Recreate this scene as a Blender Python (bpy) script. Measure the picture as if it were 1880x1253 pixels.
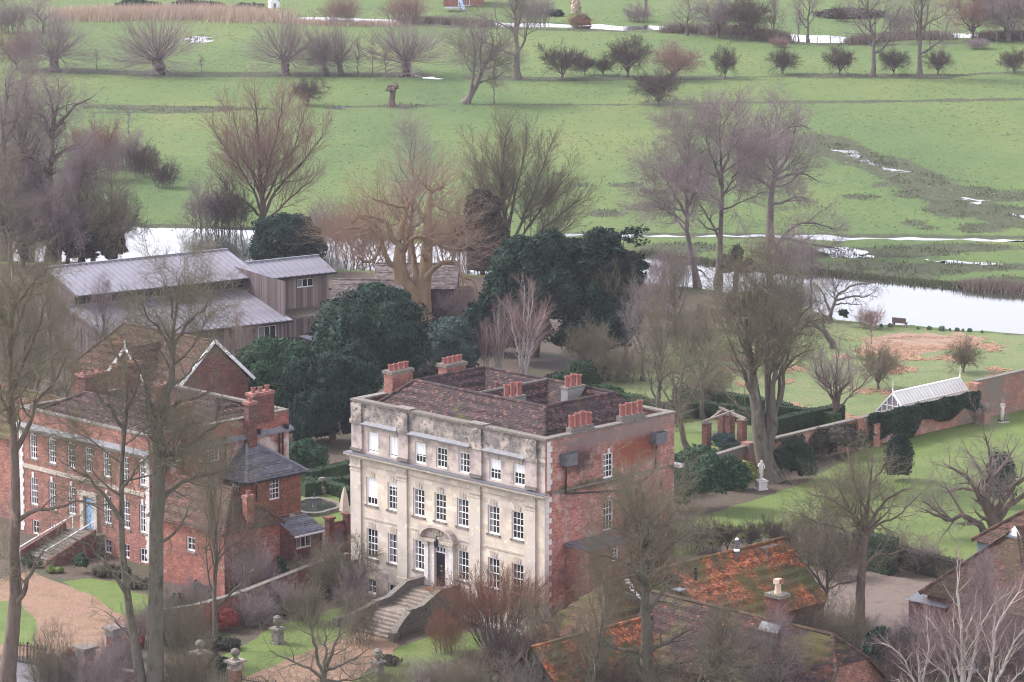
import bpy, math, random, zlib
import numpy as np
from mathutils import Vector, geometry
C = bpy.context.scene
for o in list(bpy.data.objects): bpy.data.objects.remove(o)

# ------------------------------------------------------------------ camera, sky, sun, exposure
HC, FPX, PITCH, CX, CY = 70.0, 7400.0, math.radians(10.85), 940.0, 626.5
cam = bpy.data.cameras.new('camera'); cam_o = bpy.data.objects.new('camera', cam); C.collection.objects.link(cam_o)
cam_o.location = (0, 0, HC); cam_o.rotation_euler = (math.radians(90) - PITCH, 0, 0)
cam.sensor_width = 36; cam.lens = FPX / 1880 * 36; cam.clip_start = 1; cam.clip_end = 6000
C.camera = cam_o
SUN_EL, SUN_AZ = math.radians(42), math.radians(292)      # azimuth clockwise from +Y: behind the camera, to its left
w = bpy.data.worlds.new('World'); C.world = w; w.use_nodes = True
nt = w.node_tree; nt.nodes.clear()
sky = nt.nodes.new('ShaderNodeTexSky'); sky.sky_type = 'NISHITA'; sky.sun_disc = False
sky.sun_elevation = SUN_EL; sky.sun_rotation = SUN_AZ; sky.air_density = 1.0; sky.dust_density = 1.0; sky.ozone_density = 2.0
hs = nt.nodes.new('ShaderNodeHueSaturation'); hs.inputs['Saturation'].default_value = 0.22
bg = nt.nodes.new('ShaderNodeBackground'); bg.inputs['Strength'].default_value = 0.15
wo = nt.nodes.new('ShaderNodeOutputWorld')
tn = nt.nodes.new('ShaderNodeMix'); tn.data_type = 'RGBA'; tn.blend_type = 'MULTIPLY'; tn.inputs[0].default_value = 1; tn.inputs[7].default_value = (1.0, 0.965, 1.04, 1)
nt.links.new(sky.outputs[0], hs.inputs['Color']); nt.links.new(hs.outputs[0], tn.inputs[6]); nt.links.new(tn.outputs[2], bg.inputs[0]); nt.links.new(bg.outputs[0], wo.inputs[0])
sun = bpy.data.lights.new('sun', 'SUN'); sun.energy = 1.5; sun.angle = math.radians(14); sun.color = (1, 0.96, 0.92)
sun_o = bpy.data.objects.new('sun', sun); C.collection.objects.link(sun_o)
sd = Vector((math.sin(SUN_AZ) * math.cos(SUN_EL), math.cos(SUN_AZ) * math.cos(SUN_EL), math.sin(SUN_EL)))
sun_o.rotation_euler = sd.to_track_quat('Z', 'Y').to_euler(); sun_o.location = (0, 0, 60)
C.view_settings.view_transform = 'Standard'; C.view_settings.look = 'None'; C.view_settings.gamma = 1
C.view_settings.use_curve_mapping = False; C.view_settings.exposure = 1.83
C.render.engine = 'CYCLES'; C.cycles.use_denoising = True; C.cycles.denoising_prefilter = 'ACCURATE'; C.cycles.filter_width = 1.1; C.cycles.use_adaptive_sampling = False; C.cycles.max_bounces = 6; C.cycles.volume_bounces = 1
C.cycles.transparent_max_bounces = 8

# ------------------------------------------------------------------ photo pixel (1880 wide) -> place in the world
CP, SP = math.cos(PITCH), math.sin(PITCH)
def ray(px, py):
    x = (px - CX) / FPX; y = -(py - CY) / FPX
    return np.array([x, CP + y * SP, -SP + y * CP])
def G(px, py, z=0.0):
    d = ray(px, py); t = (z - HC) / d[2]; return np.array([d[0] * t, d[1] * t, z])
def PY(px, py, Y):
    d = ray(px, py); t = Y / d[1]; return np.array([d[0] * t, Y, HC + d[2] * t])
def hgt(px, by, ty):
    b = G(px, by); return PY(px, ty, b[1])[2]
def wid(by, w):
    return w * math.hypot(G(CX, by)[1], HC) / FPX
def rng_of(s): return np.random.default_rng(zlib.crc32(s.encode()))

# ------------------------------------------------------------------ objects
def tag(o, label=None, cat=None, group=None, kind=None):
    if label: o['label'] = label
    if cat: o['category'] = cat
    if group: o['group'] = group
    if kind: o['kind'] = kind
    return o
def link(o, parent=None):
    C.collection.objects.link(o)
    if parent: o.parent = parent
    return o
def root(name, label, cat, loc=(0, 0, 0), yaw=0, group=None):
    o = bpy.data.objects.new(name, None); o.empty_display_size = 0.5
    o.location = tuple(float(v) for v in loc); o.rotation_euler = (0, 0, math.radians(yaw))
    link(o); return tag(o, label, cat, group)
def inst(name, me, parent=None, loc=(0, 0, 0), yaw=0, scale=None):
    o = bpy.data.objects.new(name, me); o.location = tuple(float(v) for v in loc); o.rotation_euler = (0, 0, math.radians(yaw))
    if scale is not None: o.scale = (scale, scale, scale) if np.isscalar(scale) else scale
    return link(o, parent)
def mesh_np(name, V, polys, mat, smooth=False):
    """V (n,3); polys: list of int arrays (m,k) of equal k each"""
    V = np.asarray(V, np.float32); me = bpy.data.meshes.new(name)
    li = np.concatenate([p.ravel() for p in polys]).astype(np.int32)
    lt = np.concatenate([np.full(len(p), p.shape[1], np.int32) for p in polys])
    ls = np.concatenate([[0], np.cumsum(lt)[:-1]]).astype(np.int32)
    me.vertices.add(len(V)); me.vertices.foreach_set('co', V.ravel())
    me.loops.add(len(li)); me.loops.foreach_set('vertex_index', li)
    me.polygons.add(len(lt)); me.polygons.foreach_set('loop_start', ls); me.polygons.foreach_set('loop_total', lt)
    me.polygons.foreach_set('use_smooth', np.full(len(lt), smooth, bool))
    me.update(calc_edges=True); me.validate()
    if mat: me.materials.append(mat)
    return me
class MB:
    def __init__(s): s.v = []; s.f = []
    def quad(s, *p):
        k = len(s.v); s.v += [tuple(map(float, q)) for q in p]; s.f.append(tuple(range(k, k + len(p)))); return s
    def box(s, x0, y0, z0, x1, y1, z1):
        k = len(s.v)
        s.v += [(x0, y0, z0), (x1, y0, z0), (x1, y1, z0), (x0, y1, z0), (x0, y0, z1), (x1, y0, z1), (x1, y1, z1), (x0, y1, z1)]
        s.f += [tuple(k + i for i in q) for q in ((0, 3, 2, 1), (4, 5, 6, 7), (0, 1, 5, 4), (1, 2, 6, 5), (2, 3, 7, 6), (3, 0, 4, 7))]; return s
    def beam(s, a, b, w, h=None):
        a, b = np.array(a, float), np.array(b, float); h = h or w; d = b - a; d /= np.linalg.norm(d)
        r = np.cross(d, (0, 0, 1.0)); r = r / np.linalg.norm(r) if np.linalg.norm(r) > 1e-4 else np.array((1.0, 0, 0)); u = np.cross(r, d)
        k = len(s.v)
        for p in (a, b):
            for i, j in ((-1, -1), (1, -1), (1, 1), (-1, 1)): s.v.append(tuple(p + r * w / 2 * i + u * h / 2 * j))
        s.f += [tuple(k + i for i in q) for q in ((3, 2, 1, 0), (4, 5, 6, 7), (0, 1, 5, 4), (1, 2, 6, 5), (2, 3, 7, 6), (3, 0, 4, 7))]; return s
    def lathe(s, prof, n=10, c=(0, 0, 0)):
        k = len(s.v)
        for r, z in prof:
            for i in range(n):
                a = 2 * math.pi * i / n; s.v.append((c[0] + r * math.cos(a), c[1] + r * math.sin(a), c[2] + z))
        m = len(prof)
        for j in range(m - 1):
            for i in range(n): s.f.append((k + j * n + i, k + j * n + (i + 1) % n, k + (j + 1) * n + (i + 1) % n, k + (j + 1) * n + i))
        s.f.append(tuple(k + i for i in reversed(range(n)))); s.f.append(tuple(k + (m - 1) * n + i for i in range(n))); return s
    def tube(s, pts, rad, n=6):
        pts = np.array(pts, float); rad = np.broadcast_to(np.array(rad, float), (len(pts),))
        V, P = tubes(pts[None], rad[None], n, 0)
        k = len(s.v); s.v += [tuple(q) for q in V]
        for p in P: s.f += [tuple(int(i) + k for i in q) for q in p]
        s.f.append(tuple(k + i for i in range(n))); m = (len(pts) - 1) * n; s.f.append(tuple(k + m + i for i in reversed(range(n)))); return s
    def mesh(s, name, mat, smooth=False):
        me = bpy.data.meshes.new(name); me.from_pydata(s.v, [], s.f)
        if smooth: me.polygons.foreach_set('use_smooth', np.ones(len(s.f), bool))
        me.update(); me.materials.append(mat); return me
    def build(s, name, mat, parent=None, loc=(0, 0, 0), yaw=0, smooth=False):
        return inst(name, s.mesh(name, mat, smooth), parent, loc, yaw)
def nrm(a): return a / np.maximum(np.linalg.norm(a, axis=-1, keepdims=True), 1e-9)
def tubes(P, R, sides, tip=1):
    """P (N,K,3), R (N,K): N tapered tubes as one vertex / polygon set; tip=1 closes each to a point"""
    N, K, _ = P.shape
    T = np.empty_like(P); T[:, 1:-1] = P[:, 2:] - P[:, :-2]; T[:, 0] = P[:, 1] - P[:, 0]; T[:, -1] = P[:, -1] - P[:, -2]; T = nrm(T)
    ref = np.where(np.abs(T[:, :1, 2:3]) > 0.8, np.array([1.0, 0.03, 0]), np.array([0.02, 0, 1.0]))
    U = nrm(np.cross(T, np.broadcast_to(ref, T.shape))); W = np.cross(T, U)
    a = np.arange(sides) * 2 * math.pi / sides
    kk = K - 1 if tip else K
    ring = P[:, :kk, None] + R[:, :kk, None, None] * (U[:, :kk, None] * np.cos(a)[:, None] + W[:, :kk, None] * np.sin(a)[:, None])
    V = ring.reshape(-1, 3); n0 = len(V)
    idx = np.arange(N * kk * sides).reshape(N, kk, sides)
    polys = []
    if kk > 1:
        A = idx[:, :-1]; B = idx[:, 1:]
        polys.append(np.stack([A, np.roll(A, -1, 2), np.roll(B, -1, 2), B], -1).reshape(-1, 4))
    if tip:
        V = np.concatenate([V, P[:, -1]]); t = (n0 + np.arange(N))[:, None]
        L = idx[:, -1]; polys.append(np.stack([L, np.roll(L, -1, 1), np.broadcast_to(t, L.shape)], -1).reshape(-1, 3))
    return V, polys
def join(parts):
    V = []; by = {}; k = 0
    for v, ps in parts:
        V.append(v)
        for p in ps: by.setdefault(p.shape[1], []).append(p + k)
        k += len(v)
    return np.concatenate(V), [np.concatenate(q) for q in by.values()]

# ------------------------------------------------------------------ materials
def _ramp(T, src, stops):
    r = T.nodes.new('ShaderNodeValToRGB'); e = r.color_ramp.elements
    while len(e) < len(stops): e.new(0.5)
    for el, (p, c) in zip(e, stops): el.position = p; el.color = (*c, 1)
    T.links.new(src, r.inputs[0]); return r.outputs[0]
def _noise(T, vec, scale, detail=4, rough=0.6):
    n = T.nodes.new('ShaderNodeTexNoise'); n.inputs['Scale'].default_value = scale; n.inputs['Detail'].default_value = detail
    n.inputs['Roughness'].default_value = rough; T.links.new(vec, n.inputs['Vector']); return n.outputs['Fac']
def _mapr(T, src, lo, hi):
    m = T.nodes.new('ShaderNodeMapRange'); m.inputs['From Min'].default_value = lo; m.inputs['From Max'].default_value = hi
    T.links.new(src, m.inputs['Value']); return m.outputs[0]
def _mix(T, fac, a, b, mode='MIX'):
    m = T.nodes.new('ShaderNodeMix'); m.data_type = 'RGBA'; m.blend_type = mode
    for s, v in ((m.inputs[0], fac), (m.inputs[6], a), (m.inputs[7], b)):
        if hasattr(v, 'is_linked'): T.links.new(v, s)
        elif isinstance(v, (int, float)): s.default_value = v
        else: s.default_value = (*v, 1)
    return m.outputs[2]
def _new(name):
    m = bpy.data.materials.new(name); m.use_nodes = True; T = m.node_tree; b = T.nodes['Principled BSDF']
    tc = T.nodes.new('ShaderNodeTexCoord'); return m, T, b, tc.outputs['Object']
def _bump(T, b, h, s, dist=0.05):
    n = T.nodes.new('ShaderNodeBump'); n.inputs['Strength'].default_value = s; n.inputs['Distance'].default_value = dist
    T.links.new(h, n.inputs['Height']); T.links.new(n.outputs[0], b.inputs['Normal'])
def mat(name, stops, src='noise', scale=2.0, over=(), rough=0.85, bump=0.0, bscale=20, spec=0.25, stretch=None, metal=0, grain=0.0):
    """stops: colours along a noise (or one random value per separate piece: src='island'); over: (colour, scale, lo, hi) patches"""
    m, T, b, vec = _new(name)
    if stretch:
        mp = T.nodes.new('ShaderNodeMapping'); mp.inputs['Scale'].default_value = stretch; T.links.new(vec, mp.inputs[0]); vec = mp.outputs[0]
    if len(stops[0]) == 3: stops = [(i / max(1, len(stops) - 1), c) for i, c in enumerate(stops)]
    if src == 'island':
        f = T.nodes.new('ShaderNodeNewGeometry').outputs['Random Per Island']
    else: f = _mapr(T, _noise(T, vec, scale), 0.28, 0.72)
    col = _ramp(T, f, stops)
    if grain:
        g = _mapr(T, _noise(T, vec, bscale, 3, 0.7), 0.3, 0.7); col = _mix(T, grain, col, _ramp(T, g, [(0, (0.15, 0.15, 0.15)), (1, (0.9, 0.9, 0.9))]), 'OVERLAY')
    for c, s, lo, hi in over: col = _mix(T, _mapr(T, _noise(T, vec, s, 5), lo, hi), col, c)
    T.links.new(col, b.inputs['Base Color']); b.inputs['Roughness'].default_value = rough; b.inputs['Metallic'].default_value = metal
    b.inputs['Specular IOR Level'].default_value = spec
    if bump: _bump(T, b, _noise(T, vec, bscale, 3), bump)
    return m
def brick_mat(name, c1, c2, mortar, bw=0.225, rh=0.075, over=(), ms=0.0, rough=0.9, bump=0.4, stains=()):
    """brickwork on axis-aligned walls: courses run along x+y, heights along z"""
    m, T, b, vec = _new(name)
    s = T.nodes.new('ShaderNodeSeparateXYZ'); T.links.new(vec, s.inputs[0])
    a = T.nodes.new('ShaderNodeMath'); T.links.new(s.outputs[0], a.inputs[0]); T.links.new(s.outputs[1], a.inputs[1])
    c = T.nodes.new('ShaderNodeCombineXYZ'); T.links.new(a.outputs[0], c.inputs[0]); T.links.new(s.outputs[2], c.inputs[1])
    br = T.nodes.new('ShaderNodeTexBrick'); T.links.new(c.outputs[0], br.inputs['Vector'])
    for k, v in (('Color1', c1), ('Color2', c2), ('Mortar', mortar)): br.inputs[k].default_value = (*v, 1)
    br.inputs['Scale'].default_value = 1; br.inputs['Mortar Size'].default_value = ms; br.inputs['Brick Width'].default_value = bw
    br.inputs['Row Height'].default_value = rh; br.inputs['Bias'].default_value = -0.1
    col = br.outputs['Color']
    g = _mapr(T, _noise(T, vec, 1.1, 6, 0.7), 0.3, 0.7)
    col = _mix(T, 0.55, col, _ramp(T, g, [(0, (0.25, 0.25, 0.27)), (1, (0.78, 0.74, 0.72))]), 'OVERLAY')
    g2 = _mapr(T, _noise(T, vec, 9, 4, 0.7), 0.3, 0.7)
    col = _mix(T, 0.5, col, _ramp(T, g2, [(0, (0.2, 0.2, 0.2)), (1, (0.8, 0.8, 0.8))]), 'OVERLAY')
    for cc, sc, lo, hi in over: col = _mix(T, _mapr(T, _noise(T, vec, sc, 6, 0.7), lo, hi), col, cc)
    for (px_, pz_, rx_, rz_), cc in stains:                            # soot, rust and damp soaked into the brick
        sb = T.nodes.new('ShaderNodeVectorMath'); sb.operation = 'SUBTRACT'; T.links.new(c.outputs[0], sb.inputs[0]); sb.inputs[1].default_value = (px_, pz_, 0)
        dv = T.nodes.new('ShaderNodeVectorMath'); dv.operation = 'DIVIDE'; T.links.new(sb.outputs[0], dv.inputs[0]); dv.inputs[1].default_value = (rx_, rz_, 1)
        ln = T.nodes.new('ShaderNodeVectorMath'); ln.operation = 'LENGTH'; T.links.new(dv.outputs[0], ln.inputs[0])
        ad = T.nodes.new('ShaderNodeMath'); ad.operation = 'MULTIPLY_ADD'; T.links.new(_noise(T, c.outputs[0], 1.4, 6, 0.75), ad.inputs[0]); ad.inputs[1].default_value = -2.4; T.links.new(ln.outputs['Value'], ad.inputs[2])
        iv = T.nodes.new('ShaderNodeMapRange'); iv.inputs['From Min'].default_value = 0.0; iv.inputs['From Max'].default_value = -0.75; iv.inputs['To Max'].default_value = 0.85; T.links.new(ad.outputs[0], iv.inputs['Value'])
        col = _mix(T, iv.outputs[0], col, cc)
    T.links.new(col, b.inputs['Base Color']); b.inputs['Roughness'].default_value = rough; b.inputs['Specular IOR Level'].default_value = 0.2
    _bump(T, b, g2, bump, 0.03); return m
K = {}
def mk(key, *a, **k): K[key] = mat(key, *a, **k)
K['brick'] = brick_mat('red_brick', (0.31, 0.145, 0.11), (0.15, 0.077, 0.064), (0.3, 0.2, 0.17), over=[((0.13, 0.085, 0.075), 0.5, 0.50, 0.72), ((0.36, 0.27, 0.235), 1.7, 0.57, 0.74)])
K['brick_side'] = brick_mat('mottled_brick', (0.40, 0.18, 0.135), (0.18, 0.09, 0.078), (0.3, 0.2, 0.17), over=[((0.16, 0.105, 0.10), 0.6, 0.48, 0.68), ((0.42, 0.31, 0.28), 1.3, 0.50, 0.68), ((0.34, 0.12, 0.08), 0.4, 0.56, 0.68)],
    stains=[((3.2, 11.9, 1.9, 1.2), (0.035, 0.024, 0.024)), ((9.2, 12.1, 2.2, 1.1), (0.035, 0.024, 0.024)), ((8.6, 11.7, 2.6, 1.3), (0.22, 0.06, 0.03)), ((4.5, 10.0, 4.5, 0.42), (0.045, 0.045, 0.02)), ((9.0, 13.2, 4, 0.8), (0.20, 0.15, 0.135)), ((4.5, 13.1, 3.6, 0.7), (0.17, 0.13, 0.12))])
K['brick_dark'] = brick_mat('dark_brick', (0.17, 0.075, 0.06), (0.085, 0.042, 0.038), (0.2, 0.16, 0.14), over=[((0.08, 0.06, 0.055), 0.7, 0.5, 0.7)])
K['brick_old'] = brick_mat('weathered_brick', (0.27, 0.11, 0.08), (0.14, 0.062, 0.05), (0.42, 0.36, 0.31), over=[((0.36, 0.29, 0.25), 0.8, 0.58, 0.72), ((0.13, 0.10, 0.085), 0.9, 0.6, 0.75)])
K['brick_pale'] = brick_mat('lime_washed_brick', (0.29, 0.12, 0.085), (0.17, 0.075, 0.058), (0.5, 0.45, 0.4), over=[((0.50, 0.44, 0.39), 0.5, 0.50, 0.62)])
K['wall_brick'] = brick_mat('garden_wall_brick', (0.27, 0.14, 0.10), (0.2, 0.10, 0.075), (0.32, 0.28, 0.23), over=[((0.16, 0.14, 0.115), 0.4, 0.46, 0.62), ((0.36, 0.33, 0.28), 1.1, 0.6, 0.72)])
mk('ashlar', [(0.57, 0.485, 0.365), (0.44, 0.375, 0.30), (0.54, 0.435, 0.345), (0.47, 0.42, 0.36), (0.60, 0.53, 0.425), (0.53, 0.45, 0.355)], 'island', over=[((0.33, 0.275, 0.255), 0.45, 0.50, 0.72), ((0.30, 0.25, 0.22), 1.7, 0.62, 0.78), ((0.66, 0.58, 0.47), 2.3, 0.6, 0.7)], bump=0.15, bscale=14)
mk('joint', [(0.42, 0.36, 0.29), (0.47, 0.40, 0.32)], scale=4)
mk('stone', [(0.47, 0.40, 0.325), (0.36, 0.31, 0.26), (0.52, 0.45, 0.37)], scale=2.5, over=[((0.2, 0.18, 0.16), 1.6, 0.6, 0.72)], bump=0.25, bscale=16)
mk('stone_worn', [(0.33, 0.28, 0.235), (0.46, 0.39, 0.33), (0.40, 0.33, 0.30)], 'island', over=[((0.15, 0.134, 0.125), 0.8, 0.36, 0.60), ((0.075, 0.068, 0.063), 2.6, 0.48, 0.66), ((0.12, 0.10, 0.08), 6.0, 0.55, 0.65), ((0.62, 0.58, 0.53), 5.0, 0.68, 0.73)], bump=0.3, bscale=14)
mk('stone_attic', [(0.42, 0.35, 0.30), (0.50, 0.42, 0.34), (0.40, 0.32, 0.305), (0.52, 0.43, 0.365)], 'island', over=[((0.21, 0.175, 0.17), 0.9, 0.46, 0.66), ((0.12, 0.105, 0.10), 2.4, 0.6, 0.75), ((0.6, 0.55, 0.5), 4.0, 0.64, 0.72)], bump=0.2, bscale=14)
mk('stone_mossy', [(0.085, 0.075, 0.06), (0.17, 0.15, 0.128), (0.055, 0.05, 0.042)], scale=3.5, over=[((0.6, 0.57, 0.53), 6, 0.66, 0.72), ((0.13, 0.13, 0.05), 2.5, 0.6, 0.72)], bump=0.5, bscale=10)
mk('stone_steps', [(0.26, 0.21, 0.17), (0.17, 0.14, 0.115), (0.34, 0.28, 0.23)], scale=2.5, over=[((0.12, 0.10, 0.085), 3.5, 0.56, 0.68), ((0.66, 0.62, 0.58), 7, 0.7, 0.75)], bump=0.4, bscale=12)
mk('white_stone', [(0.66, 0.61, 0.58), (0.48, 0.44, 0.41), (0.72, 0.68, 0.64)], scale=5, bump=0.2, bscale=20)
mk('stone_pale', [(0.30, 0.27, 0.245), (0.17, 0.15, 0.13), (0.23, 0.20, 0.175)], scale=5, over=[((0.09, 0.08, 0.065), 3.5, 0.52, 0.66)], bump=0.4, bscale=14)
mk('lead', [(0.10, 0.103, 0.12), (0.17, 0.173, 0.19), (0.13, 0.13, 0.148)], scale=1.6, rough=0.55, spec=0.4)
mk('lead_dark', [(0.075, 0.075, 0.085), (0.14, 0.14, 0.155)], scale=3, rough=0.5, spec=0.4)
mk('white_paint', [(0.72, 0.71, 0.70), (0.80, 0.79, 0.78)], scale=5, rough=0.5)
mk('blind', [(0.66, 0.65, 0.66), (0.76, 0.75, 0.75)], scale=6, rough=0.9, stretch=(6, 6, 0.2))
mk('iron', [(0.014, 0.014, 0.018), (0.03, 0.028, 0.03)], scale=6, rough=0.6)
mk('door_black', [(0.008, 0.009, 0.016), (0.014, 0.014, 0.022)], scale=3, rough=0.35)
mk('door_blue', [(0.23, 0.37, 0.52), (0.28, 0.42, 0.56)], scale=3, rough=0.5)
mk('brass', [(0.55, 0.38, 0.13), (0.62, 0.45, 0.18)], scale=5, rough=0.35, metal=1)
mk('mat_coir', [(0.16, 0.085, 0.05), (0.11, 0.06, 0.04)], scale=12)
mk('pot', [(0.36, 0.135, 0.085), (0.28, 0.10, 0.075), (0.22, 0.085, 0.075), (0.40, 0.16, 0.085)], 'island', over=[((0.22, 0.12, 0.09), 3, 0.6, 0.75)])
mk('pot_cream', [(0.6, 0.45, 0.33), (0.5, 0.33, 0.25)], scale=4)
mk('render_grey', [(0.25, 0.242, 0.235), (0.18, 0.174, 0.17)], scale=2, over=[((0.12, 0.11, 0.10), 1.5, 0.6, 0.75)])
TILE = [(0, (0.024, 0.017, 0.018)), (0.4, (0.040, 0.027, 0.027)), (0.78, (0.060, 0.038, 0.034)), (0.955, (0.13, 0.06, 0.047)), (1, (0.20, 0.09, 0.065))]
mk('tile_dark', TILE, 'island', over=[((0.085, 0.085, 0.03), 0.55, 0.60, 0.72), ((0.50, 0.44, 0.40), 5.5, 0.72, 0.76), ((0.05, 0.03, 0.034), 0.9, 0.52, 0.68)], bump=0.2, bscale=30)
mk('tile_brown', [(0, (0.042, 0.027, 0.022)), (0.45, (0.070, 0.040, 0.030)), (0.88, (0.105, 0.052, 0.035)), (1, (0.19, 0.085, 0.05))], 'island', over=[((0.065, 0.058, 0.023), 0.6, 0.52, 0.68), ((0.45, 0.40, 0.35), 6, 0.73, 0.77), ((0.07, 0.045, 0.035), 1.2, 0.54, 0.66)], bump=0.2)
mk('tile_orange', [(0, (0.12, 0.04, 0.025)), (0.4, (0.25, 0.075, 0.035)), (0.8, (0.40, 0.12, 0.05)), (1, (0.52, 0.20, 0.09))], 'island', over=[((0.105, 0.082, 0.03), 0.42, 0.46, 0.60), ((0.075, 0.05, 0.03), 1.5, 0.54, 0.64), ((0.08, 0.085, 0.035), 0.22, 0.54, 0.62)], bump=0.2)
mk('tile_mossy', [(0, (0.048, 0.036, 0.021)), (0.5, (0.080, 0.054, 0.026)), (0.9, (0.12, 0.058, 0.032)), (1, (0.24, 0.085, 0.045))], 'island', over=[((0.072, 0.066, 0.022), 0.5, 0.46, 0.62), ((0.55, 0.50, 0.45), 6, 0.70, 0.74)], bump=0.2)
mk('tile_purple', [(0, (0.024, 0.016, 0.017)), (0.5, (0.043, 0.026, 0.025)), (0.9, (0.074, 0.036, 0.030)), (0.97, (0.13, 0.048, 0.036)), (1, (0.32, 0.095, 0.05))], 'island', over=[((0.085, 0.072, 0.024), 0.33, 0.48, 0.64), ((0.14, 0.05, 0.028), 0.5, 0.56, 0.68), ((0.030, 0.022, 0.024), 0.8, 0.5, 0.66)], bump=0.2)
mk('tile_hung', [(0, (0.13, 0.055, 0.04)), (0.5, (0.19, 0.08, 0.05)), (1, (0.27, 0.12, 0.07))], 'island', over=[((0.13, 0.09, 0.05), 0.8, 0.55, 0.7)])
mk('tile_hung_red', [(0, (0.16, 0.045, 0.038)), (0.5, (0.22, 0.06, 0.048)), (1, (0.27, 0.08, 0.055))], 'island')
mk('slate', [(0, (0.055, 0.055, 0.068)), (0.6, (0.085, 0.085, 0.10)), (1, (0.13, 0.13, 0.145))], 'island', over=[((0.09, 0.085, 0.06), 0.8, 0.58, 0.75)], rough=0.6, spec=0.4)
mk('shingle', [(0, (0.085, 0.068, 0.066)), (0.6, (0.13, 0.105, 0.10)), (1, (0.19, 0.16, 0.155))], 'island')
mk('zinc', [(0.16, 0.152, 0.18), (0.22, 0.212, 0.24), (0.18, 0.17, 0.198)], scale=0.35, rough=0.5, metal=0.2, over=[((0.26, 0.22, 0.22), 0.5, 0.58, 0.75)])
mk('board', [(0, (0.10, 0.075, 0.066)), (0.5, (0.17, 0.13, 0.112)), (1, (0.27, 0.215, 0.19))], 'island')
mk('board_dark', [(0, (0.060, 0.045, 0.046)), (0.5, (0.088, 0.066, 0.066)), (1, (0.12, 0.092, 0.090))], 'island')
mk('board_teal', [(0.14, 0.21, 0.215), (0.17, 0.245, 0.245)], scale=2)
mk('timber_grey', [(0.17, 0.14, 0.115), (0.26, 0.22, 0.185)], scale=4, stretch=(1, 1, 1))
mk('curtain', [(0.16, 0.15, 0.16), (0.24, 0.23, 0.235)], scale=3, rough=0.9)
mk('glass', [(0.012, 0.013, 0.018), (0.03, 0.032, 0.04)], scale=0.8, rough=0.06, spec=0.6)
mk('glass_pale', [(0.46, 0.45, 0.39), (0.56, 0.55, 0.48)], scale=1.5, rough=0.25, spec=0.5)
mk('canvas', [(0.55, 0.45, 0.36), (0.63, 0.53, 0.43)], scale=3)
# ground
mk('gravel', [(0.165, 0.098, 0.060), (0.21, 0.132, 0.085), (0.125, 0.076, 0.048)], scale=0.5, bump=0.6, bscale=9, grain=0.8, over=[((0.20, 0.12, 0.085), 0.35, 0.55, 0.75)])
mk('asphalt', [(0.10, 0.095, 0.105), (0.15, 0.14, 0.15)], scale=1, bump=0.3, bscale=20, over=[((0.07, 0.06, 0.055), 0.6, 0.55, 0.7)])
mk('paving', [(0.115, 0.086, 0.070), (0.15, 0.113, 0.093), (0.09, 0.068, 0.056)], scale=0.8, bump=0.3, bscale=10, grain=0.4)
mk('soil', [(0.055, 0.042, 0.032), (0.085, 0.062, 0.045), (0.05, 0.05, 0.028)], scale=0.9, bump=0.7, bscale=5, grain=0.6, over=[((0.045, 0.062, 0.024), 0.35, 0.52, 0.66), ((0.11, 0.075, 0.05), 2.5, 0.6, 0.72)])
mk('lawn', [(0.070, 0.105, 0.022), (0.095, 0.135, 0.030), (0.115, 0.145, 0.040)], scale=0.22, bump=0.5, bscale=9, grain=0.5, over=[((0.125, 0.125, 0.045), 0.5, 0.58, 0.75), ((0.05, 0.085, 0.022), 1.1, 0.6, 0.75)])
mk('rough_grass', [(0.085, 0.115, 0.036), (0.11, 0.14, 0.05), (0.13, 0.135, 0.06)], scale=0.25, bump=0.6, bscale=5, grain=0.6, over=[((0.06, 0.085, 0.03), 0.7, 0.55, 0.72), ((0.16, 0.14, 0.075), 1.3, 0.62, 0.75)])
mk('straw', [(0.36, 0.215, 0.125), (0.27, 0.15, 0.09), (0.44, 0.28, 0.18)], 'island')
mk('mulch', [(0.17, 0.105, 0.085), (0.25, 0.16, 0.11), (0.20, 0.15, 0.09)], scale=1.2, bump=0.5, bscale=8, grain=0.5, over=[((0.13, 0.12, 0.05), 0.6, 0.52, 0.66)])
# vegetation
def bark(key, a, b, sc=3.0): a, b = [tuple(v * (1 if 'birch' in key or 'plane' in key else .85) for v in c) for c in (a, b)]; mk(key, [a, b], scale=sc, rough=0.95, bump=0.5, bscale=12, spec=0.1, stretch=(1, 1, 0.35), over=[((a[0] * .55, a[1] * .55, a[2] * .55), 2.0, 0.55, 0.7), (tuple(min(.5, v * 1.7) for v in b), 1.3, 0.6, 0.72)])
def twig(key, *st): mk(key, [tuple(v * 0.88 for v in c) for c in st], scale=0.35, rough=0.95, spec=0.05)
bark('bark_grey', (0.125, 0.105, 0.09), (0.20, 0.172, 0.145)); twig('twig_grey', (0.175, 0.150, 0.13), (0.245, 0.21, 0.18))
bark('bark_olive', (0.098, 0.086, 0.067), (0.160, 0.140, 0.110)); twig('twig_olive', (0.138, 0.119, 0.082), (0.205, 0.178, 0.122))
bark('bark_mauve', (0.125, 0.105, 0.10), (0.185, 0.155, 0.147)); twig('twig_mauve', (0.205, 0.160, 0.158), (0.285, 0.23, 0.222))  # twig_mauve: pale mauve tint of distant haze put into the twig colour
bark('bark_brown', (0.11, 0.08, 0.068), (0.185, 0.135, 0.11)); twig('twig_pink', (0.23, 0.145, 0.12), (0.30, 0.20, 0.165))
bark('bark_plane', (0.27, 0.195, 0.11), (0.17, 0.12, 0.08), 1.6); twig('twig_plane', (0.25, 0.165, 0.12), (0.31, 0.215, 0.155))
bark('bark_birch', (0.34, 0.295, 0.27), (0.46, 0.41, 0.37), 5); twig('twig_birch', (0.20, 0.125, 0.12), (0.28, 0.19, 0.175))
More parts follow.
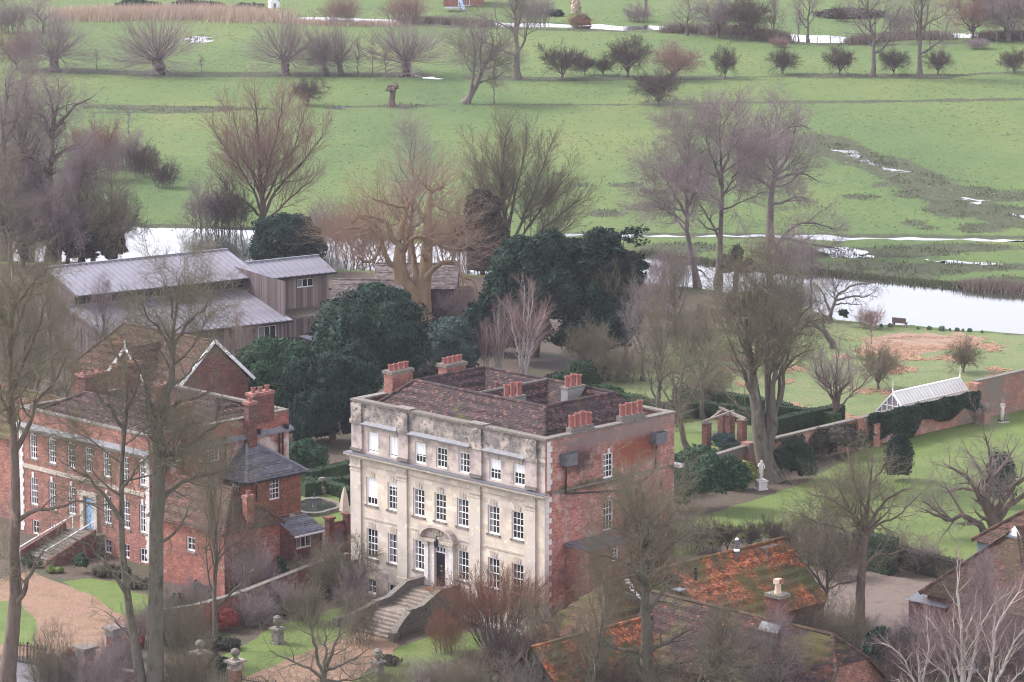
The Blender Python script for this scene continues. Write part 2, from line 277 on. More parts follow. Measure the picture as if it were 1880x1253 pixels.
twig('twig_red', (0.26, 0.085, 0.075), (0.22, 0.14, 0.085), (0.30, 0.125, 0.10)); twig('twig_tan', (0.26, 0.20, 0.13), (0.34, 0.27, 0.18)); twig('twig_dark', (0.07, 0.052, 0.05), (0.11, 0.08, 0.072))
def leafm(key, *c, **k): mk(key, list(c), 'island', rough=0.7, spec=0.12, over=[(tuple(v * 1.35 for v in c[-1]), 0.42, 0.56, 0.82), (tuple(v * .5 for v in c[0]), 0.9, 0.56, 0.75)], **k)
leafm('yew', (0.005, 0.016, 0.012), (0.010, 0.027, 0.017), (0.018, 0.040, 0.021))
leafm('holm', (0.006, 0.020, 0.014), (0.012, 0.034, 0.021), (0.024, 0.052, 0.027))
leafm('laurel', (0.010, 0.034, 0.020), (0.021, 0.056, 0.029), (0.046, 0.088, 0.040))
leafm('bluegreen', (0.022, 0.044, 0.038), (0.036, 0.064, 0.054), (0.058, 0.088, 0.074))
leafm('yellowgreen', (0.07, 0.105, 0.028), (0.12, 0.155, 0.04), (0.19, 0.21, 0.065))
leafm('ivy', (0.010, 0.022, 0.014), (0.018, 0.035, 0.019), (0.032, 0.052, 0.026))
leafm('ivy_dull', (0.028, 0.027, 0.021), (0.044, 0.042, 0.029), (0.065, 0.058, 0.042))
leafm('box', (0.014, 0.032, 0.016), (0.024, 0.048, 0.021), (0.035, 0.062, 0.026))
leafm('red_leaf', (0.17, 0.035, 0.030), (0.24, 0.06, 0.045), (0.12, 0.04, 0.03))
leafm('tuft', (0.05, 0.085, 0.055), (0.075, 0.12, 0.075))
leafm('sedge', (0.075, 0.095, 0.05), (0.105, 0.12, 0.065), (0.13, 0.125, 0.08))
leafm('meadow_tuft', (0.085, 0.13, 0.05), (0.13, 0.18, 0.066), (0.19, 0.22, 0.09))
leafm('reed', (0.38, 0.29, 0.215), (0.46, 0.36, 0.27), (0.33, 0.245, 0.185))
leafm('browntuft', (0.15, 0.12, 0.095), (0.21, 0.17, 0.135))
# ------------------------------------------------------------------ ground, water, sheets
def smooth_poly(pts, step=1.2, amp=0.35, seed='p', closed=True):
    r = rng_of(seed); out = []; n = len(pts)
    for i in range(n if closed else n - 1):
        a, b = np.array(pts[i], float), np.array(pts[(i + 1) % n], float)
        m = max(1, int(np.linalg.norm(b - a) / step))
        for k in range(m):
            p = a + (b - a) * k / m; out.append(p + r.normal(0, amp, 2) * (0 if k == 0 and amp > 1 else 1))
    return out
def sheet(name, label, cat, px, z, mk_, amp=0.2, step=1.2, kind='structure', world=None):
    P = [G(*p)[:2] for p in px] if world is None else world
    P = smooth_poly(P, step, amp, name + label)
    tri = geometry.tessellate_polygon([[Vector((p[0], p[1], 0)) for p in P]])
    me = bpy.data.meshes.new(name); me.from_pydata([(p[0], p[1], z) for p in P], [], [tuple(t) for t in tri]); me.update()
    for p in me.polygons:
        pass
    if sum(p.normal.z for p in me.polygons) < 0: me.flip_normals()
    me.materials.append(K[mk_]); return tag(inst(name, me), label, cat, kind=kind)

# the meadow: one sheet out to the horizon; fine grid where it is seen, with a 'sedge' value for rushy and wet ground
def seg_d(X, Y, a, b):
    a, b = np.array(a), np.array(b); d = b - a; L2 = d @ d
    t = np.clip(((X - a[0]) * d[0] + (Y - a[1]) * d[1]) / L2, 0, 1); return np.hypot(X - a[0] - t * d[0], Y - a[1] - t * d[1])
xs = np.concatenate([[-1500, -400, -160], np.arange(-110, 111, 1.3), [160, 400, 1500]])
ys = np.concatenate([[-300, 100, 220], np.arange(330, 700, 2.0), [720, 900, 1700]])
X, Y = np.meshgrid(xs, ys); S = np.zeros_like(X); W = np.zeros_like(X)
rg = rng_of('sedge')
SEDGE = [(1505, 257, 18, 5), (1530, 268, 32, 6), (1585, 283, 30, 7), (1620, 297, 55, 10), (1690, 330, 55, 12), (1790, 350, 40, 9), (1615, 300, 25, 7), (1667, 357, 35, 9), (1580, 362, 38, 6), (1745, 385, 55, 18), (1850, 360, 60, 12), (1675, 410, 26, 6), (1800, 420, 55, 9), (1610, 341, 16, 5), (1065, 340, 22, 5), (1150, 340, 35, 5), (1190, 380, 40, 10), (1110, 392, 40, 8), (1200, 352, 25, 6), (1850, 388, 60, 12), (1700, 418, 24, 6),
         (1600, 465, 180, 10), (1750, 455, 150, 9), (1560, 488, 120, 12), (1780, 490, 140, 10), (1250, 455, 90, 10), (1680, 500, 100, 9), (1450, 470, 80, 12), (1850, 515, 60, 9), (1540, 270, 18, 5), (1230, 186, 45, 4), (340, 200, 180, 5), (740, 196, 45, 5), (620, 198, 25, 3), (365, 72, 25, 8), (430, 38, 15, 4), (1030, 320, 15, 4)]
SED_W = []
for px, py, rx, ry in SEDGE:
    c = G(px, py); ax = wid(py, rx); ay = (G(px, py - ry)[1] - G(px, py + ry)[1]) / 2
    S = np.maximum(S, np.clip(1.35 - np.hypot((X - c[0]) / ax, (Y - c[1]) / ay), 0, 1)); SED_W.append((c[0], c[1], ax, ay))
def strip(pts, wd, val=1.0):
    global S
    P = [G(*p)[:2] for p in pts]
    for a, b in zip(P[:-1], P[1:]): S = np.maximum(S, val * np.clip(1.4 - seg_d(X, Y, a, b) / wd, 0, 1))
strip([(100, 129), (300, 137), (520, 137), (760, 138)], 3.2); strip([(880, 142), (1000, 146), (1320, 143)], 2.6); strip([(1480, 139), (1720, 141)], 3.2); strip([(1300, 143), (1480, 140)], 1.6, 0.7)
strip([(1720, 140), (1880, 132)], 1.5, 0.7); strip([(180, 196), (420, 200)], 2.2); strip([(180, 208), (420, 205)], 1.6, .7); strip([(640, 196), (900, 192), (1180, 192)], 1.6, .6); strip([(1180, 192), (1420, 188), (1600, 187), (1900, 182)], 1.8, .8)
strip([(1500, 255), (1560, 285), (1640, 310), (1700, 340), (1760, 370), (1880, 410)], 4.5, 0.9); strip([(1060, 430), (1880, 437)], 2.0, .8); strip([(140, 28), (480, 36), (720, 46), (1240, 60), (1450, 80), (1600, 84), (1880, 74)], 3, .6)
strip([(235, 415), (480, 420)], 1.6, .8); strip([(1200, 470), (1520, 505), (1640, 516), (1880, 535)], 2.6, 1); strip([(1500, 243), (1880, 252)], 1.2, .4); strip([(1000, 240), (1880, 246)], .8, .35)
Z = np.zeros_like(X)
V = np.stack([X, Y, Z], -1).reshape(-1, 3); n1, n0 = len(ys), len(xs); idx = np.arange(n1 * n0).reshape(n1, n0)
F = np.stack([idx[:-1, :-1], idx[:-1, 1:], idx[1:, 1:], idx[1:, :-1]], -1).reshape(-1, 4)
m, T, b, vec = _new('meadow_grass')
at = T.nodes.new('ShaderNodeAttribute'); at.attribute_name = 'sedge'
mp = T.nodes.new('ShaderNodeMapping'); mp.inputs['Scale'].default_value = (1, 0.45, 1); T.links.new(vec, mp.inputs[0])
base = _ramp(T, _mapr(T, _noise(T, mp.outputs[0], 0.035, 6, 0.65), 0.3, 0.7), [(0, (0.086, 0.136, 0.050)), (0.5, (0.120, 0.172, 0.058)), (1, (0.165, 0.195, 0.066))])
base = _mix(T, _mapr(T, _noise(T, mp.outputs[0], 0.5, 6, 0.8), 0.52, 0.80), base, (0.070, 0.108, 0.046))
base = _mix(T, _mapr(T, _noise(T, vec, 0.16, 6, 0.8), 0.60, 0.70), base, (0.15, 0.155, 0.07))
base = _mix(T, _mapr(T, _noise(T, mp.outputs[0], 1.1, 3, 0.75), 0.60, 0.68), base, (0.052, 0.070, 0.036))
nz = _noise(T, mp.outputs[0], 0.35, 6, 0.75)
ad = T.nodes.new('ShaderNodeMath'); ad.operation = 'MULTIPLY_ADD'; T.links.new(nz, ad.inputs[0]); ad.inputs[1].default_value = 1.3; T.links.new(at.outputs['Fac'], ad.inputs[2])
fac = _mapr(T, ad.outputs[0], 1.02, 1.22)
sed = _ramp(T, _mapr(T, _noise(T, mp.outputs[0], 0.9, 5, 0.7), 0.3, 0.7), [(0, (0.05, 0.062, 0.036)), (0.5, (0.075, 0.088, 0.048)), (1, (0.10, 0.092, 0.06))])
T.links.new(_mix(T, fac, base, sed), b.inputs['Base Color']); b.inputs['Roughness'].default_value = 0.9; b.inputs['Specular IOR Level'].default_value = 0.1
_bump(T, b, _noise(T, vec, 1.1, 6, 0.75), 1.0, 0.6)
me = mesh_np('meadow', V, [F], m)
a = me.attributes.new('sedge', 'FLOAT', 'POINT'); a.data.foreach_set('value', S.ravel().astype(np.float32))
tag(inst('meadow', me), 'wide flat green water meadow with rushy wet patches', 'meadow', kind='structure')

# water
m, T, b, vec = _new('water')
b.inputs['Base Color'].default_value = (0.035, 0.04, 0.032, 1); b.inputs['Roughness'].default_value = 0.07; b.inputs['IOR'].default_value = 1.333
mp = T.nodes.new('ShaderNodeMapping'); mp.inputs['Scale'].default_value = (1, 0.35, 1); T.links.new(vec, mp.inputs[0])
_bump(T, b, _noise(T, mp.outputs[0], 1.3, 4, 0.6), 0.12, 0.02); b.inputs['Specular IOR Level'].default_value = 0.5
K['water'] = m
sheet('river', 'broad pale river between the gardens and the meadow', 'river', [(-60, 414), (150, 415), (240, 418), (480, 424), (640, 438), (900, 455), (1180, 470), (1300, 488), (1520, 508), (1640, 520), (1760, 530), (1880, 540), (2050, 552), (2050, 640), (1880, 613), (1700, 603), (1600, 596), (1540, 588), (1500, 572), (1400, 542), (1200, 522), (900, 507), (600, 495), (400, 490), (150, 482), (-60, 480)], 0.006, 'water', 0.35, 1.5)
sheet('stream', 'thin straight stream crossing the meadow above the river', 'stream', [(1040, 430), (1180, 432), (1330, 433), (1480, 433), (1520, 432), (1560, 437), (1700, 438), (1900, 441.5), (2000, 444), (2000, 446), (1900, 443.8), (1700, 440.6), (1560, 442), (1530, 442), (1490, 437), (1330, 436), (1180, 435.5), (1040, 433)], 0.006, 'water', 0.5, 1.5)
FAR_UP = [(480, 30), (590, 33), (720, 36), (900, 42), (1100, 46), (1225, 49), (1440, 64), (1560, 69), (1740, 60), (1800, 63), (2000, 60)]
FAR_LO = [(2000, 63), (1800, 71), (1740, 69), (1650, 69.5), (1565, 78), (1500, 80), (1440, 74), (1400, 64.5), (1300, 57.5), (1225, 56), (1100, 54), (900, 47), (850, 42.5), (740, 39.5), (720, 44), (590, 39), (480, 33)]
sheet('far_river', 'distant second river at the foot of the far gardens', 'river', FAR_UP + FAR_LO, 0.006, 'water', 0.8, 3)
for i, (lab, pts) in enumerate([
    ('long flooded hollow slanting across the right meadow', [(1535, 276), (1560, 278), (1585, 288), (1575, 291), (1550, 285)]),
    ('bright pool midway along the flooded hollow', [(1580, 293), (1605, 300), (1640, 306), (1670, 316), (1655, 319), (1625, 311), (1590, 301)]),
    ('small broken pool near the right edge of the meadow', [(1765, 362), (1790, 366), (1805, 373), (1780, 375)]),
    ('last glint of flood water at the right frame edge', [(1862, 392), (1885, 397), (1885, 403), (1866, 399)]),
    ('flooded pool in the marsh just above the river bend', [(1500, 459), (1540, 453), (1590, 461), (1575, 472), (1530, 471)]),
    ('round rimmed puddle beside the pollard stump', [(612, 196), (632, 195), (648, 198), (632, 201), (614, 200)]),
    ('pale flooded patch right of the leaning pollard', [(342, 72), (365, 66), (390, 76), (360, 80)]),
    ('narrow puddle right of the large bushy pollard', [(762, 139), (790, 141), (815, 146), (785, 146)]),
    ('long thin splash of water in the riverside marsh', [(1690, 478), (1760, 480), (1830, 484), (1760, 484)]),
    ('small puddle in the marsh below the stream', [(1580, 469), (1610, 470), (1604, 474), (1584, 473)])]):
    sheet('puddle', lab, 'puddle', pts, 0.010, 'water', 0.55, 0.7, kind='structure')

# garden ground on the near side of the river
sheet('garden_ground', 'dark leaf-strewn garden soil under the trees', 'ground', [(-80, 486), (150, 487), (400, 494), (600, 499), (900, 511), (1200, 526), (1400, 546), (1500, 576), (1540, 591), (1600, 599), (1700, 606), (1880, 616), (2050, 643), (2100, 1330), (-250, 1330)], 0.010, 'soil', 0.3, 2)
sheet('orchard_grass', 'rough green orchard grass sloping to the river', 'grass', [(1120, 690), (1225, 625), (1330, 590), (1430, 585), (1500, 594), (1560, 596), (1640, 601), (1760, 609), (1880, 617), (2050, 645), (2020, 690), (1880, 745), (1788, 775), (1585, 822), (1455, 860), (1400, 868), (1320, 893), (1235, 905), (1200, 800), (1100, 710)], 0.016, 'rough_grass', 0.35)
sheet('garden_lawn', 'smooth mown lawn in front of the garden wall', 'lawn', [(1225, 1030), (1234, 965), (1330, 935), (1480, 887), (1585, 824), (1788, 777), (1880, 748), (2020, 700), (2060, 1020), (1900, 1010), (1780, 1050), (1660, 1020), (1480, 1000), (1380, 985)], 0.021, 'lawn', 0.15)
sheet('fountain_lawn', 'small green lawn round the fountain pond', 'lawn', [(545, 912), (600, 905), (648, 908), (660, 950), (640, 965), (548, 962)], 0.018, 'lawn', 0.1)
sheet('pergola_lawn', 'little lawn in front of the brick pergola', 'lawn', [(1230, 792), (1262, 786), (1312, 800), (1318, 830), (1236, 838)], 0.021, 'lawn', 0.1)
sheet('front_lawn', 'front lawn left of the gravel path', 'lawn', [(395, 1215), (440, 1190), (500, 1152), (580, 1128), (640, 1112), (668, 1135), (640, 1166), (590, 1186), (480, 1234), (440, 1250)], 0.018, 'lawn', 0.15)
sheet('front_lawn', 'front lawn between the stone steps and red-twigged shrub', 'lawn', [(630, 1262), (700, 1214), (737, 1188), (800, 1165), (870, 1162), (900, 1185), (800, 1225), (730, 1275), (650, 1300)], 0.018, 'lawn', 0.15)
sheet('drive_lawn', 'round green lawn inside the drive by the left trunk', 'lawn', [(-40, 1100), (20, 1106), (42, 1112), (66, 1140), (71, 1160), (60, 1182), (40, 1186), (-40, 1184)], 0.022, 'lawn', 0.08)
sheet('drive_lawn', 'curved green lawn edging the drive below the brick house', 'lawn', [(112, 1068), (160, 1062), (212, 1070), (250, 1090), (300, 1095), (300, 1125), (240, 1132), (212, 1124), (172, 1096), (139, 1083)], 0.022, 'lawn', 0.08)
sheet('gravel_drive', 'orange gravel turning circle before the brick house', 'drive', [(-40, 1075), (25, 1058), (62, 1050), (92, 1064), (139, 1082), (172, 1095), (211, 1122), (240, 1134), (290, 1132), (300, 1150), (215, 1172), (190, 1200), (120, 1212), (55, 1206), (-40, 1200)], 0.018, 'gravel', 0.12)
sheet('gravel_path', 'orange gravel path leading to the stone steps', 'path', [(636, 1172), (668, 1160), (738, 1186), (706, 1212), (640, 1256), (560, 1310), (400, 1310), (440, 1254), (480, 1233), (590, 1186)], 0.022, 'gravel', 0.12)
sheet('road', 'grey lane at the bottom left behind the railings', 'road', [(-80, 1216), (60, 1214), (140, 1226), (220, 1240), (320, 1256), (420, 1275), (420, 1330), (-80, 1330)], 0.018, 'asphalt', 0.15)
sheet('courtyard', 'pinkish gravel courtyard between the outbuildings', 'yard', [(1420, 1062), (1500, 1048), (1600, 1052), (1690, 1068), (1780, 1072), (1880, 1090), (1950, 1200), (1700, 1180), (1560, 1150), (1440, 1130)], 0.018, 'paving', 0.15)
sheet('terrace', 'pale gravel walk beside the fountain lawn', 'path', [(548, 964), (640, 966), (648, 985), (600, 1000), (540, 985)], 0.018, 'gravel', 0.1)
# loose straw rings under the orchard trees: many irregular patches and loose stalks in one heap of stuff
r = rng_of('straw'); parts = []
STRAW = [(1690, 628, 95, 12), (1640, 646, 60, 14), (1780, 634, 45, 10), (1745, 658, 30, 7), (1822, 640, 22, 7), (1655, 678, 30, 8), (1640, 683, 24, 5), (1830, 680, 20, 6), (1825, 692, 18, 3), (1640, 722, 36, 6), (1590, 718, 25, 6), (1770, 708, 25, 5), (1790, 705, 20, 4), (1350, 662, 22, 6), (1355, 680, 22, 7), (1460, 678, 22, 7), (1370, 705, 22, 6), (1445, 700, 16, 4), (1315, 728, 24, 6), (1455, 745, 18, 5), (1500, 770, 30, 5), (1545, 765, 22, 6), (1595, 775, 18, 5), (1270, 712, 18, 5), (1590, 650, 22, 6), (1545, 656, 15, 5), (1680, 660, 40, 4), (1710, 640, 50, 5)]
for px, py, rx, ry in STRAW:
    c = G(px, py); ax = wid(py, rx); ay = (G(px, py - ry)[1] - G(px, py + ry)[1]) / 2
    n = int((110 if rx > 80 else 300) * ax * ay ** .9) + 150
    t = r.uniform(0, 2 * math.pi, n); q = (r.uniform(.62, 1.06, n) if rx > 80 else r.uniform(0, 1, n) ** .62) * (1 + 0.25 * np.sin(3 * t + px) + 0.2 * np.sin(5 * t + py))
    P = np.stack([c[0] + q * np.cos(t) * ax, c[1] + q * np.sin(t) * ay, np.full(n, 0.03) + r.uniform(0, .04, n)], -1)
    a = r.uniform(0, math.pi, n); L = r.uniform(.04, .15, n)[:, None]; U = np.stack([np.cos(a), np.sin(a), r.normal(0, .12, n)], -1) * L; Wd = np.stack([-np.sin(a), np.cos(a), r.normal(0, .15, n)], -1) * L * .55
    V = np.stack([P - U, P - Wd, P + U, P + Wd], 1).reshape(-1, 3); parts.append((V, [np.arange(4 * n).reshape(n, 4)]))
tag(inst('straw_mulch', mesh_np('straw_mulch', *join(parts), K['straw'])), 'orange straw mulch spread in rings under the orchard trees', 'straw mulch', kind='stuff')
sheet('mulch_bed', 'worn brown planting bed in the orchard by the river', 'bed', [(1590, 622), (1650, 612), (1750, 614), (1800, 622), (1760, 640), (1700, 652), (1630, 655), (1570, 640)], 0.026, 'mulch', 0.5, .8)

# rushes: low tussocks standing in the wet parts of the meadow
def blades(P, h, wd, lean, r):
    n = len(P); a = r.uniform(0, 2 * math.pi, n); h = h * r.uniform(.6, 1.2, n)
    U = np.stack([np.cos(a), np.sin(a), np.zeros(n)], -1) * wd; tip = P + np.stack([r.normal(0, lean, n), r.normal(0, lean, n), np.ones(n)], -1) * h[:, None]
    return np.stack([P - U, P + U, tip], 1).reshape(-1, 3), [np.arange(3 * n).reshape(n, 3)]
r = rng_of('rush'); Pl = []
for cx_, cy_, ax, ay in SED_W:
    n = int(min(5200, 26 * ax * ay)); t = r.uniform(0, 6.283, n); q = np.sqrt(r.uniform(0, 1, n)) * 1.05
    Pl.append(np.stack([cx_ + q * np.cos(t) * ax, cy_ + q * np.sin(t) * ay, np.zeros(n)], -1))
P = np.concatenate(Pl); keep = (np.sin(P[:, 0] * 1.3) + np.sin(P[:, 1] * .9 + P[:, 0] * .4) + r.normal(0, .7, len(P))) > -.1
tag(inst('rushes', mesh_np('rushes', *blades(P[keep], .22, .06, .35, r), K['sedge'])), 'dark green rushes and sedge tussocks in the wet meadow', 'rushes', kind='stuff')
def bank(px, n, wd, h, bw, key, name, label, cat):
    r = rng_of(label); Q = [G(*p)[:2] for p in px]; L = [np.linalg.norm(b - a) for a, b in zip(Q[:-1], Q[1:])]; out = []
    for a, b, l in zip(Q[:-1], Q[1:], L):
        k = max(2, int(n * l / sum(L))); t = r.uniform(0, 1, k)[:, None]; out.append(np.concatenate([a + (b - a) * t + r.normal(0, wd, (k, 2)), np.zeros((k, 1))], 1))
    return tag(inst(name, mesh_np(name, *blades(np.concatenate(out), h, bw, .3, r), K[key])), label, cat, kind='stuff')
bank([(130, 33), (260, 30), (380, 29), (480, 36)], 16000, 3.2, 1.7, .045, 'reed', 'reeds', 'tan dead reed bed along the far river, top left', 'reeds')
bank([(520, 42), (620, 46), (720, 47)], 3000, 1.2, .9, .04, 'reed', 'reeds', 'thin fringe of tan reeds behind the middle pollards', 'reeds')
bank([(1180, 466), (1300, 484), (1520, 504), (1640, 516), (1760, 527), (1880, 536)], 8000, .7, .45, .05, 'sedge', 'rushes', 'ragged rushes along the far bank of the river', 'rushes')
bank([(1225, 59), (1300, 61), (1400, 68), (1440, 77)], 6000, .8, 1.5, .05, 'browntuft', 'reeds', 'brown bank growth hiding the far river below the thickets', 'reeds')
bank([(1565, 81), (1650, 72), (1740, 72)], 5000, .8, 1.3, .05, 'browntuft', 'reeds', 'brown bank growth along the far river under the tallest pair', 'reeds')
bank([(735, 44), (800, 43), (900, 49)], 4000, .7, 1.2, .05, 'browntuft', 'reeds', 'dull bank growth along the far river left of the tall grey tree', 'reeds')
bank([(1800, 72), (1900, 68)], 3000, .6, 1.2, .05, 'browntuft', 'reeds', 'dull bank growth at the right end of the far river', 'reeds')
r = rng_of('tussock'); n = 50000; P = np.stack([r.uniform(-95, 95, n), 375 + 275 * r.uniform(0, 1, n) ** 1.15, np.zeros(n)], -1)
u = np.sin(P[:, 0] * .21 + np.sin(P[:, 1] * .05) * 2) + np.sin(P[:, 1] * .13 + P[:, 0] * .07) + r.normal(0, .8, n); P = P[(np.abs(P[:, 0]) < P[:, 1] * .14) & (u > -.5) & (P[:, 1] > 428)]
tag(inst('grass_tufts', mesh_np('grass_tufts', *blades(P, .07, .16, 1.2, r), K['meadow_tuft'])), 'rough grass tufts all over the water meadow', 'grass', kind='stuff')
bank([(1785, 528), (1830, 531), (1880, 537)], 5000, .9, .8, .05, 'browntuft', 'rushes', 'brown dead bank plants at the right end of the river', 'rushes')
# ------------------------------------------------------------------ building kit
def wall_mesh(W, z0, z1, holes, key, depth=0.22, x0=0.0, top=None):
    """front face in the plane y=0 (outside is -y), with real openings and their reveals"""
    mb = MB(); xs = sorted({x0, W, *[h[0] for h in holes], *[h[2] for h in holes]}); zs = sorted({z0, z1, *[h[1] for h in holes], *[h[3] for h in holes]})
    for a, b in zip(xs[:-1], xs[1:]):
        for c, d in zip(zs[:-1], zs[1:]):
            mx, mz = (a + b) / 2, (c + d) / 2
            if not any(h[0] < mx < h[2] and h[1] < mz < h[3] for h in holes): mb.quad((a, 0, c), (b, 0, c), (b, 0, d), (a, 0, d))
    for a, c, b, d in holes:
        e = depth
        mb.quad((a, 0, c), (a, 0, d), (a, e, d), (a, e, c)); mb.quad((b, 0, d), (b, 0, c), (b, e, c), (b, e, d))
        mb.quad((a, 0, d), (b, 0, d), (b, e, d), (a, e, d)); mb.quad((b, 0, c), (a, 0, c), (a, e, c), (b, e, c))
    return mb.mesh('wall', K[key])
def stones(W, z0, z1, holes, key, x0=0.0, cw=0.95, ch=0.36, proud=0.004, gap=0.010, seed='s'):
    """ashlar: every block a separate slab standing a little proud of the wall, cut round the openings"""
    r = rng_of(seed); V = []; nrow = max(1, round((z1 - z0) / ch)); ch = (z1 - z0) / nrow
    for k in range(nrow):
        a, b = z0 + k * ch, z0 + (k + 1) * ch; x = x0 - (0.5 * cw if k % 2 else 0)
        cuts = []
        while x < W:
            w_ = cw * r.uniform(.7, 1.25); cuts.append((max(x, x0), min(x + w_, W))); x += w_
        for p, q in cuts:
            segs = [(p, q, a, b)]
            for h in holes:
                if h[1] < b - .02 and h[3] > a + .02:
                    ns = []
                    for s0, s1, t0, t1 in segs:
                        if h[2] <= s0 or h[0] >= s1: ns.append((s0, s1, t0, t1)); continue
                        if h[1] > t0 + .04: ns.append((s0, s1, t0, h[1]))
                        if h[3] < t1 - .04: ns.append((s0, s1, h[3], t1))
                        u0, u1 = max(t0, h[1]) if h[1] > t0 + .04 else t0, min(t1, h[3]) if h[3] < t1 - .04 else t1
                        if h[0] > s0: ns.append((s0, h[0], u0, u1))
                        if h[2] < s1: ns.append((h[2], s1, u0, u1))
                    segs = ns
            for s0, s1, t0, t1 in segs:
                if s1 - s0 < .05 or t1 - t0 < .04: continue
                g = gap / 2; d = proud * r.uniform(.5, 1.5); s0 += g; s1 -= g; t0 += g; t1 -= g
                V.append([(s0, 0, t0), (s1, 0, t0), (s1, 0, t1), (s0, 0, t1), (s0, -d, t0), (s1, -d, t0), (s1, -d, t1), (s0, -d, t1)])
    n = len(V); V = np.array(V).reshape(-1, 3); b = (np.arange(n) * 8)[:, None]
    F = np.concatenate([b + np.array(q) for q in ((4, 5, 6, 7), (0, 1, 5, 4), (1, 2, 6, 5), (2, 3, 7, 6), (3, 0, 4, 7))])
    return mesh_np('stone', V, [F], K[key])
_wc = {}
def window(par, x, y, z, w, h, cols=3, rows=4, yaw=0, blind=0.0, sill=True, seed=0, bar=0.035, frame=0.085, pale=False, off=(0, 0)):
    """sash window: x, z of its lower left corner on the wall face; glass set back; bars in front of each pane"""
    key = (w, h, cols, rows, bar, frame)
    if key not in _wc:
        mb = MB(); y0, y1 = -0.02, 0.09
        for q in ((0, 0, frame, h), (w - frame, 0, w, h), (frame, 0, w - frame, frame * 1.3), (frame, h - frame, w - frame, h)): mb.box(q[0], y0, q[1], q[2], y1, q[3])
        iw, ih = w - 2 * frame, h - 2.3 * frame; zb = frame * 1.3
        for i in range(1, cols): mb.box(frame + iw * i / cols - bar / 2, 0.0, zb, frame + iw * i / cols + bar / 2, .055, zb + ih)
        for j in range(1, rows):
            t = bar * (1.7 if j == rows // 2 and rows > 3 else 1); mb.box(frame, -.004 if t > bar else .004, zb + ih * j / rows - t / 2, w - frame, .059, zb + ih * j / rows + t / 2)
        s = MB(); s.box(-.13, -.16, -.14, w + .13, .10, -.003)
        _wc[key] = (mb.mesh('window', K['white_paint']), s.mesh('sill', K['stone_worn']))
    fm, sm = _wc[key]
    a = math.radians(yaw); rec = 0.10
    o = inst('window', fm, par, (x - math.sin(a) * rec, y + math.cos(a) * rec, z), yaw)
    r = rng_of(f'win{seed}{x}{z}'); mb = MB(); iw, ih, zb = w - 2 * frame, h - 2.3 * frame, frame * 1.3
    for i in range(cols):
        for j in range(rows):
            a0, a1 = frame + iw * i / cols, frame + iw * (i + 1) / cols; c0, c1 = zb + ih * j / rows, zb + ih * (j + 1) / rows
            d = r.normal(0, .006, 4) + .035; mb.quad((a0, d[0], c0), (a1, d[1], c0), (a1, d[2], c1), (a0, d[3], c1))
    mb.build('pane', K['glass_pale' if pale else 'glass'], o)
    elif_ = r.uniform()
    if not pale and not blind and cols == 3 and elif_ < .75:
        e = frame + iw * r.uniform(.22, .38); cu = MB(); sg = 6
        for i in range(sg): u0, u1 = frame + (e - frame) * i / sg, frame + (e - frame) * (i + 1) / sg; cu.quad((u0, .024 + .006 * (i % 2), zb), (u1, .024 + .006 * ((i + 1) % 2), zb), (u1, .024 + .006 * ((i + 1) % 2), zb + ih), (u0, .024 + .006 * (i % 2), zb + ih))
        cu.build('curtain', K['curtain'], o)
    if blind:
        b = MB(); n = 10; zt = h - frame; zl = zt - (h - 2 * frame) * blind
        for i in range(n):
            u0, u1 = frame + iw * i / n, frame + iw * (i + 1) / n; e0, e1 = .016 + .006 * (i % 2), .016 + .006 * ((i + 1) % 2); b.quad((u0, e0, zl), (u1, e1, zl), (u1, e1, zt), (u0, e0, zt))
        b.build('blind', K['blind'], o)
    if sill: inst('sill', sm, o)
    return o
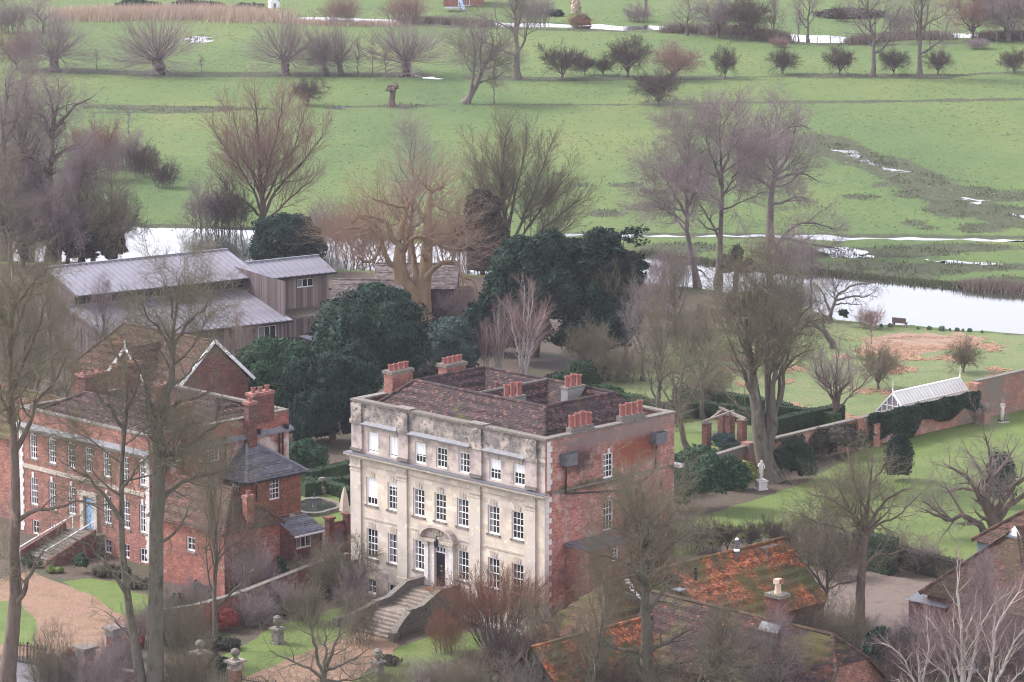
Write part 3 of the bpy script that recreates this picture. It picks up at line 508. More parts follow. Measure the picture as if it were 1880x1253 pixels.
def tile_mesh(slopes, key, tw=0.19, ge=0.125, seed='t', name='tiles', lift=0.028, rag=0.007):
    """slopes: (eave left, eave right, ridge right, ridge left) seen from outside; each tile is its own slab"""
    r = rng_of(seed + key); VS = []
    for P in slopes:
        P = [np.array(p, float) for p in P]; u = nrm(P[1] - P[0]); n = nrm(np.cross(P[1] - P[0], P[3] - P[0] if np.linalg.norm(P[3] - P[0]) > .01 else P[2] - P[0])); v = np.cross(n, u)
        q = np.array([[(p - P[0]) @ u, (p - P[0]) @ v] for p in P]); vm = q[:, 1].max()
        for k in range(int(vm / ge) + 1):
            vv = k * ge; c = min(vv + ge * .5, vm - 1e-3); xs_ = []
            for i in range(4):
                a, b = q[i], q[(i + 1) % 4]
                if (a[1] - c) * (b[1] - c) <= 0 and abs(a[1] - b[1]) > 1e-6: xs_.append(a[0] + (b[0] - a[0]) * (c - a[1]) / (b[1] - a[1]))
            if len(xs_) < 2: continue
            x0, x1 = min(xs_), max(xs_); m = max(1, round((x1 - x0) / tw + (.5 if k % 2 else 0))); e = np.linspace(x0, x1, m + 1) if k % 2 else np.clip(x0 + (np.arange(m + 2) - .5) * (x1 - x0) / m, x0, x1)
            e0, e1 = e[:-1], e[1:]; ok = e1 - e0 > .03; e0, e1 = e0[ok] + .004, e1[ok] - .004; m = len(e0); j = r.normal(0, rag, m); s = r.normal(0, .004, m); vt = min(vv + ge * 1.2, vm)
            sag = 0.035 * math.sin(vv * .8 + len(VS)) * np.sin(e0 * .45 + vv * .2) 
            L = (lift + j + sag)[:, None]; base = P[0] + u * e0[:, None]; b2 = P[0] + u * e1[:, None]
            A = base + v * (vv + s)[:, None] + n * L; B = b2 + v * (vv + s)[:, None] + n * L
            T_ = (sag + .006)[:, None]
            Cc = b2 + v * vt + n * T_; D = base + v * vt + n * T_
            A2 = A - n * .03; B2 = B - n * .03
            VS.append(np.stack([A, B, Cc, D, A2, B2], 1))
    VS = np.concatenate(VS); k = (np.arange(len(VS)) * 6)[:, None]
    return mesh_np(name, VS.reshape(-1, 3), [np.concatenate([k + np.array((0, 1, 2, 3)), k + np.array((4, 5, 1, 0))])], K[key])
def deck_mesh(slopes, key, drop=0.02):
    mb = MB()
    for P in slopes:
        n = nrm(np.cross(np.array(P[1]) - P[0], np.array(P[2]) - P[0])); mb.quad(*[np.array(p) - n * drop for p in P])
    return mb.mesh('roof', K[key])
def ridge_mesh(lines, key, rad=0.13, L=0.36, bonnet=False):
    Ps, Rs = [], []
    for a, b in lines:
        a, b = np.array(a, float), np.array(b, float); n = max(1, int(np.linalg.norm(b - a) / L))
        for i in range(n):
            p, q = a + (b - a) * i / n, a + (b - a) * (i + 1.08) / n; Ps.append([p, q]); Rs.append([rad * (1.12 if bonnet else 1.0), rad * (.82 if bonnet else .96)])
    V, F = tubes(np.array(Ps), np.array(Rs), 7, 0); return mesh_np('ridge_tiles', V, F, K[key])
def roof(par, slopes, key, ridges=(), rkey=None, bonnet=(), **k):
    d = inst('roof', deck_mesh(slopes, key), par)
    tag(inst('tile', tile_mesh(slopes, key, **k), d), kind='stuff')
    if ridges: tag(inst('ridge_tile', ridge_mesh(ridges, rkey or key), d), kind='stuff')
    if bonnet: tag(inst('hip_tile', ridge_mesh(bonnet, rkey or key, .15, .3, True), d), kind='stuff')
    return d
def chimney(par, x0, y0, z0, x1, y1, z1, key, pots, ph=.75, pr=.17, along='y', cap=.1, capkey=None, potkey='pot', caph=.22):
    mb = MB(); mb.box(x0, y0, z0, x1, y1, z1); c = mb.build('chimney', K[key], par)
    k = MB()
    if cap: k.box(x0 - cap, y0 - cap, z1, x1 + cap, y1 + cap, z1 + caph); k.build('cap', K[capkey or 'stone_mossy'], c)
    r = rng_of(f'{x0}{y0}')
    for i in range(pots):
        t = (i + .5) / pots; p = (x0 + (x1 - x0) * t, (y0 + y1) / 2) if along == 'x' else ((x0 + x1) / 2, y0 + (y1 - y0) * t)
        h = ph * r.uniform(.85, 1.1); q = MB(); q.lathe([(pr, 0), (pr * .92, h * .15), (pr * .85, h * .82), (pr * 1.05, h * .84), (pr * 1.05, h), (pr * .7, h), (pr * .7, h - .15)], 10)
        q.build('pot', K[potkey], c, (p[0], p[1], z1 + (caph if cap else 0)), smooth=False)
    return c
def board_wall(W, z0, z1, key, bw=.17, seed='b', holes=(), x0=0.0):
    r = rng_of(seed); mb = MB(); x = x0
    while x < W - .02:
        w_ = min(bw * r.uniform(.8, 1.2), W - x); d = r.uniform(.005, .04); segs = [(z0, z1)]
        for h in holes:
            if h[0] < x + w_ - .03 and h[2] > x + .03: segs = [s for p, q in segs for s in ((p, min(q, h[1])), (max(p, h[3]), q)) if s[1] - s[0] > .03]
        for p, q in segs: mb.box(x + .006, -d, p, x + w_ - .006, .02, q)
        x += w_
    return mb.mesh('board', K[key])
def pole(par, name, key, pts, r, n=7): mb = MB(); mb.tube(pts, r, n); return mb.build(name, K[key], par)
# ------------------------------------------------------------------ the stone-fronted house
cM = G(1000, 1178); HM = root('mansion', 'cream stone-fronted house with brick side and hidden parapet roof', 'house', cM, -45)
W, D = 18.75, 12.55
XA = [-17.3, -15.15, -12.6, -10.5, -8.32, -5.36, -3.1]; WW = 1.1
WB = [(x, 10.17, x + 1.06, 11.62) for x in XA]; WF = [(x, 6.5, x + WW, 8.45) for x in XA]; WG = [(x, 2.72, x + WW, 4.86) for i, x in enumerate(XA) if i != 3]; WK = [(x, 0.2, x + .9, 1.25) for i, x in enumerate(XA) if i not in (2, 3, 4)]
DOOR = (-10.45, 1.9, -9.42, 4.72)
holes = WF + WG + WK + [DOOR]
fw = inst('wall', wall_mesh(0, 0, 10.0, holes, 'joint', x0=-W), HM)
tag(inst('stone', stones(0, 1.9, 9.62, holes, 'ashlar', x0=-W, seed='front'), fw), kind='stuff')
tag(inst('stone', stones(0, 0, 1.9, holes, 'stone_attic', x0=-W, seed='base'), fw), kind='stuff')
aw = inst('wall', wall_mesh(0, 10.0, 12.1, WB, 'joint', x0=-W), HM, (0, .16, 0))
tag(inst('stone', stones(0, 10.05, 12.08, WB, 'stone_attic', x0=-W, seed='attic'), aw), kind='stuff')
pw = MB().box(-W, 0.10, 12.1, 0, 0.5, 13.58).build('parapet', K['joint'], HM)
tag(inst('stone', stones(0, 12.32, 13.56, [], 'stone_worn', x0=-W, cw=1.3, ch=.42, seed='par'), pw, (0, .10, 0)), kind='stuff')
for i, x in enumerate(XA):
    window(HM, x, .16, 10.17, 1.06, 1.45, 3, 3, blind=[.93, .93, .58, .0, .0, .5, .42][i], sill=False, seed=1)
    window(HM, x, 0, 6.5, WW, 1.95, 3, 4, blind=[.75, .14, 0, 0, 0, 0, 0][i], seed=2)
    if i != 3: window(HM, x, 0, 2.72, WW, 2.14, 3, 4, seed=3)
    if i not in (2, 3, 4): window(HM, x, 0, .2, .9, 1.05, 2, 2, seed=4, sill=False)
    for z, y in ((8.45, 0), (11.62, .16)) + (((4.86, 0),) if i != 3 else ()):
        k = MB()
        for a in (-1, 0, 1): k.quad((x + .55 + a * .2 - .085, y - .045 - .02 * (a == 0), z + .02), (x + .55 + a * .2 + .085, y - .045 - .02 * (a == 0), z + .02), (x + .55 + a * .245 + .1, y - .045 - .02 * (a == 0), z + .42 + .05 * (a == 0)), (x + .55 + a * .245 - .1, y - .045 - .02 * (a == 0), z + .42 + .05 * (a == 0)))
        k.build('keystone', K['stone'], HM)
for a, b in ((-18.78, -17.75), (-14.08, -13.13), (-7.0, -5.98), (-1.76, -.78)):
    p = MB().box(a, -.13, 1.95, b, .02, 8.74).box(a - .06, -.2, 1.55, b + .06, .02, 1.95).build('pilaster', K['ashlar'], HM)
    MB().box(a - .04, -.16, 8.74, b + .04, .02, 8.84).box(a, -.14, 8.84, b, .02, 9.02).box(a - .07, -.2, 9.02, b + .07, .02, 9.12).box(a - .02, -.15, 9.12, b + .02, .02, 9.62).build('capital', K['stone'], p)
    q = MB().box(a, -.0, 10.12, b, .17, 12.1).build('pilaster', K['stone_attic'], HM); MB().box(a, -.05, 12.345, b, .10, 13.5).build('panel', K['stone_worn'], q)
    MB().box(a - .05, -.1, 10.12, b + .05, .0, 10.34).build('plinth', K['stone_mossy'], q); MB().box(a - .1, -.09, 12.05, b + .1, -.0, 12.34).build('capital', K['stone_worn'], q)
for a, b in ((-17.75, -14.08), (-13.13, -11.7), (-8.2, -7), (-5.98, -1.76)): MB().box(a, -.05, 5.5, b, .02, 5.62).build('string_course', K['stone'], HM)
for a, b in ((-17.75, -14.08), (-13.13, -7), (-5.98, -1.76)): MB().box(a, -.04, 9.2, b, .02, 9.27).build('architrave', K['stone'], HM)
co = MB().box(-W - .12, -.15, 9.62, .12, .14, 9.72).box(-W - .25, -.3, 9.72, .2, .14, 9.86).box(-W - .38, -.46, 9.86, .3, .14, 9.99).build('cornice', K['stone'], HM)
mb = MB()
for x in np.linspace(-W - .36, .28, 9)[:-1]:
    mb.box(x + .012, -.49, 9.992, x + (W + .64) / 8 - .012, .15, 10.03)
mb.build('lead_flashing', K['lead_dark'], co)
for a, b in ((-17.7, -14.15), (-13.05, -7.05), (-5.9, -1.85)): MB().quad((a, -.16, 12.14), (b, -.16, 12.14), (b, .095, 12.33), (a, .095, 12.33)).box(a, -.16, 12.06, b, .12, 12.138).build('lead_ledge', K['lead_dark'], HM)
cp = MB()
for i, (a, b) in enumerate(zip(np.linspace(-W - .12, .12, 15)[:-1], np.linspace(-W - .12, .12, 15)[1:])): MB().box(a + .012, -.02, 13.6, b - .012, .6, 13.75).build('coping', K['stone_mossy'], HM)
for i, (a, b) in enumerate(zip(np.linspace(.62, D + .1, 10)[:-1], np.linspace(.62, D + .1, 10)[1:])):
    MB().box(-.5, a + .012, 13.62, .1, b - .012, 13.76).build('coping', K['stone_mossy'], HM); MB().box(-W - .1, a + .012, 13.62, -W + .5, b - .012, 13.76).build('coping', K['stone_pale' if i < 2 else 'stone_mossy'], HM)
MB().box(-W + .5, D - .45, 13.6, -.5, D + .1, 13.74).build('coping', K['stone_mossy'], HM)
for x in (-13.6, -6.5): MB().box(x - .75, -.08, 13.765, x + .75, .62, 13.84).build('coping', K['stone_pale'], HM)
# brick side, back and left walls
SH = [(5.57, 10.15, 6.54, 11.86), (5.6, 6.57, 6.56, 8.63)]
sw = inst('wall', wall_mesh(D, 0, 13.62, SH, 'brick_side', x0=0.02), HM, (0, 0, 0), 90)
lw = inst('wall', wall_mesh(-.05, 0, 13.62, [], 'brick_old', x0=-D), HM, (-W, 0, 0), -90)
inst('wall', wall_mesh(W, 0, 13.6, [], 'brick', x0=0), HM, (0, D, 0), 180)
MB().box(-W + .02, D - .4, 12.6, -.02, D - .02, 13.6).box(-.42, .5, 12.5, -.02, D - .4, 13.6).box(-W + .02, .5, 12.5, -W + .42, D - .4, 13.6).build('parapet', K['brick_dark'], HM)
for h, k in zip(SH, (3, 4)): window(HM, 0, h[0], h[1], h[2] - h[0], h[3] - h[1], 3, 4, 90, seed=k); MB().box(-.02, h[0] + .38, h[3], .05, h[0] + .6, h[3] + .32).build('keystone', K['white_stone'], HM)
for x, yw in ((0.0, 90), (-W, -90)):
    for k in range(27):
        z = .4 + k * .36; l = .62 if k % 2 else .38
        if z < 9.5:
            if x == 0: MB().box(-.02, .02, z + .01, .03, l, z + .35).build('quoin', K['white_stone'], HM)
            else: MB().box(-W - .03, .02, z + .01, -W + .02, l, z + .35).build('quoin', K['white_stone'], HM)
for k in range(9):
    z = 10.2 + k * .37; l = .5 if k % 2 else .34; MB().box(-.02, .17, z + .01, .03, .17 + l, z + .36).build('quoin', K['white_stone'], HM)
MB().box(-.02, .5, 9.95, .09, D, 10.08).build('string_course', K['stone_mossy'], HM)
MB().box(-.5, D - .1, 9.9, .55, D + .45, 10.12).build('cornice', K['white_stone'], HM)
for y0, y1, z0, z1, zb in ((1.4, 2.45, 11.75, 12.55, 9.8), (10.1, 11.2, 11.9, 12.65, 10.1)):
    hp = MB().box(.03, y0, z0, .62, y1, z0 + .06).box(.03, y0, z0 + .06, .09, y1, z1).box(.56, y0, z0 + .06, .62, y1, z1).box(.09, y0, z0 + .06, .56, y0 + .06, z1).box(.09, y1 - .06, z0 + .06, .56, y1, z1).box(.625, y0 - .03, z1 - .1, .66, y1 + .03, z1).build('hopper', K['lead_dark'], HM)
    pole(hp, 'downpipe', 'iron', [(.2, y0 + .42, z0), (.16, y0 + .42, zb)], .06)
pole(HM, 'downpipe', 'iron', [(.16, 1.82, 9.8), (.16, 7.8, 9.05)], .06); pole(HM, 'downpipe', 'iron', [(.16, 10.52, 10.1), (.16, 9.9, 9.7), (.16, 8.3, 9.25), (.16, 7.6, 8.9), (.16, 7.55, 2)], .065); pole(HM, 'downpipe', 'iron', [(.16, 8.2, 8.9), (.16, 8.15, 1.8)], .06)
MB().box(-.02, 11.18, 8.55, .012, 11.32, 9.15).build('vent', K['iron'], HM)
# soot and rust stains soaked into the brick beside the hoppers
# roof
RF0, RF1, RB0, RB1 = (-15.75, 3.25, 14.97), (-3.2, 3.25, 14.97), (-15.75, 9.95, 14.97), (-3.2, 9.95, 14.97)
MF, MBk = (-9.6, 3.25, 14.97), (-9.6, 9.95, 14.97); ze = 12.85
slopes = [((-W + .7, .7, ze), (-.7, .7, ze), RF1, RF0), ((-.7, .7, ze), (-.7, D - .6, ze), RB1, RF1), ((-.7, D - .6, ze), (-W + .7, D - .6, ze), RB0, RB1), ((-W + .7, D - .6, ze), (-W + .7, .7, ze), RF0, RB0)]
def well(a, b, c, d, zf, ins):
    """four slopes falling inward from the ring of ridges a (front left) b (front right) c (back right) d (back left)"""
    fl = [(a[0] + ins, a[1] + ins, zf), (b[0] - ins, b[1] + ins, zf), (c[0] - ins, c[1] - ins, zf), (d[0] + ins, d[1] - ins, zf)]
    return [(fl[3], fl[2], c, d)[:2] + (c, d), (fl[2], fl[1], b, c), (fl[1], fl[0], a, b), (fl[0], fl[3], d, a)], fl
s1, f1 = well(RF0, MF, MBk, RB0, 12.95, 2.3); s2, f2 = well(MF, RF1, RB1, MBk, 12.95, 2.3)
# seen from inside the well each slope runs eave-left to eave-right
slopes += s1 + s2
roof(HM, slopes, 'tile_dark', [(RF0, RF1), (RF1, RB1), (RB1, RB0), (RB0, RF0)], bonnet=[((-.7, .7, ze + .05), RF1), ((-W + .7, .7, ze + .05), RF0)], seed='mr')
ridge = pole(HM, 'lead_ridge', 'stone_mossy', [MF, MBk], .11); MB().quad(*f1).quad(*f2).build('gutter', K['lead_dark'], HM)
MB().quad((-W + .4, .45, 12.83), (-.4, .45, 12.83), (-.4, D - .4, 12.83), (-W + .4, D - .4, 12.83)).build('gutter', K['lead_dark'], HM)
pole(HM, 'soil_pipe', 'pot', [(-13.2, 8.6, 13.6), (-13.2, 8.6, 14.5)], .1)
chimney(HM, -W + .1, 3.0, 13.2, -W + .95, 4.95, 15.1, 'brick', 4, .42, .19, cap=.09); chimney(HM, -W + .1, 8.25, 13.2, -W + .95, 10.15, 14.85, 'brick', 4, .42, .19, cap=.09)
chimney(HM, -8.0, 3.75, 13.2, -7.35, 5.6, 14.72, 'render_grey', 3, .95, .2, cap=.05, caph=.12); chimney(HM, -6.45, 8.1, 12.9, -5.8, 9.8, 15.05, 'render_grey', 3, .8, .2, cap=.05, caph=.12)
chimney(HM, -.62, 2.6, 13.3, -.12, 4.8, 14.05, 'stone_mossy', 4, .85, .21, cap=0); chimney(HM, -.62, 7.45, 13.3, -.12, 9.8, 14.1, 'stone_mossy', 4, .85, .21, cap=0)
MB().quad((-1.0, 5.0, 13.2), (-.6, 4.9, 13.8), (-.6, 5.6, 13.25)).quad((-.6, 4.9, 13.8), (-.1, 5.0, 13.75), (-.1, 5.6, 13.75), (-.6, 5.6, 13.25)).build('lead_flashing', K['lead'], HM)
# doorway
dr = MB().box(-10.45, .12, 1.9, -9.42, .18, 4.3).build('door', K['door_black'], HM)
for i in range(3):
    for j in range(2): MB().box(-10.36 + j * .48, .095, 2.05 + i * .75, -10.0 + j * .48, .118, 2.62 + i * .75).build('panel', K['door_black'], dr)
MB().box(-10.06, .085, 3.0, -9.82, .118, 3.08).build('letter_box', K['brass'], dr); MB().lathe([(.02, 0), (.06, .03), (.06, .09), (.02, .12)], 8).build('knocker', K['brass'], dr, (-9.94, .10, 3.32))
fl_ = MB().box(-10.45, .05, 4.3, -9.42, .16, 4.37)
for x in (-10.45, -10.12, -9.79, -9.47): fl_.box(x, .05, 4.372, x + .05, .15, 4.72)
fl_ = fl_.build('fanlight', K['white_paint'], HM); MB().quad((-10.45, .14, 4.37), (-9.42, .14, 4.37), (-9.42, .14, 4.72), (-10.45, .14, 4.72)).build('pane', K['glass'], fl_)
po = MB().box(-11.35, -.22, 1.9, -10.95, .02, 4.75).box(-8.92, -.22, 1.9, -8.52, .02, 4.75).box(-10.95, -.1, 1.9, -10.47, .02, 4.95).box(-9.4, -.1, 1.9, -8.92, .02, 4.95).box(-10.47, -.1, 4.74, -9.4, .02, 4.95).build('door_surround', K['white_stone'], HM)
MB().box(-11.42, -.32, 4.75, -10.9, .0, 5.05).box(-8.97, -.32, 4.75, -8.45, .0, 5.05).box(-11.48, -.38, 5.05, -8.39, .02, 5.25).build('entablature', K['stone'], po)
ar = MB(); n = 14
arc = [(-9.935 + 1.72 * math.cos(math.pi * (1 - i / n)) , 5.27 + 1.02 * math.sin(math.pi * i / n)) for i in range(n + 1)]; ai = [(-9.935 + 1.5 * math.cos(math.pi * (1 - i / n)), 5.27 + .84 * math.sin(math.pi * i / n)) for i in range(n + 1)]
for i in range(n):
    a, b, c, d = arc[i], arc[i + 1], ai[i + 1], ai[i]
    ar.quad((d[0], -.5, d[1]), (c[0], -.5, c[1]), (b[0], -.5, b[1]), (a[0], -.5, a[1])).quad((a[0], -.5, a[1]), (b[0], -.5, b[1]), (b[0], .02, b[1]), (a[0], .02, a[1])).quad((c[0], -.5, c[1]), (d[0], -.5, d[1]), (d[0], -.1, d[1]), (c[0], -.1, c[1])); ar.quad((-9.935, -.12, 5.27), (d[0], -.12, d[1]), (c[0], -.12, c[1]))
ar.build('pediment', K['stone_attic'], po)
cv = MB(); r = rng_of('carve')
for i in range(16): cv.lathe([(.02, 0), (.09, .05), (.07, .13), (.01, .17)], 6, (-9.93 + r.normal(0, .28), -.15 + r.normal(0, .02), 5.4 + r.uniform(0, .4)))
cv.build('carving', K['stone'], po)
la = MB().lathe([(.03, 0), (.14, .12), (.18, .45), (.05, .62), (.02, .8)], 6).build('lantern', K['iron'], HM, (-9.93, -.42, 4.75)); MB().beam((0, .42, .75), (0, 0, .75), .04).build('bracket', K['iron'], la)
# stone steps
st = root('stone_steps', 'flared stone steps with low mossy walls below the black front door', 'steps', cM, -45)
MB().box(-11.5, -1.75, 0, -8.35, -.02, 1.885).build('landing', K['stone_steps'], st); MB().box(-10.75, -1.25, 1.889, -9.2, -.35, 1.905).build('doormat', K['mat_coir'], st)
def step(i, y0, y1, xl0, xr0, xl1, xr1, z):
    k = MB(); k.v = [(xl0, y1, 0), (xr0, y1, 0), (xr1, y0, 0), (xl1, y0, 0), (xl0, y1, z), (xr0, y1, z), (xr1, y0 - .03, z), (xl1, y0 - .03, z)]
    k.f = [(4, 7, 6, 5), (3, 2, 6, 7), (0, 3, 7, 4), (2, 1, 5, 6)]; k.build('step', K['stone_steps'], st)
ed = [(-11.5, -8.35)]; zz = 1.885; y = -1.75
for i in range(5):
    zz -= .155; step(i, y - .36, y, -11.3, -8.5, -11.3, -8.5, zz); y -= .36
MB().box(-11.35, y - 1.15, 0, -8.35, y, zz - .012).build('landing', K['stone_steps'], st); y -= 1.15; e = .0
for i in range(6):
    zz -= .155; e1 = e + .10 + .022 * i; step(i, y - .40, y, -11.3 - e, -8.4 + e, -11.3 - e1, -8.4 + e1, zz); y -= .40; e = e1
for sgn, xa in ((-1, -11.3), (1, -8.4)):
    path = [(xa + sgn * .2, -.05, 2.35), (xa + sgn * .2, -1.8, 2.3), (xa + sgn * .2, -3.5, 1.5), (xa + sgn * .22, -4.6, 1.4), (xa + sgn * .5, -5.6, .95), (xa + sgn * .95, -6.6, .6), (xa + sgn * 1.3, -7.1, .5)]
    wl = MB(); t = .17
    for a, b in zip(path[:-1], path[1:]):
        wl.quad((a[0] - t, a[1], 0), (b[0] - t, b[1], 0), (b[0] - t, b[1], b[2]), (a[0] - t, a[1], a[2])); wl.quad((b[0] + t, b[1], 0), (a[0] + t, a[1], 0), (a[0] + t, a[1], a[2]), (b[0] + t, b[1], b[2])); wl.quad((a[0] - t, a[1], a[2]), (b[0] - t, b[1], b[2]), (b[0] + t, b[1], b[2]), (a[0] + t, a[1], a[2]))
    a = path[-1]; wl.box(a[0] - .25, a[1] - .25, 0, a[0] + .25, a[1] + .25, .62); wl.box(path[3][0] - .22, path[3][1] - .2, 0, path[3][0] + .22, path[3][1] + .2, 1.55)
    wl.build('side_wall', K['stone_mossy'], st)
    for a, b in zip(path[:-1], path[1:]):
        MB().beam((a[0], a[1], a[2] + .07), (b[0], b[1], b[2] + .07), .46, .12).build('coping', K['stone_mossy'], st)
# small brick bay against the side wall
bx = root('brick_bay', 'low brick bay with one small sash window against the house side', 'building', cM, -45)
inst('wall', wall_mesh(5.6, 0, 6.2, [(4.15, 5.05, 4.78, 6.0)], 'brick', x0=1.9), bx, (2.2, 0, 0), 90); inst('wall', wall_mesh(2.2, 0, 6.2, [], 'brick', x0=.04), bx, (0, 1.9, 0)); inst('wall', wall_mesh(-.04, 0, 6.2, [], 'brick', x0=-2.2), bx, (0, 5.6, 0), 180)
window(bx, 2.2, 4.15, 5.05, .63, .95, 2, 3, 90, seed=9, sill=False)
MB().box(.04, 1.75, 6.2, 2.4, 5.75, 6.32).box(.04, 1.9, 6.32, 2.2, 5.6, 6.42).build('roof', K['lead_dark'], bx)

# ------------------------------------------------------------------ the red brick house on the left
cL = np.array([-25.9, 279.8, 0]); HL = root('brick_house', 'red brick Georgian house with blue door and double tiled roof', 'house', cL, -45)
WL, DL = 14.75, 13.35
XU = [-13.5, -11.3, -9.1, -7.06, -5.04, -3.0, -.98]; XG = [-13.55, -11.36, -9.12, None, -5.07, -3.0, -1.05]
h1 = [(x, 5.78, x + .87, 7.62) for x in XU]; h2 = [(x, 2.32, x + .88, 4.4) for x in XG if x]; hb = [(x, .12, x + .78, 1.2) for x in (-13.4, -11.3, -5.05, -3.0, -1.05)]; hd = [(-7.17, 1.5, -6.1, 3.95)]
inst('wall', wall_mesh(0.12, 0, 9.38, h1 + h2 + hb + hd, 'brick', x0=-14.62), HL)
for x in XU: window(HL, x, 0, 5.78, .87, 1.84, 3, 4, seed=11); MB().box(x + .32, -.06, 7.62, x + .55, .02, 8.05).build('keystone', K['white_stone'], HL)
for x in XG:
    if x: window(HL, x, 0, 2.32, .88, 2.08, 3, 4, seed=12); MB().box(x + .32, -.06, 4.4, x + .56, .02, 4.8).build('keystone', K['white_stone'], HL)
for h in hb: window(HL, h[0], 0, .12, .78, 1.08, 2, 2, seed=13, sill=False)
dr = MB().box(-7.17, .1, 1.5, -6.1, .17, 3.95).build('door', K['door_blue'], HL)
for i in range(3):
    for j in range(2): MB().box(-7.08 + j * .5, .075, 1.62 + i * .78, -6.72 + j * .5, .098, 2.22 + i * .78).build('panel', K['door_blue'], dr)
MB().box(-6.72, .06, 2.5, -6.58, .073, 2.56).build('letter_box', K['iron'], dr)
MB().box(-7.6, -.16, 1.5, -7.19, .02, 4.05).box(-6.08, -.16, 1.5, -5.67, .02, 4.05).box(-7.7, -.3, 4.05, -5.57, .02, 4.35).build('door_surround', K['stone'], HL)
for sx in (-14.66, -.30):
    for k in range(25): l = .46 if k % 2 else .34; MB().box(sx if sx < -5 else .14 - l, -.05, .2 + k * .33 + .008, (sx + l) if sx < -5 else .155, .02, .2 + k * .33 + .322).build('quoin', K['white_stone'], HL)
MB().box(-14.2, -.06, 5.0, -.4, .02, 5.32).build('string_course', K['stone'], HL)
gt = MB().box(-15.0, -.42, 8.02, .45, .02, 8.12).box(-14.9, -.34, 7.86, .35, .02, 8.02).build('cornice', K['stone_pale'], HL)
MB().quad((-15.02, -.44, 8.13), (.47, -.44, 8.13), (.16, .03, 8.42), (-14.7, .03, 8.42)).build('lead_flashing', K['lead_dark'], gt)
SHL = [(5.3, 6.7, 6.65, 7.58)]
inst('wall', wall_mesh(DL, 0, 9.38, SHL, 'brick_pale', x0=.02), HL, (.12, 0, 0), 90); window(HL, .12, 5.3, 6.7, 1.35, .88, 4, 3, 90, seed=14)
inst('wall', wall_mesh(-.02, 0, 9.38, [], 'brick', x0=-DL), HL, (-14.62, 0, 0), -90); inst('wall', wall_mesh(14.74, 0, 9.38, [], 'brick', x0=0), HL, (.12, DL, 0), 180)
MB().quad((.15, .3, 8.32), (.15, DL + .2, 8.32), (.5, DL + .2, 8.1), (.5, .3, 8.1)).box(.15, .3, 7.95, .5, DL + .2, 8.09).build('lead_ledge', K['lead'], HL)
for y in (6.9, 10.2, 12.9): mb = MB().lathe([(.18, 0), (.2, .1), (.2, .32), (.1, .36)], 8, (.36, y, 8.15)); mb.build('hopper', K['iron'], HL)
for y in (3.1, 7.1, 12.3, 12.65): pole(HL, 'downpipe', 'iron', [(.25, y, 8.1), (.22, y, 3.2)], .06)
MB().box(-14.62, .02, 9.38, -14.2, DL, 9.52).box(-.32, .6, 9.38, .2, DL, 9.52).box(-14.62, -.05, 9.38, .2, .55, 9.5).box(-14.2, DL - .45, 9.38, -.32, DL, 9.54).build('coping', K['stone_mossy'], HL)
MB().quad((-14.3, .4, 8.9), (-.2, .4, 8.9), (-.2, DL - .3, 8.9), (-14.3, DL - .3, 8.9)).build('gutter', K['lead_dark'], HL)
za, zr = 8.95, 10.5
p1, p2, p3, p4 = (-11.2, 3.6, zr), (-3.5, 3.6, zr), (-11.2, 9.6, zr - .15), (-3.5, 9.6, zr - .15)
sl = [((-14.1, .7, za), (-.6, .7, za), p2, p1), ((-.6, 6.6, 9.05), (-14.1, 6.6, 9.05), p1, p2), ((-14.1, 6.7, 9.05), (-.6, 6.7, 9.05), p4, p3), ((-.6, 12.6, za), (-14.1, 12.6, za), p3, p4),
      ((-.6, .7, za), (-.6, 6.6, 9.05), p2, p2), ((-.6, 6.7, 9.05), (-.6, 12.6, za), p4, p4), ((-14.1, 6.6, 9.05), (-14.1, .7, za), p1, p1), ((-14.1, 12.6, za), (-14.1, 6.7, 9.05), p3, p3)]
roof(HL, sl, 'tile_dark', [(p1, p2), (p3, p4)], bonnet=[((-.6, .7, za + .05), p2), ((-14.1, .7, za + .05), p1), ((-.6, 6.7, za + .1), p4)], seed='lr')
chimney(HL, -.45, 9.75, 8.9, .35, 11.75, 10.95, 'brick_dark', 3, .4, .18, cap=.06, capkey='brick'); chimney(HL, .16, 8.95, 5.0, .75, 9.7, 10.5, 'brick_dark', 1, .3, .16, cap=.08, capkey='brick')
chimney(HL, -6.4, 6.1, 9.1, -5.7, 6.8, 11.3, 'brick_dark', 1, .3, .18, cap=.08, capkey='brick'); chimney(HL, -1.6, 3.3, 9.2, -.8, 4.9, 10.9, 'brick_dark', 2, .3, .16, cap=.08, capkey='brick'); chimney(HL, -14.6, 5.4, 8.9, -13.6, 7.6, 11.0, 'brick_dark', 3, .3, .16, cap=.08, capkey='brick'); chimney(HL, -14.6, 9.4, 8.9, -13.8, 10.9, 11.3, 'brick_dark', 2, .3, .16, cap=.08, capkey='brick')
pole(HL, 'aerial', 'iron', [(-.1, 12.4, 9.4), (-.1, 12.4, 11.6)], .025)
ls = root('brick_steps', 'dark brick garden steps with two pale handrails up to the blue door', 'steps', cL, -45)
for i in range(10): MB().box(-8.3, -.9 - i * .42 - .42, 0, -5.2, -.9 - i * .42, 1.48 - (i + 1) * .135).build('step', K['stone_mossy'], ls)
MB().box(-8.5, -.88, 0, -5.0, -.02, 1.47).build('landing', K['stone_mossy'], ls)
for x in (-8.45, -5.05): MB().quad((x, -.9, 0), (x, -5.4, 0), (x, -5.4, .5), (x, -.9, 2.0)).quad((x + .2, -5.4, 0), (x + .2, -.9, 0), (x + .2, -.9, 2.0), (x + .2, -5.4, .5)).quad((x, -.9, 2.0), (x, -5.4, .5), (x + .2, -5.4, .5), (x + .2, -.9, 2.0)).quad((x, -5.4, 0), (x + .2, -5.4, 0), (x + .2, -5.4, .5), (x, -5.4, .5)).build('side_wall', K['brick_dark'], ls)
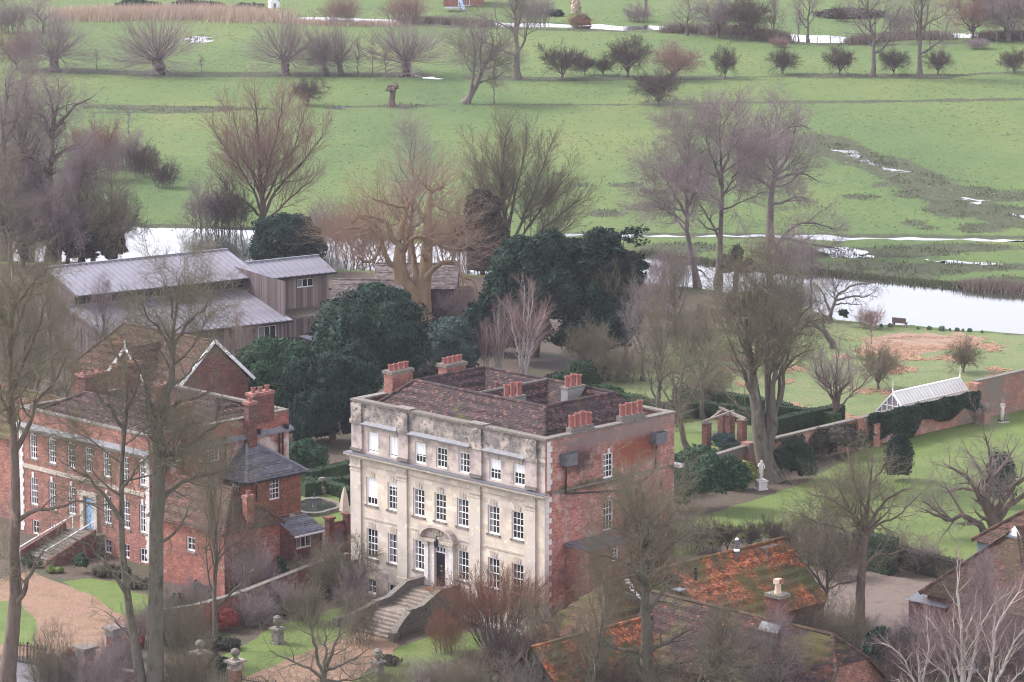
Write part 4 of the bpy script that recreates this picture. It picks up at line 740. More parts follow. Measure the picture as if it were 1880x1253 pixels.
for x in (-8.0, -5.5): h = MB().beam((x, -.5, 2.45), (x, -5.4, .95), .06).beam((x, -.5, 1.5), (x, -.5, 2.45), .05).beam((x, -5.4, 0), (x, -5.4, .95), .05); h.build('handrail', K['white_paint'], ls)
# wing beyond the frame edge
wg = root('brick_annexe', 'low brick annexe at the left edge beyond the blue-doored house', 'building', cL, -45)
inst('wall', wall_mesh(-14.8, 0, 6.3, [(-17.5, 3.4, -16.6, 4.9)], 'brick', x0=-24), wg, (0, 1.8, 0)); window(wg, -17.5, 1.8, 3.4, .9, 1.5, 3, 4, seed=21)
roof(wg, [((-24, 1.5, 6.2), (-14.7, 1.5, 6.2), (-14.7, 5.5, 9.0), (-24, 5.5, 9.0)), ((-14.7, 9.5, 6.2), (-24, 9.5, 6.2), (-24, 5.5, 9.0), (-14.7, 5.5, 9.0))], 'tile_mossy', [((-24, 5.5, 9), (-14.7, 5.5, 9))], seed='wg')
# slate-roofed, tile-hung wing
wr = root('tile_hung_wing', 'tile-hung wing with blue-grey slate roof and white sash window', 'building', cL, -45)
e = 5.5; A, B_, Cc, Dd = (.2, 6.45, e), (3.15, 6.45, e), (3.15, 12.45, e), (.2, 12.45, e); ap, ap2 = (.2, 9.2, 7.75), (.2, 9.6, 7.75)
roof(wr, [(A, B_, ap, ap), (B_, Cc, ap2, ap), (Cc, Dd, ap2, ap2)], 'slate', bonnet=[(B_, ap), (Cc, ap2)], rkey='lead', tw=.3, ge=.2, seed='sl', rag=.003)
MB().box(.2, 6.4, e - .16, 3.15, 6.5, e - .04).box(3.1, 6.5, e - .16, 3.2, 12.4, e - .04).build('gutter', K['iron'], wr)
def hung(par, W, z0, z1, key, loc, yaw, hole=None):
    mb = inst('wall', wall_mesh(W, z0, z1, hole or [], key, x0=0), par, loc, yaw)
    segs = [(0, z0, W, z1)]
    if hole: h = hole[0]; segs = [(0, z0, h[0], z1), (h[2], z0, W, z1), (h[0], z0, h[2], h[1]), (h[0], h[3], h[2], z1)]
    t = tile_mesh([((a, 0, c), (b, 0, c), (b, 0, d), (a, 0, d)) for a, c, b, d in segs if b - a > .05 and d - c > .05], key, .19, .13, seed=str(loc), name='hung_tile'); tag(inst('hung_tile', t, mb), kind='stuff')
hung(wr, 5.2, 2.5, 5.45, 'tile_hung', (2.75, 6.9, 0), 90, [(2.15, 3.75, 3.2, 5.35)]); hung(wr, 2.5, 2.5, 5.45, 'tile_hung', (.2, 6.9, 0), 0, [(.9, 3.85, 1.8, 5.35)])
window(wr, 2.75, 9.05, 3.75, 1.05, 1.6, 3, 4, 90, seed=31, sill=False, bar=.045); window(wr, 1.1, 6.9, 3.85, .9, 1.5, 3, 4, seed=32, sill=False)
MB().box(.2, 6.9, 2.42, 2.8, 12.1, 2.5).build('jetty', K['timber_grey'], wr)
inst('wall', wall_mesh(12.1, 0, 5.4, [], 'brick', x0=11.5), wr, (2.74, 0, 0), 90)
hung(wr, 4.3, .9, 2.42, 'tile_hung_red', (2.3, 7.0, 0), 90); inst('wall', wall_mesh(11.3, 0, .9, [], 'brick_dark', x0=7), wr, (2.3, 0, 0), 90)
pole(wr, 'downpipe', 'iron', [(2.85, 7.75, 5.4), (2.85, 7.75, 2.5)], .05)
# lean-to
le = root('lean_to', 'little slate lean-to with three-light window beside the tile-hung wing', 'building', cL, -45)
roof(le, [((6.6, 8.1, 1.9), (6.6, 11.1, 1.9), (4.4, 11.1, 2.75), (4.4, 8.1, 2.75))], 'slate', tw=.3, ge=.2, seed='lt', rag=.003)
inst('wall', wall_mesh(10.9, 0, 1.9, [(8.35, .85, 9.85, 1.75)], 'brick_dark', x0=8.1), le, (6.4, 0, 0), 90); window(le, 6.4, 8.35, .85, 1.5, .9, 3, 1, 90, seed=33, sill=False, bar=.06)
inst('wall', wall_mesh(6.4, 0, 1.95, [], 'brick_dark', x0=2.3), le, (0, 8.1, 0)); MB().beam((6.65, 8.0, 1.86), (6.65, 11.2, 1.86), .1).build('gutter', K['white_paint'], le); pole(le, 'downpipe', 'iron', [(6.5, 10.6, 1.85), (6.5, 10.6, .1)], .05)
# brick arch wall joining the two houses
aw = root('arch_wall', 'brick wall with round arched opening between lean-to and stone house', 'wall', cL, -45)
inst('wall', wall_mesh(12.4, 0, 3.0, [(9.75, 1.35, 10.85, 2.2)], 'brick_dark', x0=9.3), aw, (8.7, 0, 0), 90)
ap_ = MB(); n = 8
for i in range(n):
    a, b = math.pi * i / n, math.pi * (i + 1) / n; pa, pb = (10.3 + .55 * math.cos(a), 2.2 + .5 * math.sin(a)), (10.3 + .55 * math.cos(b), 2.2 + .5 * math.sin(b))
    ap_.beam((8.72, pa[0], pa[1]), (8.72, pb[0], pb[1]), .12, .3)
ap_.build('arch', K['brick'], aw); MB().quad((8.716, 9.75, 1.35), (8.716, 10.85, 1.35), (8.716, 10.85, 2.2), (8.716, 10.7, 2.5), (8.716, 10.3, 2.7), (8.716, 9.9, 2.5), (8.716, 9.75, 2.2)).build('opening', K['lead'], aw)
for y in (9.2, 10.95): MB().box(8.5, y, 0, 9.0, y + .5, 3.35).build('pier', K['brick_dark'], aw); MB().box(8.42, y - .08, 3.35, 9.08, y + .58, 3.5).build('cap', K['brick_dark'], aw)
# brick outhouse with mossy hipped roof
oh = root('brick_outhouse', 'brick outhouse with mossy hipped tile roof below the slate wing', 'building', cL, -45)
e = 4.5; x0, x1, y0, y1 = 2.6, 10.9, -2.4, 3.3; r0, r1 = (3.0, .45, 7.0), (8.6, .45, 7.0)
roof(oh, [((x0, y0, e), (x1, y0, e), r1, r0), ((x1, y0, e), (x1, y1, e), r1, r1), ((x1, y1, e), (x0, y1, e), r0, r1), ((x0, y1, e), (x0, y0, e), r0, r0)], 'tile_brown', [(r0, r1)], bonnet=[((x1, y0, e), r1), ((x1, y1, e), r1)], seed='oh')
inst('wall', wall_mesh(10.6, 0, e, [(6.6, 2.7, 7.5, 3.7)], 'brick_old', x0=2.8), oh, (0, -2.1, 0)); window(oh, 6.6, -2.1, 2.7, .9, 1.0, 2, 2, seed=41)
inst('wall', wall_mesh(3.05, 0, e, [], 'brick_old', x0=-2.08), oh, (10.6, 0, 0), 90); inst('wall', wall_mesh(-2.82, 0, e, [], 'brick_old', x0=-10.6), oh, (0, 3.05, 0), 180)
MB().box(10.55, 1.2, 0, 10.7, 2.1, 1.9).build('door', K['lead'], oh)
chimney(oh, 10.05, .1, 4.4, 10.55, .75, 6.6, 'brick_old', 1, .35, .17, cap=.06, capkey='brick'); MB().box(9.6, -.2, 5.15, 10.04, 1.05, 5.35).build('lead_flashing', K['lead'], oh)
# ------------------------------------------------------------------ timber-clad building with standing-seam roofs
cT = G(530, 655); YT = 32.4
tb = root('timber_hall', 'long timber-clad hall with two tiers of grey seamed metal roof', 'building', cT, YT)
def seam_roof(par, x0, x1, ye, ze, yr, zr, pitch=.6, thick=.22, skip=()):
    n = round((x1 - x0) / pitch); pw_ = (x1 - x0) / n; L = math.hypot(yr - ye, zr - ze)
    mb = MB(); d = np.array([0, (yr - ye) / L, (zr - ze) / L])
    P = lambda x, t, o=0: (x, ye + (yr - ye) * t - (zr - ze) / L * o * 0, ze + (zr - ze) * t + o)
    mb.quad(P(.09, 0), P(pw_ - .01, 0), P(pw_ - .01, 1), P(.09, 1)); mb.quad(P(.09, 0, -.05), P(pw_ - .01, 0, -.05), P(pw_ - .01, 0), P(.09, 0))
    mb.beam(P(.0, 0, .05), P(.0, 1, .05), .05, .11); me = mb.mesh('roof_panel', K['zinc'])
    dk = MB(); dk.quad((x0, ye, ze - thick), (x1, ye, ze - thick), (x1, yr, zr - thick), (x0, yr, zr - thick)).quad((x0, ye, ze - thick), (x0, ye, ze - .012), (x1, ye, ze - .012), (x1, ye, ze - thick)).quad((x1, ye, ze - thick), (x1, ye, ze - .012), (x1, yr, zr - .012), (x1, yr, zr - thick)).quad((x0, ye, ze - .012), (x0, ye, ze - thick), (x0, yr, zr - thick), (x0, yr, zr - .012)).quad((x0, yr, zr - thick), (x0, yr, zr - .012), (x1, yr, zr - .012), (x1, yr, zr - thick)).quad((x0, ye, ze - .012), (x0, yr, zr - .012), (x1, yr, zr - .012), (x1, ye, ze - .012))
    rf = dk.build('roof', K['board_dark'], par); r = rng_of(f'{x0}{ye}')
    for i in range(n): o = inst('roof_panel', me, rf, (x0 + pw_ * i, 0, r.uniform(0, .012)))
    MB().beam((x0, yr + .04, zr + .07), (x1, yr + .04, zr + .07), .22, .2).build('ridge_cap', K['lead'], rf); MB().beam((x0, ye - .08, ze - .09), (x1, ye - .08, ze - .09), .14, .12).build('gutter', K['iron'], rf)
    return rf
seam_roof(tb, -18.2, 0, -.85, 3.5, 7.75, 5.1); seam_roof(tb, -17.7, 1.07, 6.8, 6.25, 13.3, 7.78)
sk = MB().box(-7.5, 1.2, 3.86, -5.1, 6.8, 3.9); sk = MB(); sk.quad((-7.6, 1.6, 4.02), (-6.0, 1.6, 4.02), (-6.0, 6.4, 4.92), (-7.6, 6.4, 4.92)); sk.build('rooflight', K['shingle'], tb)
WN = [(-3.1, .9, -1.2, 3.05)]
inst('board', board_wall(-.3, 0, 3.3, 'board', .19, 'tw1', WN, -17.6), tb); inst('wall', wall_mesh(-.3, 0, 3.3, WN, 'board_dark', x0=-17.6), tb, (0, .03, 0)); window(tb, -3.1, 0, .9, 1.9, 2.15, 3, 1, bar=.06, sill=False, seed=51)
inst('board', board_wall(12.9, 0, 6.9, 'board_dark', .19, 'tw2', (), .05), tb, (-.3, 0, 0), 90)
mb = MB(); mb.quad((-17.6, 13, 0), (-17.6, 0, 0), (-17.6, 0, 3.4), (-17.6, 7.6, 4.9), (-17.6, 7.6, 6.2), (-17.6, 13, 7.5)); mb.build('wall', K['board_dark'], tb)
inst('board', board_wall(0, 0, 3.4, 'board_dark', .19, 'tw3', (), -13.0), tb, (-17.65, 0, 0), -90)
bw = MB()
for i in range(40):
    y = 7.7 + i * .135; bw.box(-17.69, y, 3.4, -17.62, y + .12, 4.75 + (y - 7.7) * .235 + 1.2)
bw.build('board', K['board_dark'], tb)
mb = MB().quad((-17.6, 7.7, 5.0), (-.3, 7.7, 5.0), (-.3, 7.7, 6.4), (-17.6, 7.7, 6.4)).build('clerestory', K['glass'], tb)
fr = MB()
for i in range(15): x = -17.6 + 17.3 * i / 14; fr.box(x - .05, 7.6, 5.05, x + .05, 7.68, 6.35)
for i in range(14): x = -17.6 + 17.3 * i / 14; fr.beam((x + .1, 7.63, 5.15), (x + 1.1, 7.63, 6.1), .05)
fr.build('frame', K['timber_grey'], tb)
inst('wall', wall_mesh(17.6, 0, 7.4, [], 'board_dark', x0=.3), tb, (0, 13.0, 0), 180)
t2 = root('timber_wing', 'pale board-clad wing with one seamed roof behind the timber hall', 'building', cT, YT)
seam_roof(t2, 1.2, 9.0, 6.9, 5.95, 10.1, 6.95); W2 = [(2.46, 4.56, 3.64, 5.4), (5.33, 4.6, 7.12, 5.4)]
inst('board', board_wall(8.7, 0, 5.75, 'board', .19, 'tv', W2, .4), t2, (0, 7.8, 0)); inst('wall', wall_mesh(8.7, 0, 5.9, W2, 'board_dark', x0=.4), t2, (0, 7.83, 0)); inst('board', board_wall(9.8, 0, 6.4, 'board', .19, 'tv2', (), 7.85), t2, (8.7, 0, 0), 90)
for h in W2: window(t2, h[0], 7.83, h[1], h[2] - h[0], h[3] - h[1], 3, 1, bar=.06, sill=False, seed=52, frame=.06)
inst('wall', wall_mesh(-1.2, 0, 6.5, [], 'board_dark', x0=-8.7), t2, (0, 9.9, 0), 180)
pg = root('timber_pergola', 'grey slatted timber pergola in the courtyard of the timber hall', 'pergola', cT, YT)
for i in range(13): MB().beam((2.2 + i * .38, 3.6, 2.75), (2.2 + i * .38, 7.6, 2.75), .07, .12).build('slat', K['timber_grey'], pg)
for y in (3.9, 7.3): MB().beam((2.0, y, 2.63), (7.0, y, 2.63), .1, .14).build('beam', K['timber_grey'], pg)
for x in (2.3, 4.5, 6.7): MB().beam((x, 3.9, 0), (x, 3.9, 2.56), .13).build('post', K['timber_grey'], pg)
lr = root('flat_roof_store', 'tiny flat-roofed timber store at the corner of the timber hall', 'building', cT, YT); MB().box(1.6, -1.2, 0, 4.2, .8, 1.5).build('wall', K['board_dark'], lr); MB().box(1.5, -1.3, 1.5, 4.4, .9, 1.6).build('roof', K['zinc'], lr)
def shed(name, label, pxc, W_, D_, ze_, zr_, key, wkey, yaw=0, win=False):
    c = G(*pxc); b = root(name, label, 'building', c, yaw)
    roof(b, [((-W_ / 2 - .3, -.4, ze_), (W_ / 2 + .3, -.4, ze_), (W_ / 2 + .3, D_ / 2, zr_), (-W_ / 2 - .3, D_ / 2, zr_)), ((W_ / 2 + .3, D_ + .4, ze_), (-W_ / 2 - .3, D_ + .4, ze_), (-W_ / 2 - .3, D_ / 2, zr_), (W_ / 2 + .3, D_ / 2, zr_))], key, [((-W_ / 2 - .3, D_ / 2, zr_), (W_ / 2 + .3, D_ / 2, zr_))], tw=.3, ge=.22, seed=label)
    inst('board', board_wall(W_ / 2, 0, ze_ - .05, wkey, .19, label, (), -W_ / 2), b); mb = MB()
    mb.quad((-W_ / 2, D_, 0), (-W_ / 2, 0, 0), (-W_ / 2, 0, ze_ - .05), (-W_ / 2, D_ / 2, zr_ - .1), (-W_ / 2, D_, ze_ - .05)).quad((W_ / 2, 0, 0), (W_ / 2, D_, 0), (W_ / 2, D_, ze_ - .05), (W_ / 2, D_ / 2, zr_ - .1), (W_ / 2, 0, ze_ - .05)).quad((-W_ / 2, .03, 0), (W_ / 2, .03, 0), (W_ / 2, .03, ze_ - .05), (-W_ / 2, .03, ze_ - .05)).build('wall', K[wkey], b)
    return b
shed('shingled_shed', 'shingle-roofed timber shed left of the plane tree trunk', (672, 606), 6.2, 5, 2.9, 4.3, 'shingle', 'board_dark', -6)
shed('shingled_shed', 'larger shingle-roofed timber shed behind the plane tree trunk', (762, 590), 7.4, 6, 3.2, 5.0, 'shingle', 'board_dark', -4)
shed('shingled_shed', 'low shingle-roofed lean-to beside the pale board-clad wing', (612, 604), 4.2, 3.4, 2.5, 3.5, 'shingle', 'board', 18)
shed('dark_timber_shed', 'dark timber shed in the trees right of the plane tree', (822, 585), 4.4, 3, 1.9, 2.7, 'shingle', 'board_dark', 4)
bn = root('garden_bench', 'slatted grey bench against the dark timber shed', 'bench', G(780, 590), 4)
MB().box(-.8, -.5, .42, .8, -.05, .48).build('seat', K['timber_grey'], bn)
bb = MB()
for i in range(11): bb.box(-.78 + i * .15, -.06, .5, -.72 + i * .15, -.02, .92)
bb.box(-.82, -.07, .92, .82, -.01, 1.0); bb.build('backrest', K['timber_grey'], bn)
for x in (-.74, .68): MB().box(x, -.48, 0, x + .07, -.42, .62).box(x, -.1, 0, x + .07, -.03, .42).box(x, -.5, .62, x + .07, -.05, .67).build('leg', K['timber_grey'], bn)

# ------------------------------------------------------------------ cottage with white bargeboards
ct = root('gabled_cottage', 'mossy-roofed cottage with two white-edged gables behind the brick house', 'house', cL, -45)
zr, ze = 8.5, 4.95; xl, xr, yf, yr, yb = -41.5, -27.6, 26.0, 30.2, 34.2
roof(ct, [((xl, yf, ze), (xr, yf, ze), (xr, yr, zr), (xl + 2.5, yr, zr)), ((xr, yb, ze), (xl, yb, ze), (xl + 2.5, yr, zr), (xr, yr, zr)), ((xl, yb, ze), (xl, yf, ze), (xl + 2.5, yr, zr), (xl + 2.5, yr, zr))], 'tile_brown', [((xl + 2.5, yr, zr), (xr, yr, zr))], bonnet=[((xl, yf, ze), (xl + 2.5, yr, zr))], seed='ct')
gx, gz, gw = -33.4, 7.75, 2.6
roof(ct, [((gx - gw, 30, gz - gw * .98), (gx - gw, 25.6, gz - gw * .98), (gx, 25.6, gz), (gx, 30, gz)), ((gx + gw, 25.6, gz - gw * .98), (gx + gw, 30, gz - gw * .98), (gx, 30, gz), (gx, 25.6, gz))], 'tile_brown', [((gx, 25.6, gz), (gx, 30, gz))], seed='cg')
hw = [(-40.1, 3.7, -38.85, 4.8), (-37.9, 3.8, -36.65, 4.85)]
inst('wall', wall_mesh(xr - .25, 0, 4.98, hw, 'brick_old', x0=xl + .3), ct, (0, 26.3, 0))
for h in hw: window(ct, h[0], 26.3, h[1], h[2] - h[0], h[3] - h[1], 2, 2, seed=61, frame=.11, bar=.09)
MB().quad((xr - .25, yf + .3, 0), (xr - .25, yb - .3, 0), (xr - .25, yb - .3, ze), (xr - .25, yr, zr - .2), (xr - .25, yf + .3, ze)).build('wall', K['brick_dark'], ct); MB().quad((gx - gw + .2, 25.9, 3), (gx + gw - .2, 25.9, 3), (gx + gw - .2, 25.9, gz - gw), (gx, 25.9, gz - .15), (gx - gw + .2, 25.9, gz - gw)).build('wall', K['brick_dark'], ct); MB().quad((xl + .3, yb - .3, 0), (xl + .3, yf + .3, 0), (xl + .3, yf + .3, ze), (xl + .3, yb - .3, ze)).build('wall', K['brick_dark'], ct)
for a, b in (((xr + .03, yf - .2, ze - .12), (xr + .03, yr, zr + .05)), ((xr + .03, yb + .2, ze - .12), (xr + .03, yr, zr + .05)), ((gx - gw, 25.55, gz - gw * .98 - .05), (gx, 25.55, gz + .05)), ((gx + gw, 25.55, gz - gw * .98 - .05), (gx, 25.55, gz + .05))): MB().beam(a, b, .08, .26).build('bargeboard', K['white_paint'], ct)
MB().box(gx - .08, 25.5, gz - .3, gx + .08, 25.58, gz + .75).build('finial', K['white_paint'], ct)
chimney(ct, -35.8, 26.3, 4.5, -34.9, 27.2, 7.7, 'brick_dark', 1, .4, .18, cap=.06, capkey='brick'); chimney(ct, -34.4, 25.0, 3.0, -33.5, 25.7, 6.2, 'brick_dark', 1, .3, .16, cap=.05, capkey='brick')
MB().box(-37.2, 28.2, 6.9, -36.6, 28.9, 7.35).build('rooflight', K['lead'], ct)

# ------------------------------------------------------------------ outbuildings at the lower right (axes of the stone house)
b1 = root('orange_roof_barn', 'long outbuilding with blotchy orange tile roof right of the stone house', 'building', cM, -45)
rz, rx, ex, ez = 6.0, 8.25, 12.2, 2.35; ya, yb = -3.0, 14.7
ym = 3.2
mossy = [((ex, ya - 3.6, ez), (ex, ym, ez), (rx, ym, rz), (rx, ya, rz)), ((4.3, ya - 3.6, ez), (ex, ya - 3.6, ez), (rx, ya, rz), (rx, ya, rz))]; orange = [((ex, ym, ez), (ex, yb, ez), (rx, yb, rz), (rx, ym, rz)), ((4.3, yb, ez), (4.3, ya - 3.6, ez), (rx, ya, rz), (rx, yb, rz))]
roof(b1, mossy, 'tile_mossy', [((rx, ya, rz), (rx, ym, rz))], rkey='tile_brown', seed='b1m'); roof(b1, orange, 'tile_orange', [((rx, ym, rz), (rx, yb, rz))], seed='b1o')
inst('wall', wall_mesh(yb - .2, 0, 2.4, [], 'brick_old', x0=ya - 3.3), b1, (ex - .35, 0, 0), 90)
mb = MB().quad((ex - .35, yb - .25, 0), (4.6, yb - .25, 0), (4.6, yb - .25, 2.4), (rx, yb - .25, rz - .1), (ex - .35, yb - .25, 2.4)).quad((4.6, ya - 3.3, 0), (ex - .35, ya - 3.3, 0), (ex - .35, ya - 3.3, 2.4), (4.6, ya - 3.3, 2.4)).quad((4.6, yb, 0), (4.6, ya - 3.3, 0), (4.6, ya - 3.3, 2.4), (4.6, yb, 2.4)); mb.build('wall', K['brick_old'], b1)
fl_ = MB().lathe([(.12, 0), (.12, 1.0), (.2, 1.02), (.19, 1.12), (.11, 1.2), (.11, 1.7), (.16, 1.72), (.12, 1.85), (.02, 1.9)], 10).build('flue', K['lead_dark'], b1, (rx + .35, 9.4, 5.0)); MB().lathe([(.2, 0), (.22, .1), (.14, .16)], 10).build('flue_cap', K['white_paint'], fl_, (0, 0, 1.02)); MB().lathe([(.14, 0), (.12, .14), (.02, .2)], 10).build('flue_cap', K['white_paint'], fl_, (0, 0, 1.75))
MB().box(9.4, 2.1, 4.86, 10.2, 2.8, 4.93).build('rooflight', K['lead'], b1).rotation_euler = (0, 0, 0)
bpy.context.view_layer.update()
pole(b1, 'vent_pipe', 'iron', [(9.3, 4.6, 4.9), (9.3, 4.6, 5.9)], .12); pole(b1, 'aerial', 'lead', [(9.3, 11.6, 5.0), (9.3, 11.6, 6.1)], .025)
ae = MB().beam((9.3, 11.1, 6.05), (9.3, 12.6, 6.05), .03)
for i in range(5): ae.beam((9.05, 11.2 + i * .33, 6.05), (9.55, 11.2 + i * .33, 6.05), .025)
ae.build('aerial', K['lead'], b1)
for i in range(26):
    t = i / 25; MB().box(ex - 3.95 * t * .96 - .14, -1.25 + (i % 3) * .05, ez + 3.65 * t * .96 + .01, ex - 3.95 * t * .96 + .12, -.95 + (i % 2) * .08, ez + 3.65 * t * .96 + .10).build('mortar_fillet', K['white_stone'], b1)
b2 = root('purple_roof_range', 'dark purple-roofed range with half-hipped gable and tall brick chimney', 'building', cM, -45)
ry, rz2, e2, ze2 = -.85, 5.5, 3.5, 2.1; xa, xb = 10.5, 25.7; hz, hx, hh = 4.0, 27.3, 1.544
roof(b2, [((xa, ry - hh, hz), (hx, ry - hh, hz), (xb, ry, rz2), (xa, ry, rz2)), ((xa, ry - e2, ze2), (hx + .55, ry - e2, ze2), (hx, ry - hh, hz), (xa, ry - hh, hz)), ((hx, ry + hh, hz), (xa, ry + hh, hz), (xa, ry, rz2), (xb, ry, rz2)), ((hx + .55, ry + e2, ze2), (xa, ry + e2, ze2), (xa, ry + hh, hz), (hx, ry + hh, hz)), ((hx, ry - hh, hz), (hx, ry + hh, hz), (xb, ry, rz2), (xb, ry, rz2))], 'tile_purple', [((xa, ry, rz2), (xb, ry, rz2))], rkey='tile_brown', bonnet=[((hx, ry - hh, hz), (xb, ry, rz2)), ((hx, ry + hh, hz), (xb, ry, rz2))], seed='b2')
MB().quad((hx - .1, ry - e2 + .3, 0), (hx - .1, ry + e2 - .3, 0), (hx - .1, ry + e2 - .3, ze2 + .2), (hx - .1, ry + hh, hz - .05), (hx - .1, ry - hh, hz - .05), (hx - .1, ry - e2 + .3, ze2 + .2)).build('wall', K['brick'], b2)
MB().beam((hx + .15, ry - hh, hz - .05), (hx + .6, ry - e2, ze2 - .1), .16, .12).build('verge', K['tile_brown'], b2); MB().beam((hx + .15, ry + hh, hz - .05), (hx + .6, ry + e2, ze2 - .1), .16, .12).build('verge', K['tile_brown'], b2)
WB2 = [(14.1, .9, 15.1, 1.75), (17.0, .9, 18.6, 1.75)]
inst('wall', wall_mesh(hx - .1, 0, 2.2, WB2, 'brick', x0=xa), b2, (0, ry - e2 + .3, 0)); inst('wall', wall_mesh(-xa, 0, 2.2, [], 'brick', x0=-hx + .1), b2, (0, ry + e2 - .3, 0), 180)
for h in WB2: window(b2, h[0], ry - e2 + .3, h[1], h[2] - h[0], h[3] - h[1], 4, 2, seed=71, sill=False)
c_ = chimney(b2, 20.65, ry - .43, 4.6, 21.75, ry + .4, 7.1, 'brick_dark', 0, cap=.1, capkey='stone_mossy'); pt = MB().lathe([(.24, 0), (.2, .15), (.19, .6), (.25, .62), (.25, .7), (.14, .7)], 10).box(-.1, -.34, .66, .34, .1, .95).build('pot', K['pot_cream'], c_, (21.2, ry, 7.32)); MB().beam((.1, -.1, .75), (.4, -.1, .85), .28).build('cowl', K['pot'], pt)
MB().quad((20.4, ry - .95, 5.03), (22.0, ry - .95, 5.03), (22.0, ry - .56, 5.5), (20.4, ry - .56, 5.5)).build('lead_flashing', K['lead'], b2)
pole(b2, 'downpipe', 'lead_dark', [(hx + .1, ry - hh - .1, 4.1), (hx + .1, ry - hh - .3, 2.9), (hx + .2, ry - e2, .1)], .08)
b3 = root('orange_gable_wing', 'mottled orange-roofed wing lowest in the frame behind the bare trees', 'building', cM, -45)
roof(b3, [((14.6, -13, 1.6), (14.6, -1.5, 1.6), (11.6, -1.5, 4.3), (11.6, -13, 4.3)), ((8.6, -1.5, 1.6), (8.6, -13, 1.6), (11.6, -13, 4.3), (11.6, -1.5, 4.3))], 'tile_orange', [((11.6, -13, 4.3), (11.6, -1.5, 4.3))], seed='b3')
MB().box(8.9, -12.8, 0, 14.3, -1.6, 1.75).build('wall', K['brick_old'], b3)
b4 = root('yard_store', 'small tile-roofed store with white doors by the courtyard', 'building', cM, -45)
roof(b4, [((25.6, 12.6, 1.7), (25.6, 17.8, 1.7), (23.2, 17.8, 3.1), (23.2, 12.6, 3.1)), ((20.8, 17.8, 1.7), (20.8, 12.6, 1.7), (23.2, 12.6, 3.1), (23.2, 17.8, 3.1))], 'tile_brown', [((23.2, 12.6, 3.1), (23.2, 17.8, 3.1))], seed='b4')
MB().box(21, 12.8, 0, 25.2, 17.6, 1.75).quad((25.2, 12.8, 1.7), (21, 12.8, 1.7), (23.2, 12.8, 3.0)).build('wall', K['brick_old'], b4); MB().box(25.22, 13.2, .1, 25.28, 15, 1.6).build('door', K['white_paint'], b4)
b7 = root('grey_shed', 'little grey-roofed shed among purple twigs at right', 'building', G(1722, 1150), -45)
MB().quad((-1.7, -1.4, 1.8), (1.7, -1.4, 1.8), (1.5, .2, 2.3), (-1.5, .2, 2.3)).quad((1.7, -1.4, 1.8), (1.7, 1.6, 1.8), (1.5, .2, 2.3)).quad((1.7, 1.6, 1.8), (-1.7, 1.6, 1.8), (-1.5, .2, 2.3), (1.5, .2, 2.3)).build('roof', K['lead'], b7); MB().box(-1.55, -1.25, 0, 1.55, 1.45, 1.8).build('wall', K['brick_dark'], b7)
b5 = root('hipped_barn', 'big brown-tiled hipped barn with small white gablet at the right edge', 'building', cM, -45)
ax_, ay_, az_, ee = 20.0, 25.0, 7.0, 2.4; hw_ = 4.7
gl = .9
roof(b5, [((ax_ - hw_, ay_ - hw_, ee), (ax_ + hw_, ay_ - hw_, ee), (ax_ + .5, ay_ - .5, az_ - .5), (ax_ - .5, ay_ - .5, az_ - .5)), ((ax_ + hw_, ay_ - hw_, ee), (ax_ + hw_, ay_ + 16, ee), (ax_, ay_ + 16, az_), (ax_, ay_ - .4, az_)), ((ax_ - hw_, ay_ + 16, ee), (ax_ - hw_, ay_ - hw_, ee), (ax_, ay_ - .4, az_), (ax_, ay_ + 16, az_))], 'tile_brown', [((ax_, ay_ - .4, az_), (ax_, ay_ + 16, az_))], bonnet=[((ax_ - hw_, ay_ - hw_, ee), (ax_ - .5, ay_ - .5, az_ - .5)), ((ax_ + hw_, ay_ - hw_, ee), (ax_ + .5, ay_ - .5, az_ - .5))], seed='b5')
MB().quad((ax_ - .62, ay_ - .62, az_ - .55), (ax_ + .62, ay_ - .62, az_ - .55), (ax_, ay_ - .5, az_ + .12)).build('gablet', K['white_paint'], b5); MB().beam((ax_ - .7, ay_ - .68, az_ - .6), (ax_ + .7, ay_ - .68, az_ - .6), .2, .14).build('lead_flashing', K['lead'], b5)
MB().box(ax_ - hw_ + .4, ay_ - hw_ + .4, 0, ax_ + hw_ - .4, ay_ + 15.6, ee + .1).build('wall', K['brick_dark'], b5)
b6 = root('teal_boarded_barn', 'teal weatherboarded barn peeping out behind the hipped barn', 'building', cM, -45)
bx0, by0, be = 13.0, 29.4, 4.1
roof(b6, [((bx0 - .3, by0 - .3, be), (bx0 + 5.4, by0 - .3, be), (bx0 + 2.6, by0 + 2.0, be + 2.1), (bx0 + 2.4, by0 + 2.0, be + 2.1)), ((bx0 - .3, by0 + 9, be), (bx0 - .3, by0 - .3, be), (bx0 + 2.5, by0 + 2.0, be + 2.1), (bx0 + 2.5, by0 + 9, be + 2.1)), ((bx0 + 5.4, by0 - .3, be), (bx0 + 5.4, by0 + 9, be), (bx0 + 2.5, by0 + 9, be + 2.1), (bx0 + 2.5, by0 + 2.0, be + 2.1))], 'tile_brown', [((bx0 + 2.5, by0 + 2, be + 2.1), (bx0 + 2.5, by0 + 9, be + 2.1))], bonnet=[((bx0 - .3, by0 - .3, be), (bx0 + 2.4, by0 + 2, be + 2.1))], seed='b6')
MB().box(bx0, by0, 0, bx0 + 5, by0 + 8.7, be).build('wall', K['board_teal'], b6)
for i in range(15): MB().quad((bx0 - .005, by0 - .05, i * .27), (bx0 + 5, by0 - .05, i * .27), (bx0 + 5, by0 - .012, i * .27 + .29), (bx0 - .005, by0 - .012, i * .27 + .29)).build('board', K['board_teal'], b6)

